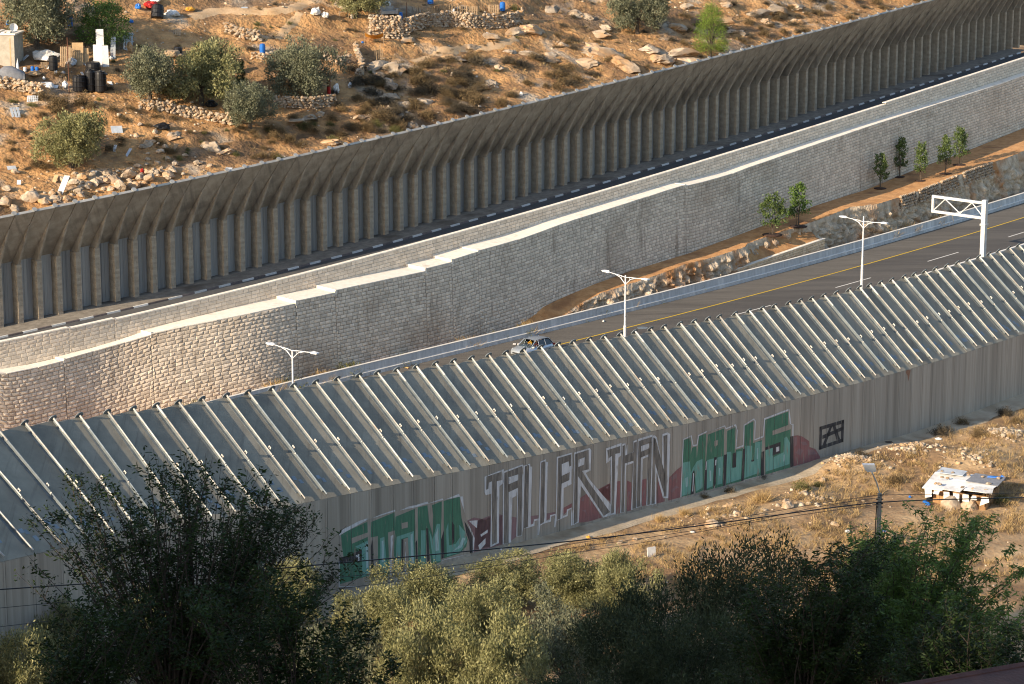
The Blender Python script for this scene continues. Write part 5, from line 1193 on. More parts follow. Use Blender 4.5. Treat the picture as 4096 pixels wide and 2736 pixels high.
yz = [(gl, zt - 1.5), (gl * .78, zt - .4), (gl * .48, zt - 1.5), (gl * .25, zt - .4), (.2, zt - 1.45)]
for (y0, z0_), (y1, z1_) in zip(yz[:-1], yz[1:]):
    m = MB(); m.tube([(0, y0, z0_), (0, y1, z1_)], .05, 6); m.obj('brace', M_gan, e)

# ------------------------------------------------------------------ car
M_car = pmat('silver car paint', (0.42, 0.46, 0.50), (0.47, 0.51, 0.55), 2, .28, metal=.55, spec=.5)
M_cglass = pmat('car glass', (0.015, 0.02, 0.025), (0.03, 0.035, 0.04), 2, .06, spec=.6)
M_tyre = flat('tyre rubber', (0.02, 0.02, 0.02), .85); M_rim = flat('wheel alloy', (0.42, 0.42, 0.43), .35, metal=.7); M_trim = flat('black trim', (0.025, 0.025, 0.027), .5); M_tail = flat('red lamp', (0.30, 0.015, 0.015), .25); M_head = flat('headlamp glass', (0.62, 0.64, 0.66), .15)
s = HW.at_px(2128, 4.65); pc = HW.off(s, 4.65); tc = HW.tan(s)
car = empty('silver_car', (pc[0], pc[1], zHW(s)), math.atan2(-tc[1], -tc[0]) + R(3), label='silver hatchback driving along the highway behind the leaning slabs', cat='car')
car.scale = (.84, .90, .90)
# body: sections along x (front is +x); each section: half width, lower z, shoulder z
secs = [(-2.10, .70, .42, .80), (-2.02, .84, .30, .95), (-1.6, .90, .24, 1.0), (-.8, .91, .22, .98), (.2, .91, .22, .96), (.95, .90, .22, .94), (1.5, .88, .24, .88), (1.92, .80, .28, .78), (2.10, .62, .36, .62)]
m = MB(); n = 12
for x, hw, z0, z1 in secs:
    ring = [(-hw * .9, z0), (-hw, z0 + (z1 - z0) * .25), (-hw * 1.01, z0 + (z1 - z0) * .6), (-hw * .96, z1 - .04), (-hw * .86, z1), (-hw * .3, z1 + .03), (hw * .3, z1 + .03), (hw * .86, z1), (hw * .96, z1 - .04), (hw * 1.01, z0 + (z1 - z0) * .6), (hw, z0 + (z1 - z0) * .25), (hw * .9, z0)]
    m.v += [(x, y, z) for y, z in ring]
for i in range(len(secs) - 1):
    for k in range(n): k2 = (k + 1) % n; m.f.append((i * n + k, (i + 1) * n + k, (i + 1) * n + k2, i * n + k2))
m.f.append(tuple(range(n))); m.f.append(tuple(reversed(range((len(secs) - 1) * n, len(secs) * n))))
body = m.obj('body', M_car, car, smooth=True)
def ring_strip(rows, mat, name, par=None):
    mm = MB(); k = len(rows[0])
    for r_ in rows: mm.v += r_
    for i in range(len(rows) - 1):
        for j in range(k - 1): mm.f.append((i * k + j, i * k + j + 1, (i + 1) * k + j + 1, (i + 1) * k + j))
    return mm.obj(name, mat, par or car, smooth=True)
# roof shell
ring_strip([[(-1.72, y * .60, 1.44 - abs(y) * .03) for y in (-1, -.5, 0, .5, 1)], [(-1.2, y * .66, 1.53 - abs(y) * .04) for y in (-1, -.5, 0, .5, 1)], [(-.4, y * .68, 1.56 - abs(y) * .04) for y in (-1, -.5, 0, .5, 1)], [(.28, y * .64, 1.50 - abs(y) * .04) for y in (-1, -.5, 0, .5, 1)]], M_car, 'roof')
rl = MB(); rl.tube([(-1.5, .6, 1.49), (-.4, .66, 1.55), (.2, .62, 1.5)], .02, 5); rl.obj('roof_rail', M_rim, car); rl = MB(); rl.tube([(-1.5, -.6, 1.49), (-.4, -.66, 1.55), (.2, -.62, 1.5)], .02, 5); rl.obj('roof_rail', M_rim, car)
G_ = MB(); G_.add([(1.02, -.78, .95), (1.02, .78, .95), (.28, .63, 1.48), (.28, -.63, 1.48)], [(0, 1, 2, 3)])
# thin see-through windscreen
mg, ntg, bgl = new_mat('windscreen glass'); bgl.inputs['Transmission Weight'].default_value = 1.0; bgl.inputs['Roughness'].default_value = .02; bgl.inputs['IOR'].default_value = 1.05; bgl.inputs['Base Color'].default_value = (.75, .85, .82, 1)
ws = G_.obj('windscreen', mg, car)
G_ = MB(); G_.add([(-2.03, -.66, .98), (-2.03, .66, .98), (-1.74, .56, 1.42), (-1.74, -.56, 1.42)], [(3, 2, 1, 0)]); G_.obj('rear_window', M_cglass, car)
for sd in (1, -1):
    for x0, x1, xt0, xt1, nm in ((.92, .05, .30, .02, 'side_window'), (-.03, -.85, -.05, -.82, 'side_window'), (-.93, -1.72, -.90, -1.45, 'quarter_window')):
        G_ = MB(); b_ = .86; tt = .665; q_ = [(x0, sd * b_, .975), (x1, sd * b_, .985), (xt1, sd * tt, 1.44 if nm == 'side_window' else 1.40), (xt0, sd * tt, 1.45)]
        G_.add(q_, [(0, 1, 2, 3) if sd < 0 else (3, 2, 1, 0)]); G_.obj(nm, mg if x0 > .5 else M_cglass, car)
    pl = MB()
    for a_, b_ in (((1.02, sd * .80, .94), (.28, sd * .645, 1.49)), ((.01, sd * .87, .97), (-.02, sd * .665, 1.49)), ((-.89, sd * .87, .98), (-.86, sd * .655, 1.49)), ((-1.95, sd * .80, .98), (-1.55, sd * .60, 1.46))): pl.tube([a_, b_], .04 if a_[0] > .5 or a_[0] < -1.5 else .03, 5)
    pl.obj('window_pillar', M_car, car)
    dm = MB(); dm.box(-.02, 0.0, sd * .90 if sd > 0 else -.925, sd * .925 if sd > 0 else -.90, .35, .95); dm.obj('door_seam', M_trim, car)
    hm = MB(); hm.box(-.35, -.15, min(sd * .905, sd * .94), max(sd * .905, sd * .94), .80, .83); hm.obj('door_handle', M_rim, car)
    mm = MB(); mm.add([(.74, sd * .80, .92), (.74, sd * 1.0, .95), (.74, sd * 1.0, 1.08), (.74, sd * .80, 1.06), (.88, sd * .82, .93), (.86, sd * .97, .97), (.86, sd * .97, 1.05), (.88, sd * .82, 1.04)], [(0, 1, 2, 3), (7, 6, 5, 4), (0, 4, 5, 1), (1, 5, 6, 2), (2, 6, 7, 3), (3, 7, 4, 0)]); mm.obj('door_mirror', M_plate, car)
    hl = MB(); hl.hexa([(1.80, sd * .55, .64), (2.02, sd * .55, .60), (1.90, sd * .79, .62), (1.62, sd * .86, .68), (1.76, sd * .56, .80), (1.99, sd * .56, .70), (1.86, sd * .80, .74), (1.58, sd * .875, .83)]); hl.obj('headlight', M_head, car)
    tl = MB(); tl.box(-2.09, -1.86, min(sd * .60, sd * .86), max(sd * .60, sd * .86), .84, .97); tl.obj('tail_light', M_tail, car)
    for wx in (1.30, -1.32):
        wm = MB(); prof = [(.31, -.1), (.33, -.07), (.33, .07), (.31, .1)]
        wm.lathe([(.10, -.1)] + prof + [(.10, .1)], 18); w_ = wm.obj('wheel', M_tyre, car, loc=(wx, sd * .82, .33), rot=(R(90), 0, 0))
        rm = MB(); rm.lathe([(.02, -.11), (.21, -.108), (.22, -.09), (.22, .09), (.21, .108), (.02, .11)], 14); rm.obj('rim', M_rim, w_)
gr = MB(); gr.box(2.03, 2.12, -.42, .42, .50, .62); gr.obj('grille', M_trim, car); gr = MB(); gr.box(2.0, 2.11, -.55, .55, .36, .44); gr.obj('bumper_vent', M_trim, car)
fl_ = MB(); fl_.box(-1.8, .95, -.78, .78, .55, .60); fl_.obj('cabin_floor', M_trim, car); ds = MB(); ds.box(.62, .98, -.76, .76, .72, .93); ds.obj('dashboard', M_trim, car)
for y in (-.36, .36):
    st_ = MB(); st_.box(-.35, .15, y - .24, y + .24, .58, .72); st_.hexa([(-.45, y - .23, .66), (-.28, y - .23, .66), (-.28, y + .23, .66), (-.45, y + .23, .66), (-.62, y - .2, 1.18), (-.48, y - .2, 1.18), (-.48, y + .2, 1.18), (-.62, y + .2, 1.18)]); st_.obj('seat', M_trim, car)
# the two people in the front seats
M_skin = flat('skin', (0.36, 0.21, 0.14), .6); M_hair = flat('dark hair', (0.02, 0.014, 0.011), .7)
def sitter(y, shirt, label):
    bm_ = bmesh.new(); vs = {}
    J = {'pel': ((-.12, 0, .74), .15), 'chest': ((-.26, 0, 1.02), .16), 'neck': ((-.27, 0, 1.16), .055), 'head': ((-.25, 0, 1.27), .085), 'top': ((-.26, 0, 1.35), .07), 'shl': ((-.26, .19, 1.08), .065), 'shr': ((-.26, -.19, 1.08), .065), 'ell': ((-.02, .23, .88), .048), 'elr': ((-.02, -.23, .88), .048), 'hdl': ((.24, .14, .96), .04), 'hdr': ((.24, -.14, .96), .04),
         'hpl': ((-.1, .1, .72), .09), 'hpr': ((-.1, -.1, .72), .09), 'knl': ((.3, .13, .74), .075), 'knr': ((.3, -.13, .74), .075)}
    ed = [('pel', 'chest'), ('chest', 'neck'), ('neck', 'head'), ('head', 'top'), ('chest', 'shl'), ('chest', 'shr'), ('shl', 'ell'), ('shr', 'elr'), ('ell', 'hdl'), ('elr', 'hdr'), ('pel', 'hpl'), ('pel', 'hpr'), ('hpl', 'knl'), ('hpr', 'knr')]
    names = list(J); me = bpy.data.meshes.new('body'); me.from_pydata([J[k][0] for k in names], [(names.index(a), names.index(b)) for a, b in ed], [])
    o = bpy.data.objects.new('person', me); col.objects.link(o)
    md = o.modifiers.new('skin', 'SKIN'); o.modifiers.new('sub', 'SUBSURF').levels = 1; o.modifiers['sub'].render_levels = 2; md.use_smooth_shade = True
    for k, v in zip(names, me.skin_vertices[0].data): v.radius = (J[k][1], J[k][1]); v.use_root = (k == 'pel')
    me.materials.append(shirt); o.location = car.matrix_basis @ Vector((0, y, 0)); o.rotation_euler = car.rotation_euler; o.scale = car.scale
    tag(o, label, 'person')
    hd = MB(); hd.lathe([(.02, 1.225), (.07, 1.24), (.088, 1.28), (.09, 1.32), (.075, 1.37), (.02, 1.39)], 10); h = hd.obj('head', M_skin, o, smooth=True); h.location = (-.24, 0, 0)
    hr = MB(); hr.lathe([(.095, 1.30), (.098, 1.33), (.082, 1.385), (.02, 1.405)], 10); h2 = hr.obj('hair', M_hair, h, smooth=True); h2.location = (-.02, 0, 0)
    nz = MB(); nz.add([(.085, -.012, 1.28), (.085, .012, 1.28), (.115, 0, 1.285), (.09, 0, 1.32)], [(0, 2, 1), (0, 3, 2), (1, 2, 3), (0, 1, 3)]); nz.obj('nose', M_skin, h)
    return o
car_loc = car.location.copy(); bpy.context.view_layer.update()
sitter(.36, flat('dark red shirt', (0.16, 0.05, 0.05), .8), 'driver in a dark red top behind the wheel of the silver car')
sitter(-.36, flat('orange shirt', (0.75, 0.36, 0.04), .8), 'front passenger in an orange yellow top in the silver car')
sw = MB()
for k in range(12):
    a0_, a1_ = k * math.pi / 6, (k + 1) * math.pi / 6
    sw.tube([(.42 - .08 * math.sin(a0_), .36 + .17 * math.cos(a0_), .93 + .16 * math.sin(a0_)), (.42 - .08 * math.sin(a1_), .36 + .17 * math.cos(a1_), .93 + .16 * math.sin(a1_))], .014, 5)
sw.obj('steering_wheel', M_trim, car)
# litter on the highway
M_white = pmat('white litter', (0.62, 0.60, 0.56), (0.76, 0.74, 0.70), 4, .8, obr=.08)
for px, py, lab in ((2414, 1285, 'white piece of litter on the highway shoulder left of the middle lamp'), (2058, 1377, 'small white scrap lying in front of the silver car'), (1630, 1472, 'orange scrap on the shoulder above the slabs')):
    q = un(px, py, float(zH(px)) + .03); mm = MB(); mm.hexa([(-.14, -.08, 0), (.12, -.1, 0), (.15, .07, 0), (-.1, .1, 0), (-.1, -.05, .07), (.1, -.07, .04), (.1, .05, .09), (-.08, .06, .05)]); mm.obj('litter', M_white if px != 1630 else M_soil, loc=Vector(q), rot=(0, 0, px), label=lab, cat='litter')

# ------------------------------------------------------------------ rocks
def rock_mesh(seed, mat, sub=2, amp=.32, flat_=.7, name='rock'):
    bm_ = bmesh.new(); bmesh.ops.create_icosphere(bm_, subdivisions=sub, radius=.5)
    for v in bm_.verts:
        c = v.co.copy(); n = (abs(mnoise.noise(c * 3.4 + Vector((seed * 3, 1, 0)))) - .25) * amp * .9 if sub > 2 else 0
        n += mnoise.noise(c * 2.2 + Vector((seed, seed * 2.3, 0))) * amp + mnoise.noise(c * 5.0 + Vector((0, seed, 3))) * amp * .4
        v.co = c * (1 + n); v.co.z *= flat_
        for ax in (Vector((.8, .3, .5)), Vector((-.5, .7, .4)), Vector((.1, -.9, .3))):     # chisel flat facets
            a = (ax + Vector((math.sin(seed), math.cos(seed * 2), .2)) * .4).normalized(); d = v.co.dot(a)
            if d > .33: v.co -= a * (d - .33) * .85
    me = bpy.data.meshes.new(name); bm_.to_mesh(me); bm_.free(); me.materials.append(mat); return me
RK = [rock_mesh(k * 1.7, M_rock, 2, .55, .75) for k in range(8)]; RKL = [rock_mesh(k * 2.1 + 9, M_rock, 3, .55, .6) for k in range(7)]; RKs = [rock_mesh(k * 1.3 + 3, M_rubble, 1, .3, .75) for k in range(5)]
r7 = random.Random(77)
def rock_at(p, size, lab, group, name='boulder', big=False, sink=.12, parent=None, asp=None):
    a = asp or (r7.uniform(.85, 1.35), r7.uniform(.8, 1.1), r7.uniform(.7, 1.05))
    me = r7.choice(RKL if big else RK)
    o = link(name, me, loc=Vector(p) + Vector((0, 0, size * (.28 - sink))), rot=(r7.uniform(-.25, .25), r7.uniform(-.25, .25), r7.uniform(0, 6.28)), scale=(size * a[0], size * a[1], size * a[2]))
    if parent is None: tag(o, lab, 'boulder' if name == 'boulder' else 'rock', group)
    return o
# limestone outcrops (px, py, size m)
for px, py, sz in ((2330, 250, 2.6), (2420, 215, 3.4), (2500, 260, 3.0), (2590, 200, 2.4), (2640, 240, 3.2), (2720, 215, 3.0), (2770, 250, 2.6), (2370, 190, 2.2), (2200, 240, 2.0), (2130, 120, 2.4), (2060, 130, 2.2), (2300, 60, 2.4), (2200, 40, 2.2), (2420, 110, 1.8), (2740, 30, 1.8), (2700, 110, 2.0), (2950, 130, 2.2), (3020, 60, 2.6), (3110, 40, 2.8), (3180, 30, 2.2), (3060, 90, 1.8), (2900, 20, 2.0),
                   (1560, 275, 2.4), (1500, 265, 2.0), (1630, 160, 1.6), (1890, 190, 1.8), (1560, 385, 1.8), (1620, 420, 1.8), (1700, 410, 2.0), (1650, 500, 1.6), (1860, 420, 1.6), (1930, 350, 1.7), (1830, 240, 1.4), (1180, 490, 1.9), (1240, 470, 1.4), (1320, 570, 1.8), (840, 590, 2.2), (900, 610, 1.8), (690, 545, 1.6), (1990, 270, 1.2), (2040, 205, 1.3), (590, 575, 1.2), (1440, 470, 1.3), (1280, 455, 1.2)):
    p = hit_hill(px, py)
    if p: rock_at(p, sz * .8, 'pale limestone outcrop breaking through the far hillside', 'limestone outcrops on the far hillside', 'rock_outcrop', True, .30, asp=(r7.uniform(1.1, 1.7), r7.uniform(.9, 1.3), r7.uniform(.6, 1.0)))
for _ in range(46):
    px, py = r7.uniform(1300, 3500), r7.uniform(0, 480)
    if py > float(ey(px)) - 30: continue
    p = hit_hill(px, py)
    if p and fbm(p.x, p.y, .08, 3, 51) > -.25: rock_at(p, r7.uniform(.7, 1.7), 'pale limestone outcrop breaking through the far hillside', 'limestone outcrops on the far hillside', 'rock_outcrop', True, .32, asp=(r7.uniform(1.2, 2.2), r7.uniform(.9, 1.3), r7.uniform(.6, 1.0)))
# boulders stacked along the far wall at the left
for px, py, sz in ((20, 815, 1.3), (60, 840, .8), (120, 800, 1.5), (180, 812, 1.0), (215, 800, .9), (265, 795, .7), (310, 770, .7), (350, 745, .8), (380, 735, .9), (420, 730, .9), (455, 728, 1.0), (480, 750, 1.2), (515, 708, 1.1), (540, 752, 1.2), (560, 715, .9), (600, 722, 1.1), (640, 690, .8), (670, 705, .9), (690, 680, .7), (790, 655, .8), (60, 690, .6), (840, 668, .6), (250, 725, .9), (290, 735, .8), (330, 712, .8), (300, 700, .6), (370, 700, .6), (130, 770, .7), (30, 760, .8), (430, 700, .7), (585, 690, .6), (700, 740, .7)):
    p = hit_hill(px, py)
    if p: rock_at(p, sz, 'pale boulder in the heap along the far wall at the left', 'boulders along the far wall')
for px, py, sz in ((570, 590, .7), (610, 570, .6), (640, 610, .7), (670, 640, .6), (590, 640, .5), (700, 660, .7), (545, 545, .6), (620, 530, .6), (740, 625, .6), (480, 560, .5), (660, 590, .6), (560, 500, .5), (630, 655, .5)):
    p = hit_hill(px, py)
    if p: rock_at(p, sz, 'grey boulder in the rubble below the olive trees', 'boulders in the rubble slide')
for _ in range(60):
    px = r7.uniform(190, 720); py = float(ey(px)) - r7.uniform(22, 100) * (1 if px > 300 else .6); p = hit_hill(px, py)
    if p: rock_at(p, r7.uniform(.35, .75), 'pale boulder in the heap along the far wall at the left', 'boulders along the far wall')
# loose small stones everywhere on the hill
def stone_field(pts, sizes, name, lab, seed, parent=None):
    rs = np.random.RandomState(seed); V = []; Q = []; n0 = 0
    base = np.array([(1, 0, 0), (0, 1, 0), (-1, 0, 0), (0, -1, 0), (.45, .5, .75), (-.6, .35, .7), (-.2, -.65, .65), (.5, -.4, .6)]) * .5
    fc = [(0, 1, 4), (1, 5, 4), (1, 2, 5), (2, 6, 5), (2, 3, 6), (3, 7, 6), (3, 0, 7), (0, 4, 7), (4, 5, 6), (4, 6, 7)]
    fa = np.array(fc)
    for p, s_ in zip(pts, sizes):
        a = rs.uniform(0, 6.28); c, s2 = math.cos(a), math.sin(a); b = base * (1 + rs.uniform(-.3, .3, (8, 3))) * s_; x = b[:, 0] * c - b[:, 1] * s2; y = b[:, 0] * s2 + b[:, 1] * c
        V.append(np.c_[x + p[0], y + p[1], b[:, 2] + p[2] - .08 * s_]); Q.append(fa + n0); n0 += 8
    o = link(name, mesh_np(name, np.concatenate(V), np.concatenate(Q), M_rubble), parent, kind='stuff')
    if lab: tag(o, lab, 'stones')
    return o
rs7 = np.random.RandomState(8); pts = []; szs = []
for _ in range(22000):
    i, j = rs7.randint(0, len(HSs)), rs7.randint(0, len(HD)); p = (*HXY[i, j], HZ[i, j]); q = proj(p)
    if not (-60 < q[0] < 4150 and -60 < q[1] < 900): continue
    dens = .35 + .9 * max(0, fbm(p[0], p[1], .09, 3, 31)) + (1.2 if q[0] < 800 and q[1] > 380 else 0)
    if rs7.rand() < dens: pts.append((p[0] + rs7.uniform(-.3, .3), p[1] + rs7.uniform(-.3, .3), p[2])); szs.append(.07 + (.30 if not (300 < q[0] < 760 and q[1] > 370) else .48) * rs7.rand() ** 3)
stone_field(pts, szs, 'hillside_stones', 'loose pale stones strewn over the far hillside', 4)
# dry stone walls following lines of the photo
def dry_wall(line, h, label, seed, size=.34, name='dry_stone_wall', hit=hit_hill, n=None):
    P = [hit(*q) for q in line]; P = [p for p in P if p]
    if len(P) < 2: print('dry wall lost', label); return
    e = empty(name, P[0], label=label, cat='stone wall'); r = random.Random(seed); d = np.r_[0, np.cumsum([(P[i + 1] - P[i]).length for i in range(len(P) - 1)])]
    cnt = 0; z = 0.0
    while z < h:
        s = r.uniform(0, size * .5)
        while s < d[-1]:
            sz = size * r.uniform(.65, 1.45); k = min(int(np.searchsorted(d, s, 'right') - 1), len(P) - 2); q = P[k].lerp(P[k + 1], (s - d[k]) / (d[k + 1] - d[k]))
            if z < h * (1 - .35 * abs(mnoise.noise(Vector((s * .4, seed, 0))))):
                cnt += 1
                if cnt <= 290: link('stone', r.choice(RK), e, loc=q - P[0] + Vector((r.gauss(0, .05), r.gauss(0, .06) + z * .12, z + size * .25)), rot=(r.gauss(0, .3), r.gauss(0, .3), r.uniform(0, 6.28)), scale=(sz * 1.25, sz * 1.0, size * r.uniform(.85, 1.2)))
            s += sz * .95
        z += size * .62
    return e
dry_wall([(560, 432), (660, 446), (760, 470), (860, 488), (930, 500)], .9, 'low dry stone terrace wall below the two large olives', 1)
dry_wall([(1478, 150), (1530, 152), (1590, 155), (1640, 150)], 2.1, 'tall dry stone wall under the olive terrace at the top', 2)
dry_wall([(1640, 128), (1720, 108), (1800, 105), (1880, 112), (1960, 116), (2040, 108), (2090, 88)], 1.35, 'curved dry stone wall of the garden terrace at the top', 3)
dry_wall([(1100, 430), (1180, 432), (1260, 435), (1340, 420)], 1.0, 'dark dry stone wall under the olive beside the red post', 4)
dry_wall([(900, 130), (960, 152), (1040, 165)], .9, 'tumbled stone heap above the blue barrel', 5, .4)
dry_wall([(1300, 240), (1360, 262), (1400, 250)], .7, 'short stone wall left of the orange tarp', 6)
dry_wall([(1420, 200), (1440, 250), (1450, 300), (1425, 318)], .8, 'stony path edge wall below the orange tarp', 7)
dry_wall([(1010, 235), (1060, 240), (1110, 225)], .6, 'small stone wall under the blue barrel', 8)
dry_wall([(0, 352), (60, 362), (120, 375), (170, 380)], .9, 'rubble wall under the covered car at the left', 9)
# beaten paths on the hill (thin sheets that follow the ground)
def path(line, w, label, name='footpath'):
    pts = []
    for a, b in zip(line[:-1], line[1:]):
        for t in np.linspace(0, 1, 9)[:-1]: pts.append((a[0] + (b[0] - a[0]) * t, a[1] + (b[1] - a[1]) * t))
    P = [hit_hill(*q) for q in pts]; P = [p for p in P if p]; rows = []
    for i, p in enumerate(P):
        t = (P[min(i + 1, len(P) - 1)] - P[max(i - 1, 0)]); t.z = 0; t.normalize(); n = Vector((t.y, -t.x, 0)); ww = w * (1 + .25 * mnoise.noise(Vector((i * .3, 0, w)))); r = []
        for f in (-1, -.5, 0, .5, 1):
            q = p + n * ww * f; r.append((q.x, q.y, float(hill_z([(q.x, q.y)])[0]) + (.07 if abs(f) < .9 else -.04)))
        rows.append(r)
    link(name, sheet(name, rows, M_dirtpath, True), kind='structure')
path([(760, 70), (860, 45), (1000, 45), (1090, 46), (1180, 30), (1240, 0)], .8, '')
path([(1200, 52), (1180, 80), (1150, 110), (1120, 140), (1100, 160)], .5, '')
path([(1650, 250), (1800, 200), (1960, 190), (2080, 150)], .6, '')

# ------------------------------------------------------------------ planters on the bank
def planter(px0, px1, y0, y1, lab, o_f=None):
    a, b = bank_pt(px0, y0), bank_pt(px1, y1); e = empty('stone_planter', a[1], label=lab, cat='planter', group='stone planters on the bank'); r = random.Random(px0)
    sa, sb = a[2], b[2]; L_ = sb - sa; cnt = 0
    base = Vector(a[1])
    for row in range(5):
        s = sa
        while s < sb:
            w = r.uniform(.22, .4); bk = bank(s); q = Vector(W(s, bk[1] + .08 - row * .0 + .05 * row, bk[2] + .05 - row * .26))
            link('stone', r.choice(RK), e, loc=q - base, rot=(r.gauss(0, .2), r.gauss(0, .2), r.uniform(0, 6.28)), scale=(w * 1.2, .3, .34)); s += w * .95
    return e
planter(3525, 3590, 782, 764, 'grey dry stone planter front under the leftmost upper young tree'); planter(3606, 3688, 756, 730, 'grey dry stone planter front under the thin young tree'); planter(3700, 3772, 722, 699, 'grey dry stone planter front under the dark young tree'); planter(3786, 3892, 690, 648, 'grey dry stone planter front under the two rightmost young trees')
s0, s1 = HW.at_px(2946, -1.25, 1.2), HW.at_px(3300, -1.25, 1.2); M_pst = pmat('yellow limestone', (0.52, 0.40, 0.26), (0.68, 0.55, 0.39), 2.2, .95, .01, 12, obr=.12)
e = empty('low_stone_planter', W(s0, -1.25, zHW(s0)), label='long low planter of yellow cut stone behind the barrier', cat='planter'); base = Vector(e.location)
tp = lambda s: zat(*HW.off(s, -1.25)[:2], float(np.interp(proj(HW.off(s, -1.25, 1.2))[0], [2941, 3307], [1080, 953])))
for c in range(6):
    s = s0
    while s < s1 - .05:
        w = min(rnd.uniform(.35, .7), s1 - s); z1 = tp(s) - c * .22; z2 = tp(s + w) - c * .22
        if z2 > zHW(s) + .0:
            m = MB(); m.add([Vector(q) - base for q in stone_arrays(s, s + w, (z1 - .22, z1), (z2 - .22, z2), lambda q, z: -1.28, .03, rnd.uniform(.005, .02), .007)], SF); m.obj('stone', M_pst, e)
        s += w
bk0 = bank(s0); oe = min(bk0[1] + .2, -1.9)
for c in range(5):
    for k in range(3):
        o0, o1 = -1.3 + (oe + 1.3) * k / 3, -1.3 + (oe + 1.3) * (k + 1) / 3; z1 = tp(s0) - c * .22; m = MB()
        m.hexa([Vector(q) - base for q in (W(s0 - .05, o0, z1 - .21), W(s0 + .25, o0, z1 - .21), W(s0 + .25, o1 + .012, z1 - .21), W(s0 - .05, o1 + .012, z1 - .21), W(s0 - .05, o0, z1), W(s0 + .25, o0, z1), W(s0 + .25, o1 + .012, z1), W(s0 - .05, o1 + .012, z1))]); m.obj('stone', M_pst, e)
m = MB(); s = s0 - .1
while s < s1:
    x = min(s + 1.0, s1); m = MB(); m.hexa([Vector(q) - base for q in (W(s, -1.2, tp(s)), W(x - .008, -1.2, tp(x)), W(x - .008, -1.55, tp(x)), W(s, -1.55, tp(s)), W(s, -1.2, tp(s) + .06), W(x - .008, -1.2, tp(x) + .06), W(x - .008, -1.55, tp(x) + .06), W(s, -1.55, tp(s) + .06))]); m.obj('coping', M_cope, e); s = x
fill = [[W(s, -1.3, tp(s) - .05), W(s, (-1.3 + bank(s)[1]) / 2, tp(s) + .05), W(s, bank(s)[1] - .3, max(tp(s), bank(s)[2] - .25))] for s in np.arange(s0 + .1, s1 - .1, .5)]
o = link('planter_soil', sheet('planter_soil', (np.array(fill) - np.array(base)), M_soil), e)
m = MB(); z1 = tp(s1)
for c in range(6):
    for k in range(2):
        o0, o1 = -1.3 - .5 * k, -1.78 - .5 * k; zz = z1 - c * .22; m = MB(); m.hexa([Vector(q) - base for q in (W(s1 - .2, o0, zz - .21), W(s1 + .02, o0, zz - .21), W(s1 + .02, o1, zz - .21), W(s1 - .2, o1, zz - .21), W(s1 - .2, o0, zz), W(s1 + .02, o0, zz), W(s1 + .02, o1, zz), W(s1 - .2, o1, zz))]); m.obj('stone', M_pst, e)

# ------------------------------------------------------------------ clutter of the smallholding on the far hillside
M_blue = flat('blue plastic', (0.02, 0.14, 0.48), .4); M_black = flat('black plastic', (0.012, 0.012, 0.014), .45); M_card = pmat('cardboard', (0.36, 0.24, 0.13), (0.46, 0.32, 0.18), 3, .95); M_wood = pmat('weathered wood', (0.22, 0.15, 0.09), (0.36, 0.26, 0.16), 4, .95, stretch=(1, 1, 6), obr=.2, coords='obj')
M_grey = pmat('grey cement render', (0.30, 0.27, 0.22), (0.40, 0.36, 0.30), 2, .95); M_tarp = pmat('grey tarpaulin', (0.15, 0.155, 0.17), (0.22, 0.225, 0.24), 3, .7, .03, 5); M_orange = pmat('orange tarpaulin', (0.62, 0.27, 0.03), (0.75, 0.38, 0.06), 3, .8, .02, 5); M_red = flat('red paint', (0.40, 0.02, 0.015), .5); M_rustp = flat('rusty pole', (0.14, 0.06, 0.035), .8)
M_tin = pmat('tin sheet', (0.40, 0.43, 0.46), (0.55, 0.58, 0.60), 2, .5, metal=.2); M_cream = flat('cream plastic', (0.60, 0.50, 0.40), .6); M_cloth = pmat('faded cloth', (0.5, 0.48, 0.44), (0.68, 0.66, 0.62), 3, .9, .05, 6)
def site(px, py, hit=hit_hill):
    p = hit(px, py)
    if p is None: raise RuntimeError('no ground at %s %s' % (px, py))
    return p, kpx(p)
def barrel(px, py, w, h, mat, label, name='plastic_barrel', tilt=(0, 0), hit=hit_hill, cat='barrel', group=None):
    p, k = site(px, py, hit); r = w / k / 2; H = h / k; e = empty(name, p, rnd.uniform(0, 6), label=label, cat=cat, group=group); e.rotation_euler.x, e.rotation_euler.y = tilt
    m = MB(); m.lathe([(r * .8, 0), (r * .97, H * .06), (r, H * .3), (r * 1.05, H * .32), (r * 1.05, H * .36), (r, H * .38), (r, H * .62), (r * 1.05, H * .64), (r * 1.05, H * .68), (r, H * .70), (r * .97, H * .92), (r * .85, H)], 16); m.obj('drum', mat, e, smooth=False)
    m = MB(); m.lathe([(r * .88, H + .002), (r * .88, H * 1.04), (r * .3, H * 1.05), (r * .28, H * 1.09), (.01, H * 1.09)], 14); m.obj('lid', mat, e)
    return e
barrel(1050, 211, 23, 34, M_blue, 'blue plastic barrel standing alone among the stones'); barrel(281, 106, 21, 38, M_blue, 'blue plastic barrel beneath the dark olive at the top left'); barrel(1603, 74, 15, 24, M_blue, 'small blue barrel on the corner of the tall stone wall'); barrel(2010, 44, 22, 34, M_blue, 'blue bin on the garden terrace by the shrub'); barrel(1722, 16, 24, 26, M_blue, 'blue bin at the top edge above the terrace'); barrel(32, 100, 16, 18, M_blue, 'small blue drum at the far left under the olive')
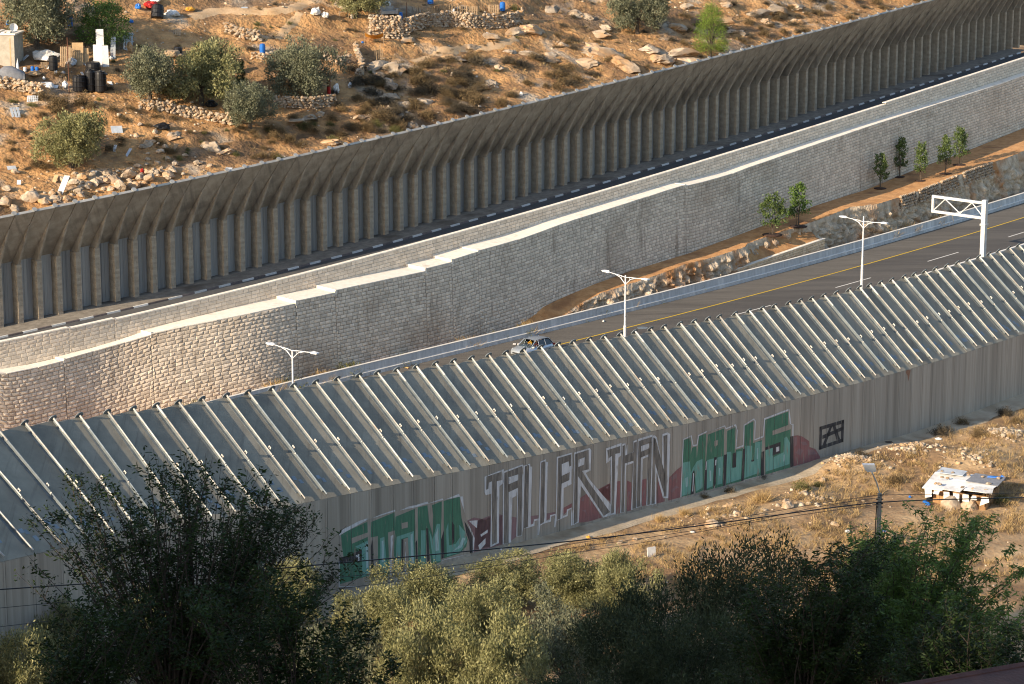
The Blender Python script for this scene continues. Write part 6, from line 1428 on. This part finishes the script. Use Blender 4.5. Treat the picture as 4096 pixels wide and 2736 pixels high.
barrel(628, 74, 50, 52, M_black, 'tilted black water tank beside the red rags', 'water_tank', (.25, -.35), cat='water tank'); barrel(318, 366, 54, 62, M_black, 'front left black water tank of the three in the row', 'water_tank', cat='water tank'); barrel(362, 366, 44, 84, M_black, 'middle black water tank of the three in the row', 'water_tank', cat='water tank'); barrel(404, 368, 46, 80, M_black, 'right black water tank of the three in the row', 'water_tank', cat='water tank'); barrel(214, 282, 36, 56, M_black, 'black water tank standing by the pallets', 'water_tank', cat='water tank'); barrel(374, 300, 60, 50, M_black, 'black tank behind the row of three', 'water_tank', cat='water tank'); barrel(712, 216, 34, 26, M_black, 'black drum at the end of the plank heap', 'water_tank', cat='water tank'); barrel(1408, 74, 13, 18, M_cream, 'cream bucket beside the wooden table', 'bucket', cat='bucket'); barrel(100, 286, 14, 16, M_white, 'white paint bucket near the covered car', 'bucket', cat='bucket'); barrel(130, 284, 14, 18, M_blue, 'blue bucket near the covered car', 'bucket', cat='bucket'); barrel(148, 282, 14, 14, M_blue, 'second small blue bucket near the pallets', 'bucket', cat='bucket')
def board(px, py, w, h, mat, label, name='board', lean=.25, yaw=0.0, th=.04, roll=0.0, hit=hit_hill, cat='board', slats=0, lift=0.0, group=None):
    p, k = site(px, py, hit); W_, H_ = w / k, h / k; e = empty(name, p + Vector((0, 0, lift)), yaw, label=label, cat=cat, group=group); e.rotation_euler = (-lean, roll, yaw)
    if slats:
        for i in range(slats):
            m = MB(); x = -W_ / 2 + W_ * i / slats; m.box(x, x + W_ / slats * .72, 0, th * .6, 0, H_); m.obj('slat', mat, e)
        for z in (.08, .5, .9): m = MB(); m.box(-W_ / 2, W_ / 2, th * .6, th * 1.6, H_ * z, H_ * z + .09); m.obj('rail', mat, e)
    else:
        m = MB(); j = lambda: rnd.uniform(-.03, .03) * W_
        m.hexa([(-W_ / 2, 0, 0), (W_ / 2, 0, 0), (W_ / 2, th, 0), (-W_ / 2, th, 0), (-W_ / 2 + j(), 0, H_), (W_ / 2 + j(), 0, H_ + j()), (W_ / 2 + j(), th, H_), (-W_ / 2 + j(), th, H_)]); m.obj('panel', mat, e)
    return e
board(404, 262, 30, 146, M_white, 'tallest white board standing among the scrap', yaw=.2); board(392, 266, 34, 88, M_white, 'shorter white board left of the tallest one', yaw=.15); board(424, 268, 26, 86, M_white, 'white board right of the tallest one', yaw=.25); board(312, 262, 44, 92, M_card, 'large brown cardboard sheet beside the pallets', yaw=.1); board(345, 258, 24, 66, M_card, 'narrow brown sheet right of the cardboard', yaw=.2); board(262, 272, 44, 86, M_wood, 'pale wooden pallet on its edge', 'pallet', slats=6, cat='pallet'); board(286, 262, 22, 70, M_wood, 'dark plank stack behind the pallet', slats=3); board(452, 235, 20, 90, M_tin, 'bundle of pale metal strips leaning behind the white boards', slats=5, lean=.35); board(512, 205, 40, 80, M_tin, 'grey metal frame leaning against the scrap heap', lean=.5, slats=4); board(698, 142, 52, 34, M_wood, 'wooden crate lid lying on the bank above the big olive', slats=6, lean=.9)
board(955, 32, 72, 14, M_tin, 'pale sheet of metal lying by the upper path', lean=1.35, yaw=.2); board(470, 532, 45, 40, M_tin, 'bluish grey sheet lying on the rubble slope', lean=.9, yaw=.3); board(238, 776, 26, 92, M_white, 'long white plank lying above the boulders', lean=.8, yaw=-.35); board(215, 730, 18, 40, M_card, 'brown plank end beside the long white plank', lean=.8, yaw=-.3); board(50, 680, 36, 26, M_tin, 'grey sheet half buried at the left edge', lean=1.0, yaw=.4); board(372, 692, 26, 14, M_tin, 'small grey sheet below the lowest olive', lean=1.0); board(504, 625, 14, 40, M_tin, 'thin grey batten on the rubble slope', lean=.8, yaw=-.6); board(455, 606, 12, 34, M_white, 'short white batten on the rubble slope', lean=.8, yaw=-.2); board(905, 676, 46, 12, M_tin, 'pale batten lying just above the far wall', lean=1.2, yaw=-.3); board(75, 738, 16, 20, M_tin, 'small grey panel at the far left', lean=.6); board(690, 606, 16, 44, M_wood, 'short grey beam lying among the boulders', lean=.9, yaw=-.5); board(68, 470, 40, 46, M_tin, 'rusty frame dumped on the left slope', lean=.6, yaw=.5, slats=3); board(130, 408, 46, 30, M_tin, 'wire crate dumped below the rubble wall', lean=.7, slats=6)
board(170, 340, 60, 26, M_tin, 'flat grey sheet on the yard floor', lean=1.2); board(205, 352, 50, 22, M_white, 'white sheet on the edge of the yard', lean=1.1); board(45, 330, 66, 10, M_white, 'white sheet before the covered car', lean=1.3); board(225, 300, 14, 44, M_tin, 'narrow grey board leaning by the tank', lean=.4, yaw=.5); board(180, 275, 30, 26, M_wood, 'broken wooden chair frame in the yard', slats=3, lean=.3, yaw=.4)
# shed with dish
p, k = site(30, 268); e = empty('cement_shed', p, -.12, label='grey cement shed at the left edge with a flat roof', cat='shed'); w, h = 104 / k, 128 / k
m = MB(); m.box(-w * .75, w * .3, 0, 2.5, -.6, h); m.obj('wall', M_grey, e); m = MB(); m.box(-w * .8, w * .36, -.1, 2.6, h + .003, h + .12); rf = m.obj('roof', M_cope, e)
for a in range(4): m = MB(); m.box(-w * .7 + a * .5, -w * .7 + a * .5 + .3, .3, 2.0, h + .13, h + .2 + .05 * (a % 2)); m.obj('roof_slab', M_cope, rf)
m = MB(); m.box(w * .12, w * .16, -.012, .0, -.1, h * .9); m.obj('wall_crack_cover', M_card, e)
p2 = p + Vector((w * .26, .1, h + .12)); e = empty('satellite_dish', p2, .5, label='white satellite dish on the corner of the cement shed', cat='satellite dish'); m = MB(); m.tube([(0, 0, 0), (0, 0, .45)], .025, 6); m.obj('mast', M_tin, e)
m = MB(); m.lathe([(.02, 0), (.18, .03), (.30, .09), (.36, .15), (.35, .155), (.29, .10), (.17, .045), (.02, .02)], 16); m.obj('dish', M_white, e, loc=(0, -.1, .5), rot=(R(75), 0, 0)); m = MB(); m.tube([(0, -.1, .3), (0, -.45, .5)], .012, 5); m.obj('feed_arm', M_tin, e)
# covered car
p, k = site(25, 312); w = 150 / k; m = MB(); secs = [(-.5, .30, .30), (-.42, .36, .55), (-.2, .40, .62), (-.05, .38, .95), (.15, .38, .98), (.32, .36, .68), (.45, .33, .55), (.5, .28, .30)]
for x, hw, z in secs: m.v += [(x * w, y * hw / .4 * .85, zz) for y, zz in ((-1.05, -.05), (-1, z * .5), (-.8, z * .95), (0, z * 1.05), (.8, z * .95), (1, z * .5), (1.05, -.05))]
for i in range(len(secs) - 1):
    for j in range(6): m.f.append((i * 7 + j, i * 7 + j + 1, (i + 1) * 7 + j + 1, (i + 1) * 7 + j))
m.f += [tuple(range(7)), tuple(reversed(range(49, 56)))]; m.obj('covered_car', M_tarp, loc=p, rot=(0, 0, .1), smooth=True, label='car under a grey tarpaulin cover beside the shed', cat='covered car')
# folded parasol, posts
def post(px, py, h, r, mat, label, name='post', head=None, cat='post', lean=(0, 0)):
    p, k = site(px, py); m = MB(); H = h / k; m.tube([(0, 0, -.2), (lean[0] * H * .5, 0, H * .5), (lean[0] * H, 0, H)], r, 7); e = empty(name, p, label=label, cat=cat); m.obj('pole', mat, e)
    if head: mm = MB(); mm.lathe(head[0], 12); mm.obj(head[1], head[2], e)
    return e
p, k = site(73, 318); post(73, 318, 84, .02, M_white, 'folded white parasol standing by the covered car', 'folded_parasol', ([(.05, 20 / k), (.16, 25 / k), (.10, 60 / k), (.02, 80 / k)], 'canopy', M_white), 'parasol')
post(277, 372, 222, .035, M_rustp, 'tall rusty pole left of the black tanks'); post(1626, 82, 72, .03, M_rustp, 'thin rusty stake on the tall stone wall'); post(2072, 50, 60, .03, M_rustp, 'thin stake at the right end of the garden terrace'); post(1928, 60, 62, .025, M_wood, 'thin wooden stake on the garden terrace')
p, k = site(1316, 388); e = empty('stove_pipe', p, label='red and black upright pipe beside the olive', cat='pipe'); m = MB(); m.tube([(0, 0, -.1), (0, 0, 42 / k)], .17, 9); m.obj('red_section', M_red, e); m = MB(); m.tube([(0, 0, 42 / k + .002), (0, 0, 88 / k)], .16, 9); m.obj('black_section', M_rustp, e)
m = MB(); m.box(-.28, .28, -.28, .28, -.2, .16); m.obj('plinth', M_cope, e)
# cloth heaps
def heap(px, py, w, h, mat, label, name='rag_heap', cat='rags', hit=hit_hill, seed=0):
    p, k = site(px, py, hit); bm_ = bmesh.new(); bmesh.ops.create_icosphere(bm_, subdivisions=3, radius=.5)
    for v in bm_.verts:
        n = mnoise.noise(v.co * 3.1 + Vector((seed, px * .01, 0))) * .35 + mnoise.noise(v.co * 7 + Vector((seed, 0, py))) * .18; v.co *= (1 + n); v.co.z = max(v.co.z, -.25)
    me = bpy.data.meshes.new(name); bm_.to_mesh(me); bm_.free(); me.materials.append(mat)
    return link(name, me, loc=p + Vector((0, 0, .25 * h / k)), rot=(0, 0, seed), scale=(w / k, w / k * .8, h / k), label=label, cat=cat)
heap(604, 30, 60, 34, M_red, 'red rags at the top left beside the tilted tank', seed=1); heap(552, 34, 30, 26, M_blue, 'blue rag heap left of the red rags', seed=2); heap(690, 64, 60, 34, M_cloth, 'pale rag heap right of the tilted tank', seed=3); heap(760, 42, 40, 20, M_orange, 'orange rag heap right of the pale rags', seed=4); heap(622, 8, 50, 24, M_white, 'white cloth heap at the top edge', seed=5); heap(180, 240, 100, 60, M_cloth, 'pale plastic sheet heap behind the yard', seed=6); heap(290, 260, 36, 40, M_tin, 'bluish plastic bag heap by the rusty pole', seed=7); heap(200, 352, 40, 30, M_white, 'white bag heap on the edge of the yard', seed=8); heap(260, 350, 24, 32, M_white, 'white sack by the foot of the rusty pole', seed=9); heap(1345, 372, 26, 50, M_white, 'white bundle beside the red pipe', seed=10); heap(1262, 58, 44, 40, M_white, 'white sacks left of the terrace path', seed=11); heap(1300, 70, 30, 30, M_white, 'second pile of white sacks by the terrace path', seed=12); heap(650, 515, 60, 34, M_black, 'black plastic sheet crumpled among the rocks', seed=13); heap(845, 425, 56, 34, M_black, 'dark heap under the largest olive', seed=14); heap(525, 90, 20, 18, M_blue, 'small blue rag left of the red rags', seed=15); heap(680, 225, 90, 34, M_wood, 'heap of broken planks behind the olives', cat='planks', seed=16); heap(140, 300, 60, 22, M_card, 'heap of boxes in the yard', cat='boxes', seed=17); heap(520, 205, 30, 46, M_card, 'brown sack against the metal frame', seed=18); heap(948, 290, 36, 60, M_black, 'black heap behind the cypress sapling', seed=19); heap(1950, 140, 14, 14, M_tin, 'pale scrap on the slope below the terrace', seed=20); heap(2085, 382, 16, 20, M_white, 'white plastic bag caught in the dry bushes', seed=21); heap(1968, 146, 14, 16, M_tin, 'grey bag among dark bushes below the terrace', seed=22); heap(568, 690, 16, 20, M_red, 'small red and pink rag on the boulders', seed=23); heap(1100, 410, 18, 24, M_tin, 'grey bag at the left end of the dark stone wall', seed=24); heap(1450, 172, 10, 10, M_blue, 'tiny blue scrap left of the orange tarp', seed=25); heap(1400, 350, 16, 26, M_tin, 'grey scrap right of the white bundle', seed=26)
for i in range(26):
    px, py = rnd.uniform(70, 450), rnd.uniform(235, 345); w_ = rnd.uniform(10, 26)
    if i % 2: board(px, py, w_, rnd.uniform(10, 34), rnd.choice((M_wood, M_white, M_tin, M_card)), 'small piece of scrap in the cluttered yard by the tanks', 'scrap_board', lean=rnd.uniform(.2, 1.3), yaw=rnd.uniform(-1, 1), group='scrap pieces in the yard')
    else: heap(px, py, w_, rnd.uniform(8, 20), rnd.choice((M_black, M_white, M_tin, M_card, M_tarp)), 'small heap of scrap in the cluttered yard by the tanks', 'scrap_heap', 'scrap', seed=40 + i)['group'] = 'scrap heaps in the yard'
# orange tarp, stretched between stakes
p, k = site(1497, 172); e = empty('orange_tarp', p, label='orange tarpaulin stretched over stakes below the tall stone wall', cat='tarpaulin'); W_ = 76 / k; rows = []
for i in range(7):
    rows.append([((i / 6 - .5) * W_, -.5 + j * .35, 24 / k + .45 - .25 * math.sin(math.pi * i / 6) - .12 * j + .05 * mnoise.noise(Vector((i, j, 0)))) for j in range(5)])
link('sheet', sheet('sheet', rows, M_orange, True), e)
for x in (-.5, .5):
    for y in (-.5, .9): m = MB(); m.tube([(x * W_, y, -.3), (x * W_, y, 24 / k + .45 - (.0 if y < 0 else .48))], .025, 5); m.obj('stake', M_wood, e)
for i in range(7):
    p, k = site(1500 + i * 5, 240 + (i % 3) * 8); m = MB(); m.tube([(0, 0, -.2), (rnd.uniform(-.1, .1), 0, rnd.uniform(1.0, 1.7))], .025, 5); m.obj('fence_stake', M_wood, loc=p, label='wooden stake in the row below the orange tarp', cat='stake', group='stakes below the orange tarp')
# sofa, table, terrace furniture
p, k = site(1552, 60); e = empty('old_sofa', p, .5, label='old grey sofa outdoors on the terrace at the top', cat='sofa'); M_sofa = pmat('sofa cloth', (0.30, 0.28, 0.26), (0.45, 0.42, 0.39), 6, .95)
for nm, a in (('seat', (-.75, .75, -.35, .3, .12, .42)), ('backrest', (-.75, .75, .305, .5, .12, .8)), ('armrest', (-.92, -.752, -.35, .5, .1, .6)), ('armrest', (.752, .92, -.35, .5, .1, .6))): m = MB(); m.box(*a); m.obj(nm, M_sofa, e)
for x in (-.8, .8):
    for y in (-.3, .42): m = MB(); m.box(x - .04, x + .04, y - .04, y + .04, 0, .1); m.obj('leg', M_wood, e)
p, k = site(1375, 72); e = empty('wooden_table', p, .2, label='small wooden table under the olive at the top', cat='table'); m = MB(); m.box(-.45, .45, -.3, .3, .55, .6); m.obj('table_top', M_wood, e)
for x in (-.4, .4):
    for y in (-.25, .25): m = MB(); m.box(x - .03, x + .03, y - .03, y + .03, -.05, .548); m.obj('leg', M_wood, e)
for j, (px, py, lab) in enumerate(((1700, 60, 'brushwood fence on the left half of the garden terrace'), (1790, 52, 'brushwood fence on the right half of the garden terrace'))):
    p, k = site(px, py); e = empty('brushwood_fence', p, .1, label=lab, cat='fence')
    for i in range(22): m = MB(); x = -1.1 + i * .1; m.tube([(x, 0, -.1), (x + rnd.uniform(-.15, .15), rnd.uniform(-.1, .1), rnd.uniform(.5, .9))], .03, 5); m.obj('branch', M_wood, e)
for px, py, lab in ((1850, 58, 'wooden frame with grey cover on the terrace left of the stakes'), (1890, 62, 'weathered wooden rack on the garden terrace'), (1975, 55, 'low wooden cage on the garden terrace')): board(px, py, 44, 36, M_wood, lab, 'wooden_rack', lean=.1, slats=5, cat='rack')
heap(1850, 40, 56, 24, M_tarp, 'grey cover thrown over the wooden frame on the terrace', cat='cover', seed=31); heap(1545, 22, 40, 26, M_cloth, 'pale cloth heap behind the sofa', seed=32); heap(1815, 60, 12, 36, M_white, 'white bag hanging at the terrace wall', seed=33)

# ------------------------------------------------------------------ near slope: rubble, grass, shack, pole, cables
for k, (c, r, h) in enumerate(HC):
    rs = np.random.RandomState(100 + k); n = (260, 120, 260, 90, 60, 50)[k]; a = rs.uniform(0, 6.28, n); q = np.abs(rs.normal(0, .42, n)) * r * (.7 if k in (0, 2) else 1.1); P_ = np.c_[c.x + q * np.cos(a), c.y + q * np.sin(a)]; z = near_zi(P_) + .03
    e = empty('rubble_heap', (c.x, c.y, float(near_zi([(c.x, c.y)])[0])), label=('white rubble heap left of the street light pole', 'low stony mound right of the street light', 'white rubble heap at the right edge above the shack', 'stony mound behind the shack', 'low earth mound with a few stones below the graffiti', 'stony patch at the left of the dry slope')[k], cat='rubble heap')
    o = stone_field(np.c_[P_, z] - np.array(e.location), .12 + .38 * rs.rand(n) ** 2, 'stones', None, 200 + k, e)
for px, py, sz, lab in ((2852, 2108, 1.0, 'large pale boulder on the dry slope above the cables'), (3150, 2030, .85, 'pale boulder on the dry slope left of the street light pole'), (3140, 2010, .5, 'small pale boulder next to the one left of the pole'), (2478, 2172, .4, 'small boulder lowest on the slope under the letter H'), (2540, 2160, .4, 'small boulder right of the lowest one under the graffiti'), (2700, 2020, .35, 'stone by the track below the letter N'), (2573, 2038, .35, 'white stone on the track below the letter A'), (3290, 1925, .6, 'square pale boulder near the white rubble heap'), (3340, 2100, .5, 'orange tinged boulder beside the pole'), (2915, 2025, .5, 'flat grey boulder on the slope under the green letters'), (3050, 2060, .4, 'little boulder in dry grass below the green letters'), (3800, 2030, 1.6, 'broad pale rock just in front of the shack'), (3880, 2035, 1.2, 'pale rock right of the broad one before the shack'), (3960, 1865, .5, 'pale boulder behind the shack roof'), (2090, 2725, 1.3, 'white block at the bottom edge in the middle'), (2360, 2700, 1.0, 'white block at the bottom edge right of the middle one'), (3560, 2160, .9, 'pale rock behind the pole and the almond tree')):
    p = hit_near(px, py)
    if p: rock_at(p, sz, lab, None)
pts = []; sz_ = []; rs8 = np.random.RandomState(18)
for _ in range(4200):
    px, py = rs8.uniform(2000, 4096), rs8.uniform(1650, 2600); p = hit_near(px, py) if rs8.rand() < .6 else None
    if p is None: continue
    s_, e_ = near_se([(p.x, p.y)])
    if e_[0] < 2.6 and rs8.rand() < .85: continue
    pts.append(tuple(p)); sz_.append(.05 + .16 * rs8.rand() ** 3)
stone_field(pts, sz_, 'slope_stones', 'small stones scattered over the near slope', 19)
gp = []
for _ in range(7500):
    px, py = rs8.uniform(2250, 4200), rs8.uniform(1560, 2420)
    p = hit_near(px, py)
    if p is None: continue
    s_, e_ = near_se([(p.x, p.y)])
    if e_[0] < 2.4: continue
    if fbm(p.x, p.y, .22, 3, 41) < -.12: continue
    gp.append(tuple(p))
o = tuft_field(gp, 'slope_grass', M_straw, .42, 11, 9, .022, .6); tag(o, 'dry straw grass over the near slope', 'grass')
o = tuft_field([p for p in gp[::2]], 'slope_weeds', M_scrub, .36, 9, 10, .022, .8); tag(o, 'brown dry weeds over the near slope', 'weeds')
for px, py, sz, kd, lab in ((2700, 2012, .7, 'k', 'dark weed tuft at the wall foot below the letter N'), (2560, 2045, .6, 'd', 'dry weed tuft at the wall foot below the letter A'), (2380, 2090, .6, 'k', 'dark weed tuft at the wall foot below the letter R'), (2120, 2150, .7, 'd', 'dry weeds at the wall foot below the double L'), (2180, 2140, .6, 'd', 'brown weeds at the wall foot left of the letter E'), (1960, 2195, .6, 'd', 'weeds at the wall foot below the letter T'), (2820, 1995, .8, 'd', 'dry bush across the track from the green letter W'), (2920, 1970, .9, 'd', 'dry bush across the track from the green letter A'), (3050, 1920, .8, 'k', 'dark bush across the track from the green letter S'), (2850, 2090, 1.1, 's', 'spiky straw clump beside the large boulder'), (2640, 2085, 1.0, 's', 'straw clump on the slope under the letter N'), (2740, 2065, 1.1, 's', 'tall straw clump left of the spiky one'), (3050, 2010, 1.3, 's', 'tall dry grass clump below the green letter S'), (3210, 1960, 1.2, 'g', 'yellow green bush left of the white rubble heap'), (3270, 1945, .9, 'g', 'small yellow green bush beside the rubble heap'), (3440, 1825, .9, 'k', 'dark bush where the track passes the rubble heap'), (3400, 1800, .7, 'd', 'dry weeds at the wall right of the black frame'), (3760, 1740, 1.5, 'k', 'large dark bush on the verge at the right'), (3850, 1700, 1.3, 'd', 'brown bush on the verge at the right'), (3920, 1745, 1.2, 'd', 'light brown bush at the right of the large dark one'), (4020, 1660, 1.3, 'k', 'dark bush close to the right edge'), (4060, 1690, 1.0, 'd', 'brown bush at the right edge'), (3620, 1740, .8, 'd', 'weeds at the foot of the bare wall at the right'), (4000, 2010, 1.2, 'g', 'green bush right of the shack'), (3960, 1960, 1.0, 'g', 'green bush against the shack wall'), (3580, 1930, 1.2, 'd', 'dry bush right of the street light'), (3700, 1960, 1.1, 'd', 'dry bush left of the shack'), (3500, 1980, 1.0, 's', 'straw clump behind the street light pole')):
    p = hit_near(px, py)
    if p: bush_at(p, kd, sz, lab, None, {'s': 'straw_clump', 'g': 'green_bush', 'k': 'withered_bush', 'd': 'dry_bush'}[kd])
for px, py, w, h, mat, lab in ((2003, 2206, 40, 16, M_white, 'white plastic litter on the track below the letter T'), (2170, 2152, 40, 12, M_white, 'flattened white bag on the track below the letter L'), (2130, 2168, 14, 14, M_white, 'small white bag on the track left of the flattened one'), (2240, 2140, 22, 10, M_white, 'white scrap on the track below the letter E'), (2352, 2152, 18, 12, M_orange, 'yellowish bag on the dark verge'), (2460, 2085, 24, 10, M_white, 'white scrap near the stones under the letter H'), (2005, 2172, 16, 24, M_black, 'black bag against the wall foot'), (3556, 1772, 40, 8, M_black, 'black tube lying on the track at the right'), (3755, 1757, 30, 8, M_white, 'white litter on the verge at the right'), (3640, 1990, 14, 10, M_blue, 'blue scrap on the slope right of the pole'), (3700, 2010, 22, 14, M_blue, 'blue bag at the left of the shack'), (3712, 2020, 20, 16, M_blue, 'second blue bag at the left of the shack'), (3390, 2130, 24, 14, M_white, 'white bag beside the pole in the grass'), (4010, 1920, 20, 26, M_blue, 'blue plastic at the right corner of the shack'), (2770, 2130, 20, 8, M_white, 'white scrap below the large boulder'), (3535, 2128, 20, 12, M_blue, 'pale blue box at the foot of the pole'), (2350, 2030 + 150, 24, 8, M_black, 'dark scrap on the verge below the letter R')):
    if hit_near(px, py): heap(px, py, w, h, mat, lab, 'litter', 'litter', hit_near, px % 17)
board(2608, 2228, 38, 40, M_white, 'white painted board standing on the slope below the letter N', hit=hit_near, lean=.15, yaw=.5, th=.06)
# shack
p = hit_near(3850, 2002); kk = kpx(p); e = empty('scrap_shack', p, R(-28), label='low shack of scrap boards with a white sheet roof on the near slope', cat='shack'); w, dp = 245 / kk, 170 / kk; hh = 62 / kk
M_scrap = pmat('brown scrap boards', (0.20, 0.11, 0.05), (0.32, 0.19, 0.09), 2, .9, obr=.2); M_roofw = pmat('white roof sheet', (0.66, 0.66, 0.64), (0.76, 0.75, 0.73), 1.2, .7, c3=(0.5, 0.47, 0.42), s3=1.0)
n_ = 9
for i in range(n_):
    x0 = -w / 2 + w * i / n_; m = MB(); m.box(x0, x0 + w / n_ - .02, -dp / 2, -dp / 2 + .04, -.2, hh * (.9 if i % 3 else .55)); m.obj('wall_board_or_gap', M_scrap if i % 3 else M_white if i % 2 else M_dark, e)  # the black pieces paint the shade inside the shack's openings
for i in range(6):
    y0 = -dp / 2 + dp * i / 6; m = MB(); m.box(-w / 2 - .02, -w / 2 + .02, y0 + .05, y0 + dp / 6 - .02, -.2, hh * (.95 if i not in (1, 2) else .3)); m.obj('wall_board_or_gap', M_white if i < 3 else M_scrap, e); m = MB(); m.box(w / 2 - .02, w / 2 + .02, y0 + .05, y0 + dp / 6 - .02, -.2, hh * .9); m.obj('wall_board_or_gap', M_scrap, e)
m = MB(); m.box(-w / 2, w / 2, dp / 2 - .04, dp / 2, -.2, hh); m.obj('back_wall', M_scrap, e)
for i, (x0, x1, y0, y1, mt) in enumerate(((-.58, -.22, -.62, .5, M_roofw), (-.26, .12, -.6, .2, M_roofw), (-.2, .2, .1, .6, M_white), (.1, .54, -.55, .1, M_roofw), (.08, .56, .02, .6, M_tarp), (-.5, -.1, .3, .62, M_tin), (.3, .6, -.66, -.3, M_cloth))):
    m = MB(); j = lambda: rnd.uniform(-.04, .04); zz = lambda y: hh * (1.08 + .22 * y) + .05 * i; c4 = [(x0, y0), (x1, y0), (x1, y1), (x0, y1)]; lo_ = [(w * (x + j()), dp * (y + j()), zz(y) + rnd.uniform(-.03, .05)) for x, y in c4]
    m.hexa(lo_ + [(x, y, z + .035) for x, y, z in lo_]); m.obj('roof_sheet', mt, e)
for i in range(7):
    x = -.5 + i * .16; m = MB(); zt_ = hh * .95; wd_ = rnd.uniform(.25, .5); m.add([(w * x, -dp * .64, zt_), (w * x + wd_, -dp * .64, zt_ + .02), (w * x + wd_ + rnd.uniform(-.1, .1), -dp * .66, zt_ - rnd.uniform(.25, .6)), (w * x + rnd.uniform(-.1, .1), -dp * .66, zt_ - rnd.uniform(.2, .6))], [(0, 1, 2, 3)]); m.obj('hanging_plastic', M_cloth, e)
for i in range(16):
    x, y = rnd.uniform(-.5, .5), rnd.choice((-.5, -.45, .4, .45, 0.0)); rk = link('roof_stone', rnd.choice(RK), e, loc=(w * x, dp * y, hh * (1.08 + .22 * y) + .30), rot=(0, 0, i), scale=(rnd.uniform(.2, .4), rnd.uniform(.2, .32), rnd.uniform(.14, .24)))
m = MB(); m.hexa([(w * (.3 + .28 * x), dp * (.42 + .14 * y), hh * 1.2 + .22 + z) for x, y, z in ((0, 0, 0), (.7, .2, .02), (.8, 1, .03), (.1, .9, .0), (0.05, 0.1, .08), (.65, .3, .05), (.75, .9, .09), (.12, .8, .06))]); m.obj('blue_cover', M_blue, e)
# street light on a wooden utility pole
ptop = at_depth(3519, 1974, 114); zb_ = float(near_zi([(ptop.x - .02, ptop.y)])[0]); M_pole = pmat('grey utility pole', (0.16, 0.15, 0.13), (0.26, 0.24, 0.21), 3, .9, .01, 10, stretch=(1, 1, .2))
e = empty('utility_pole', (ptop.x, ptop.y, zb_), label='grey utility pole with a street light head on the near slope', cat='utility pole'); H_ = ptop.z - zb_
m = MB(); m.tube([(0, 0, -.5), (0, 0, H_ * .5), (0, 0, H_)], [.15, .125, .10], 10); m.obj('pole', M_pole, e)
d = Vector(at_depth(3487, 1888, 112)) - ptop; m = MB(); m.tube([(0, 0, H_ - .4), (0, 0, H_), Vector((0, 0, H_)) + d * .5 + Vector((.03, 0, .02)), Vector((0, 0, H_)) + d], .032, 7); ar = m.obj('lamp_arm', M_lamp, e)
c = Vector((0, 0, H_)) + d; m = MB(); a_ = d.normalized(); sx = Vector((1, 0, 0)); hd = c + a_ * .02; fw = Vector((-.25, -.35, .9)).normalized()
q_ = [c + sx * -.2, c + sx * .16, c + sx * .22 + fw * .1, c + fw * .42 + sx * .2, c + fw * .42 + sx * -.34, c + fw * .12 + sx * -.28]; nrm2 = Vector((0, .12, .03))
m.add([v for v in q_] + [v + nrm2 for v in q_], [tuple(range(6)), tuple(reversed(range(6, 12)))] + [(k, (k + 1) % 6, 6 + (k + 1) % 6, 6 + k) for k in range(6)]); m.obj('lamp_head', M_lamp, e)
for z in (H_ - .25, H_ - .45, H_ - .62): m = MB(); m.tube([(-.16, -.05, z), (.16, -.05, z)], .03, 6); m.obj('insulator', M_black, e)
m = MB(); m.tube([(-.13, -.1, H_ - .5), (-.17, -.12, H_ - 1.4), (-.14, -.14, H_ - 2.6), (-.15, -.15, H_ - 4)], .022, 5); m.obj('down_cable', M_black, e)
def cable(pts, r, label):
    P_ = [at_depth(px, py, y) for px, py, y in pts]; C_ = []
    for i in range(len(P_) - 1):
        p0, p1, p2, p3 = P_[max(i - 1, 0)], P_[i], P_[i + 1], P_[min(i + 2, len(P_) - 1)]
        for t in (0, .25, .5, .75): C_.append(.5 * ((2 * p1) + (-p0 + p2) * t + (2 * p0 - 5 * p1 + 4 * p2 - p3) * t * t + (-p0 + 3 * p1 - 3 * p2 + p3) * t ** 3))
    C_.append(P_[-1]); m = MB(); o_ = C_[0].copy(); m.tube([c_ - o_ for c_ in C_], r, 6); m.obj('overhead_cable', M_black, loc=o_, label=label, cat='cable')
cable([(-300, 2385, 96), (0, 2358, 98), (700, 2310, 101), (1355, 2252, 104), (1774, 2214, 106), (2300, 2163, 108.5), (2774, 2106, 111), (3300, 2034, 113), (3505, 2010, 113.8), (3519, 2009, 113.85)], .026, 'thick black overhead cable running left from the pole')
cable([(3519, 2009, 113.85), (3700, 2000, 115), (4096, 1990, 118), (4400, 1980, 121)], .026, 'thick black overhead cable running right from the pole')
cable([(-300, 2475, 96), (0, 2432, 98), (700, 2370, 101), (1430, 2302, 104), (1774, 2268, 106), (2300, 2190, 108.5), (2579, 2152, 110), (3000, 2084, 112), (3300, 2022, 113), (3519, 1990, 113.85)], .012, 'thin overhead cable running left from the pole, above the lowest one')
cable([(-300, 2560, 96), (0, 2507, 98), (700, 2430, 101), (1521, 2335, 105), (1774, 2297, 106), (2300, 2210, 108.5), (2579, 2169, 110), (2946, 2100, 111.5), (3300, 2046, 113), (3519, 2016, 113.85)], .012, 'lowest thin overhead cable running left from the pole')
cable([(2200, 2190, 108), (2579, 2128, 110), (3000, 2062, 112), (3300, 2010, 113), (3519, 1980, 113.85)], .011, 'upper thin overhead cable running left from the pole')
cable([(3519, 1980, 113.85), (3800, 1976, 116), (4096, 1972, 118), (4400, 1966, 121)], .012, 'upper thin overhead cable running right from the pole')
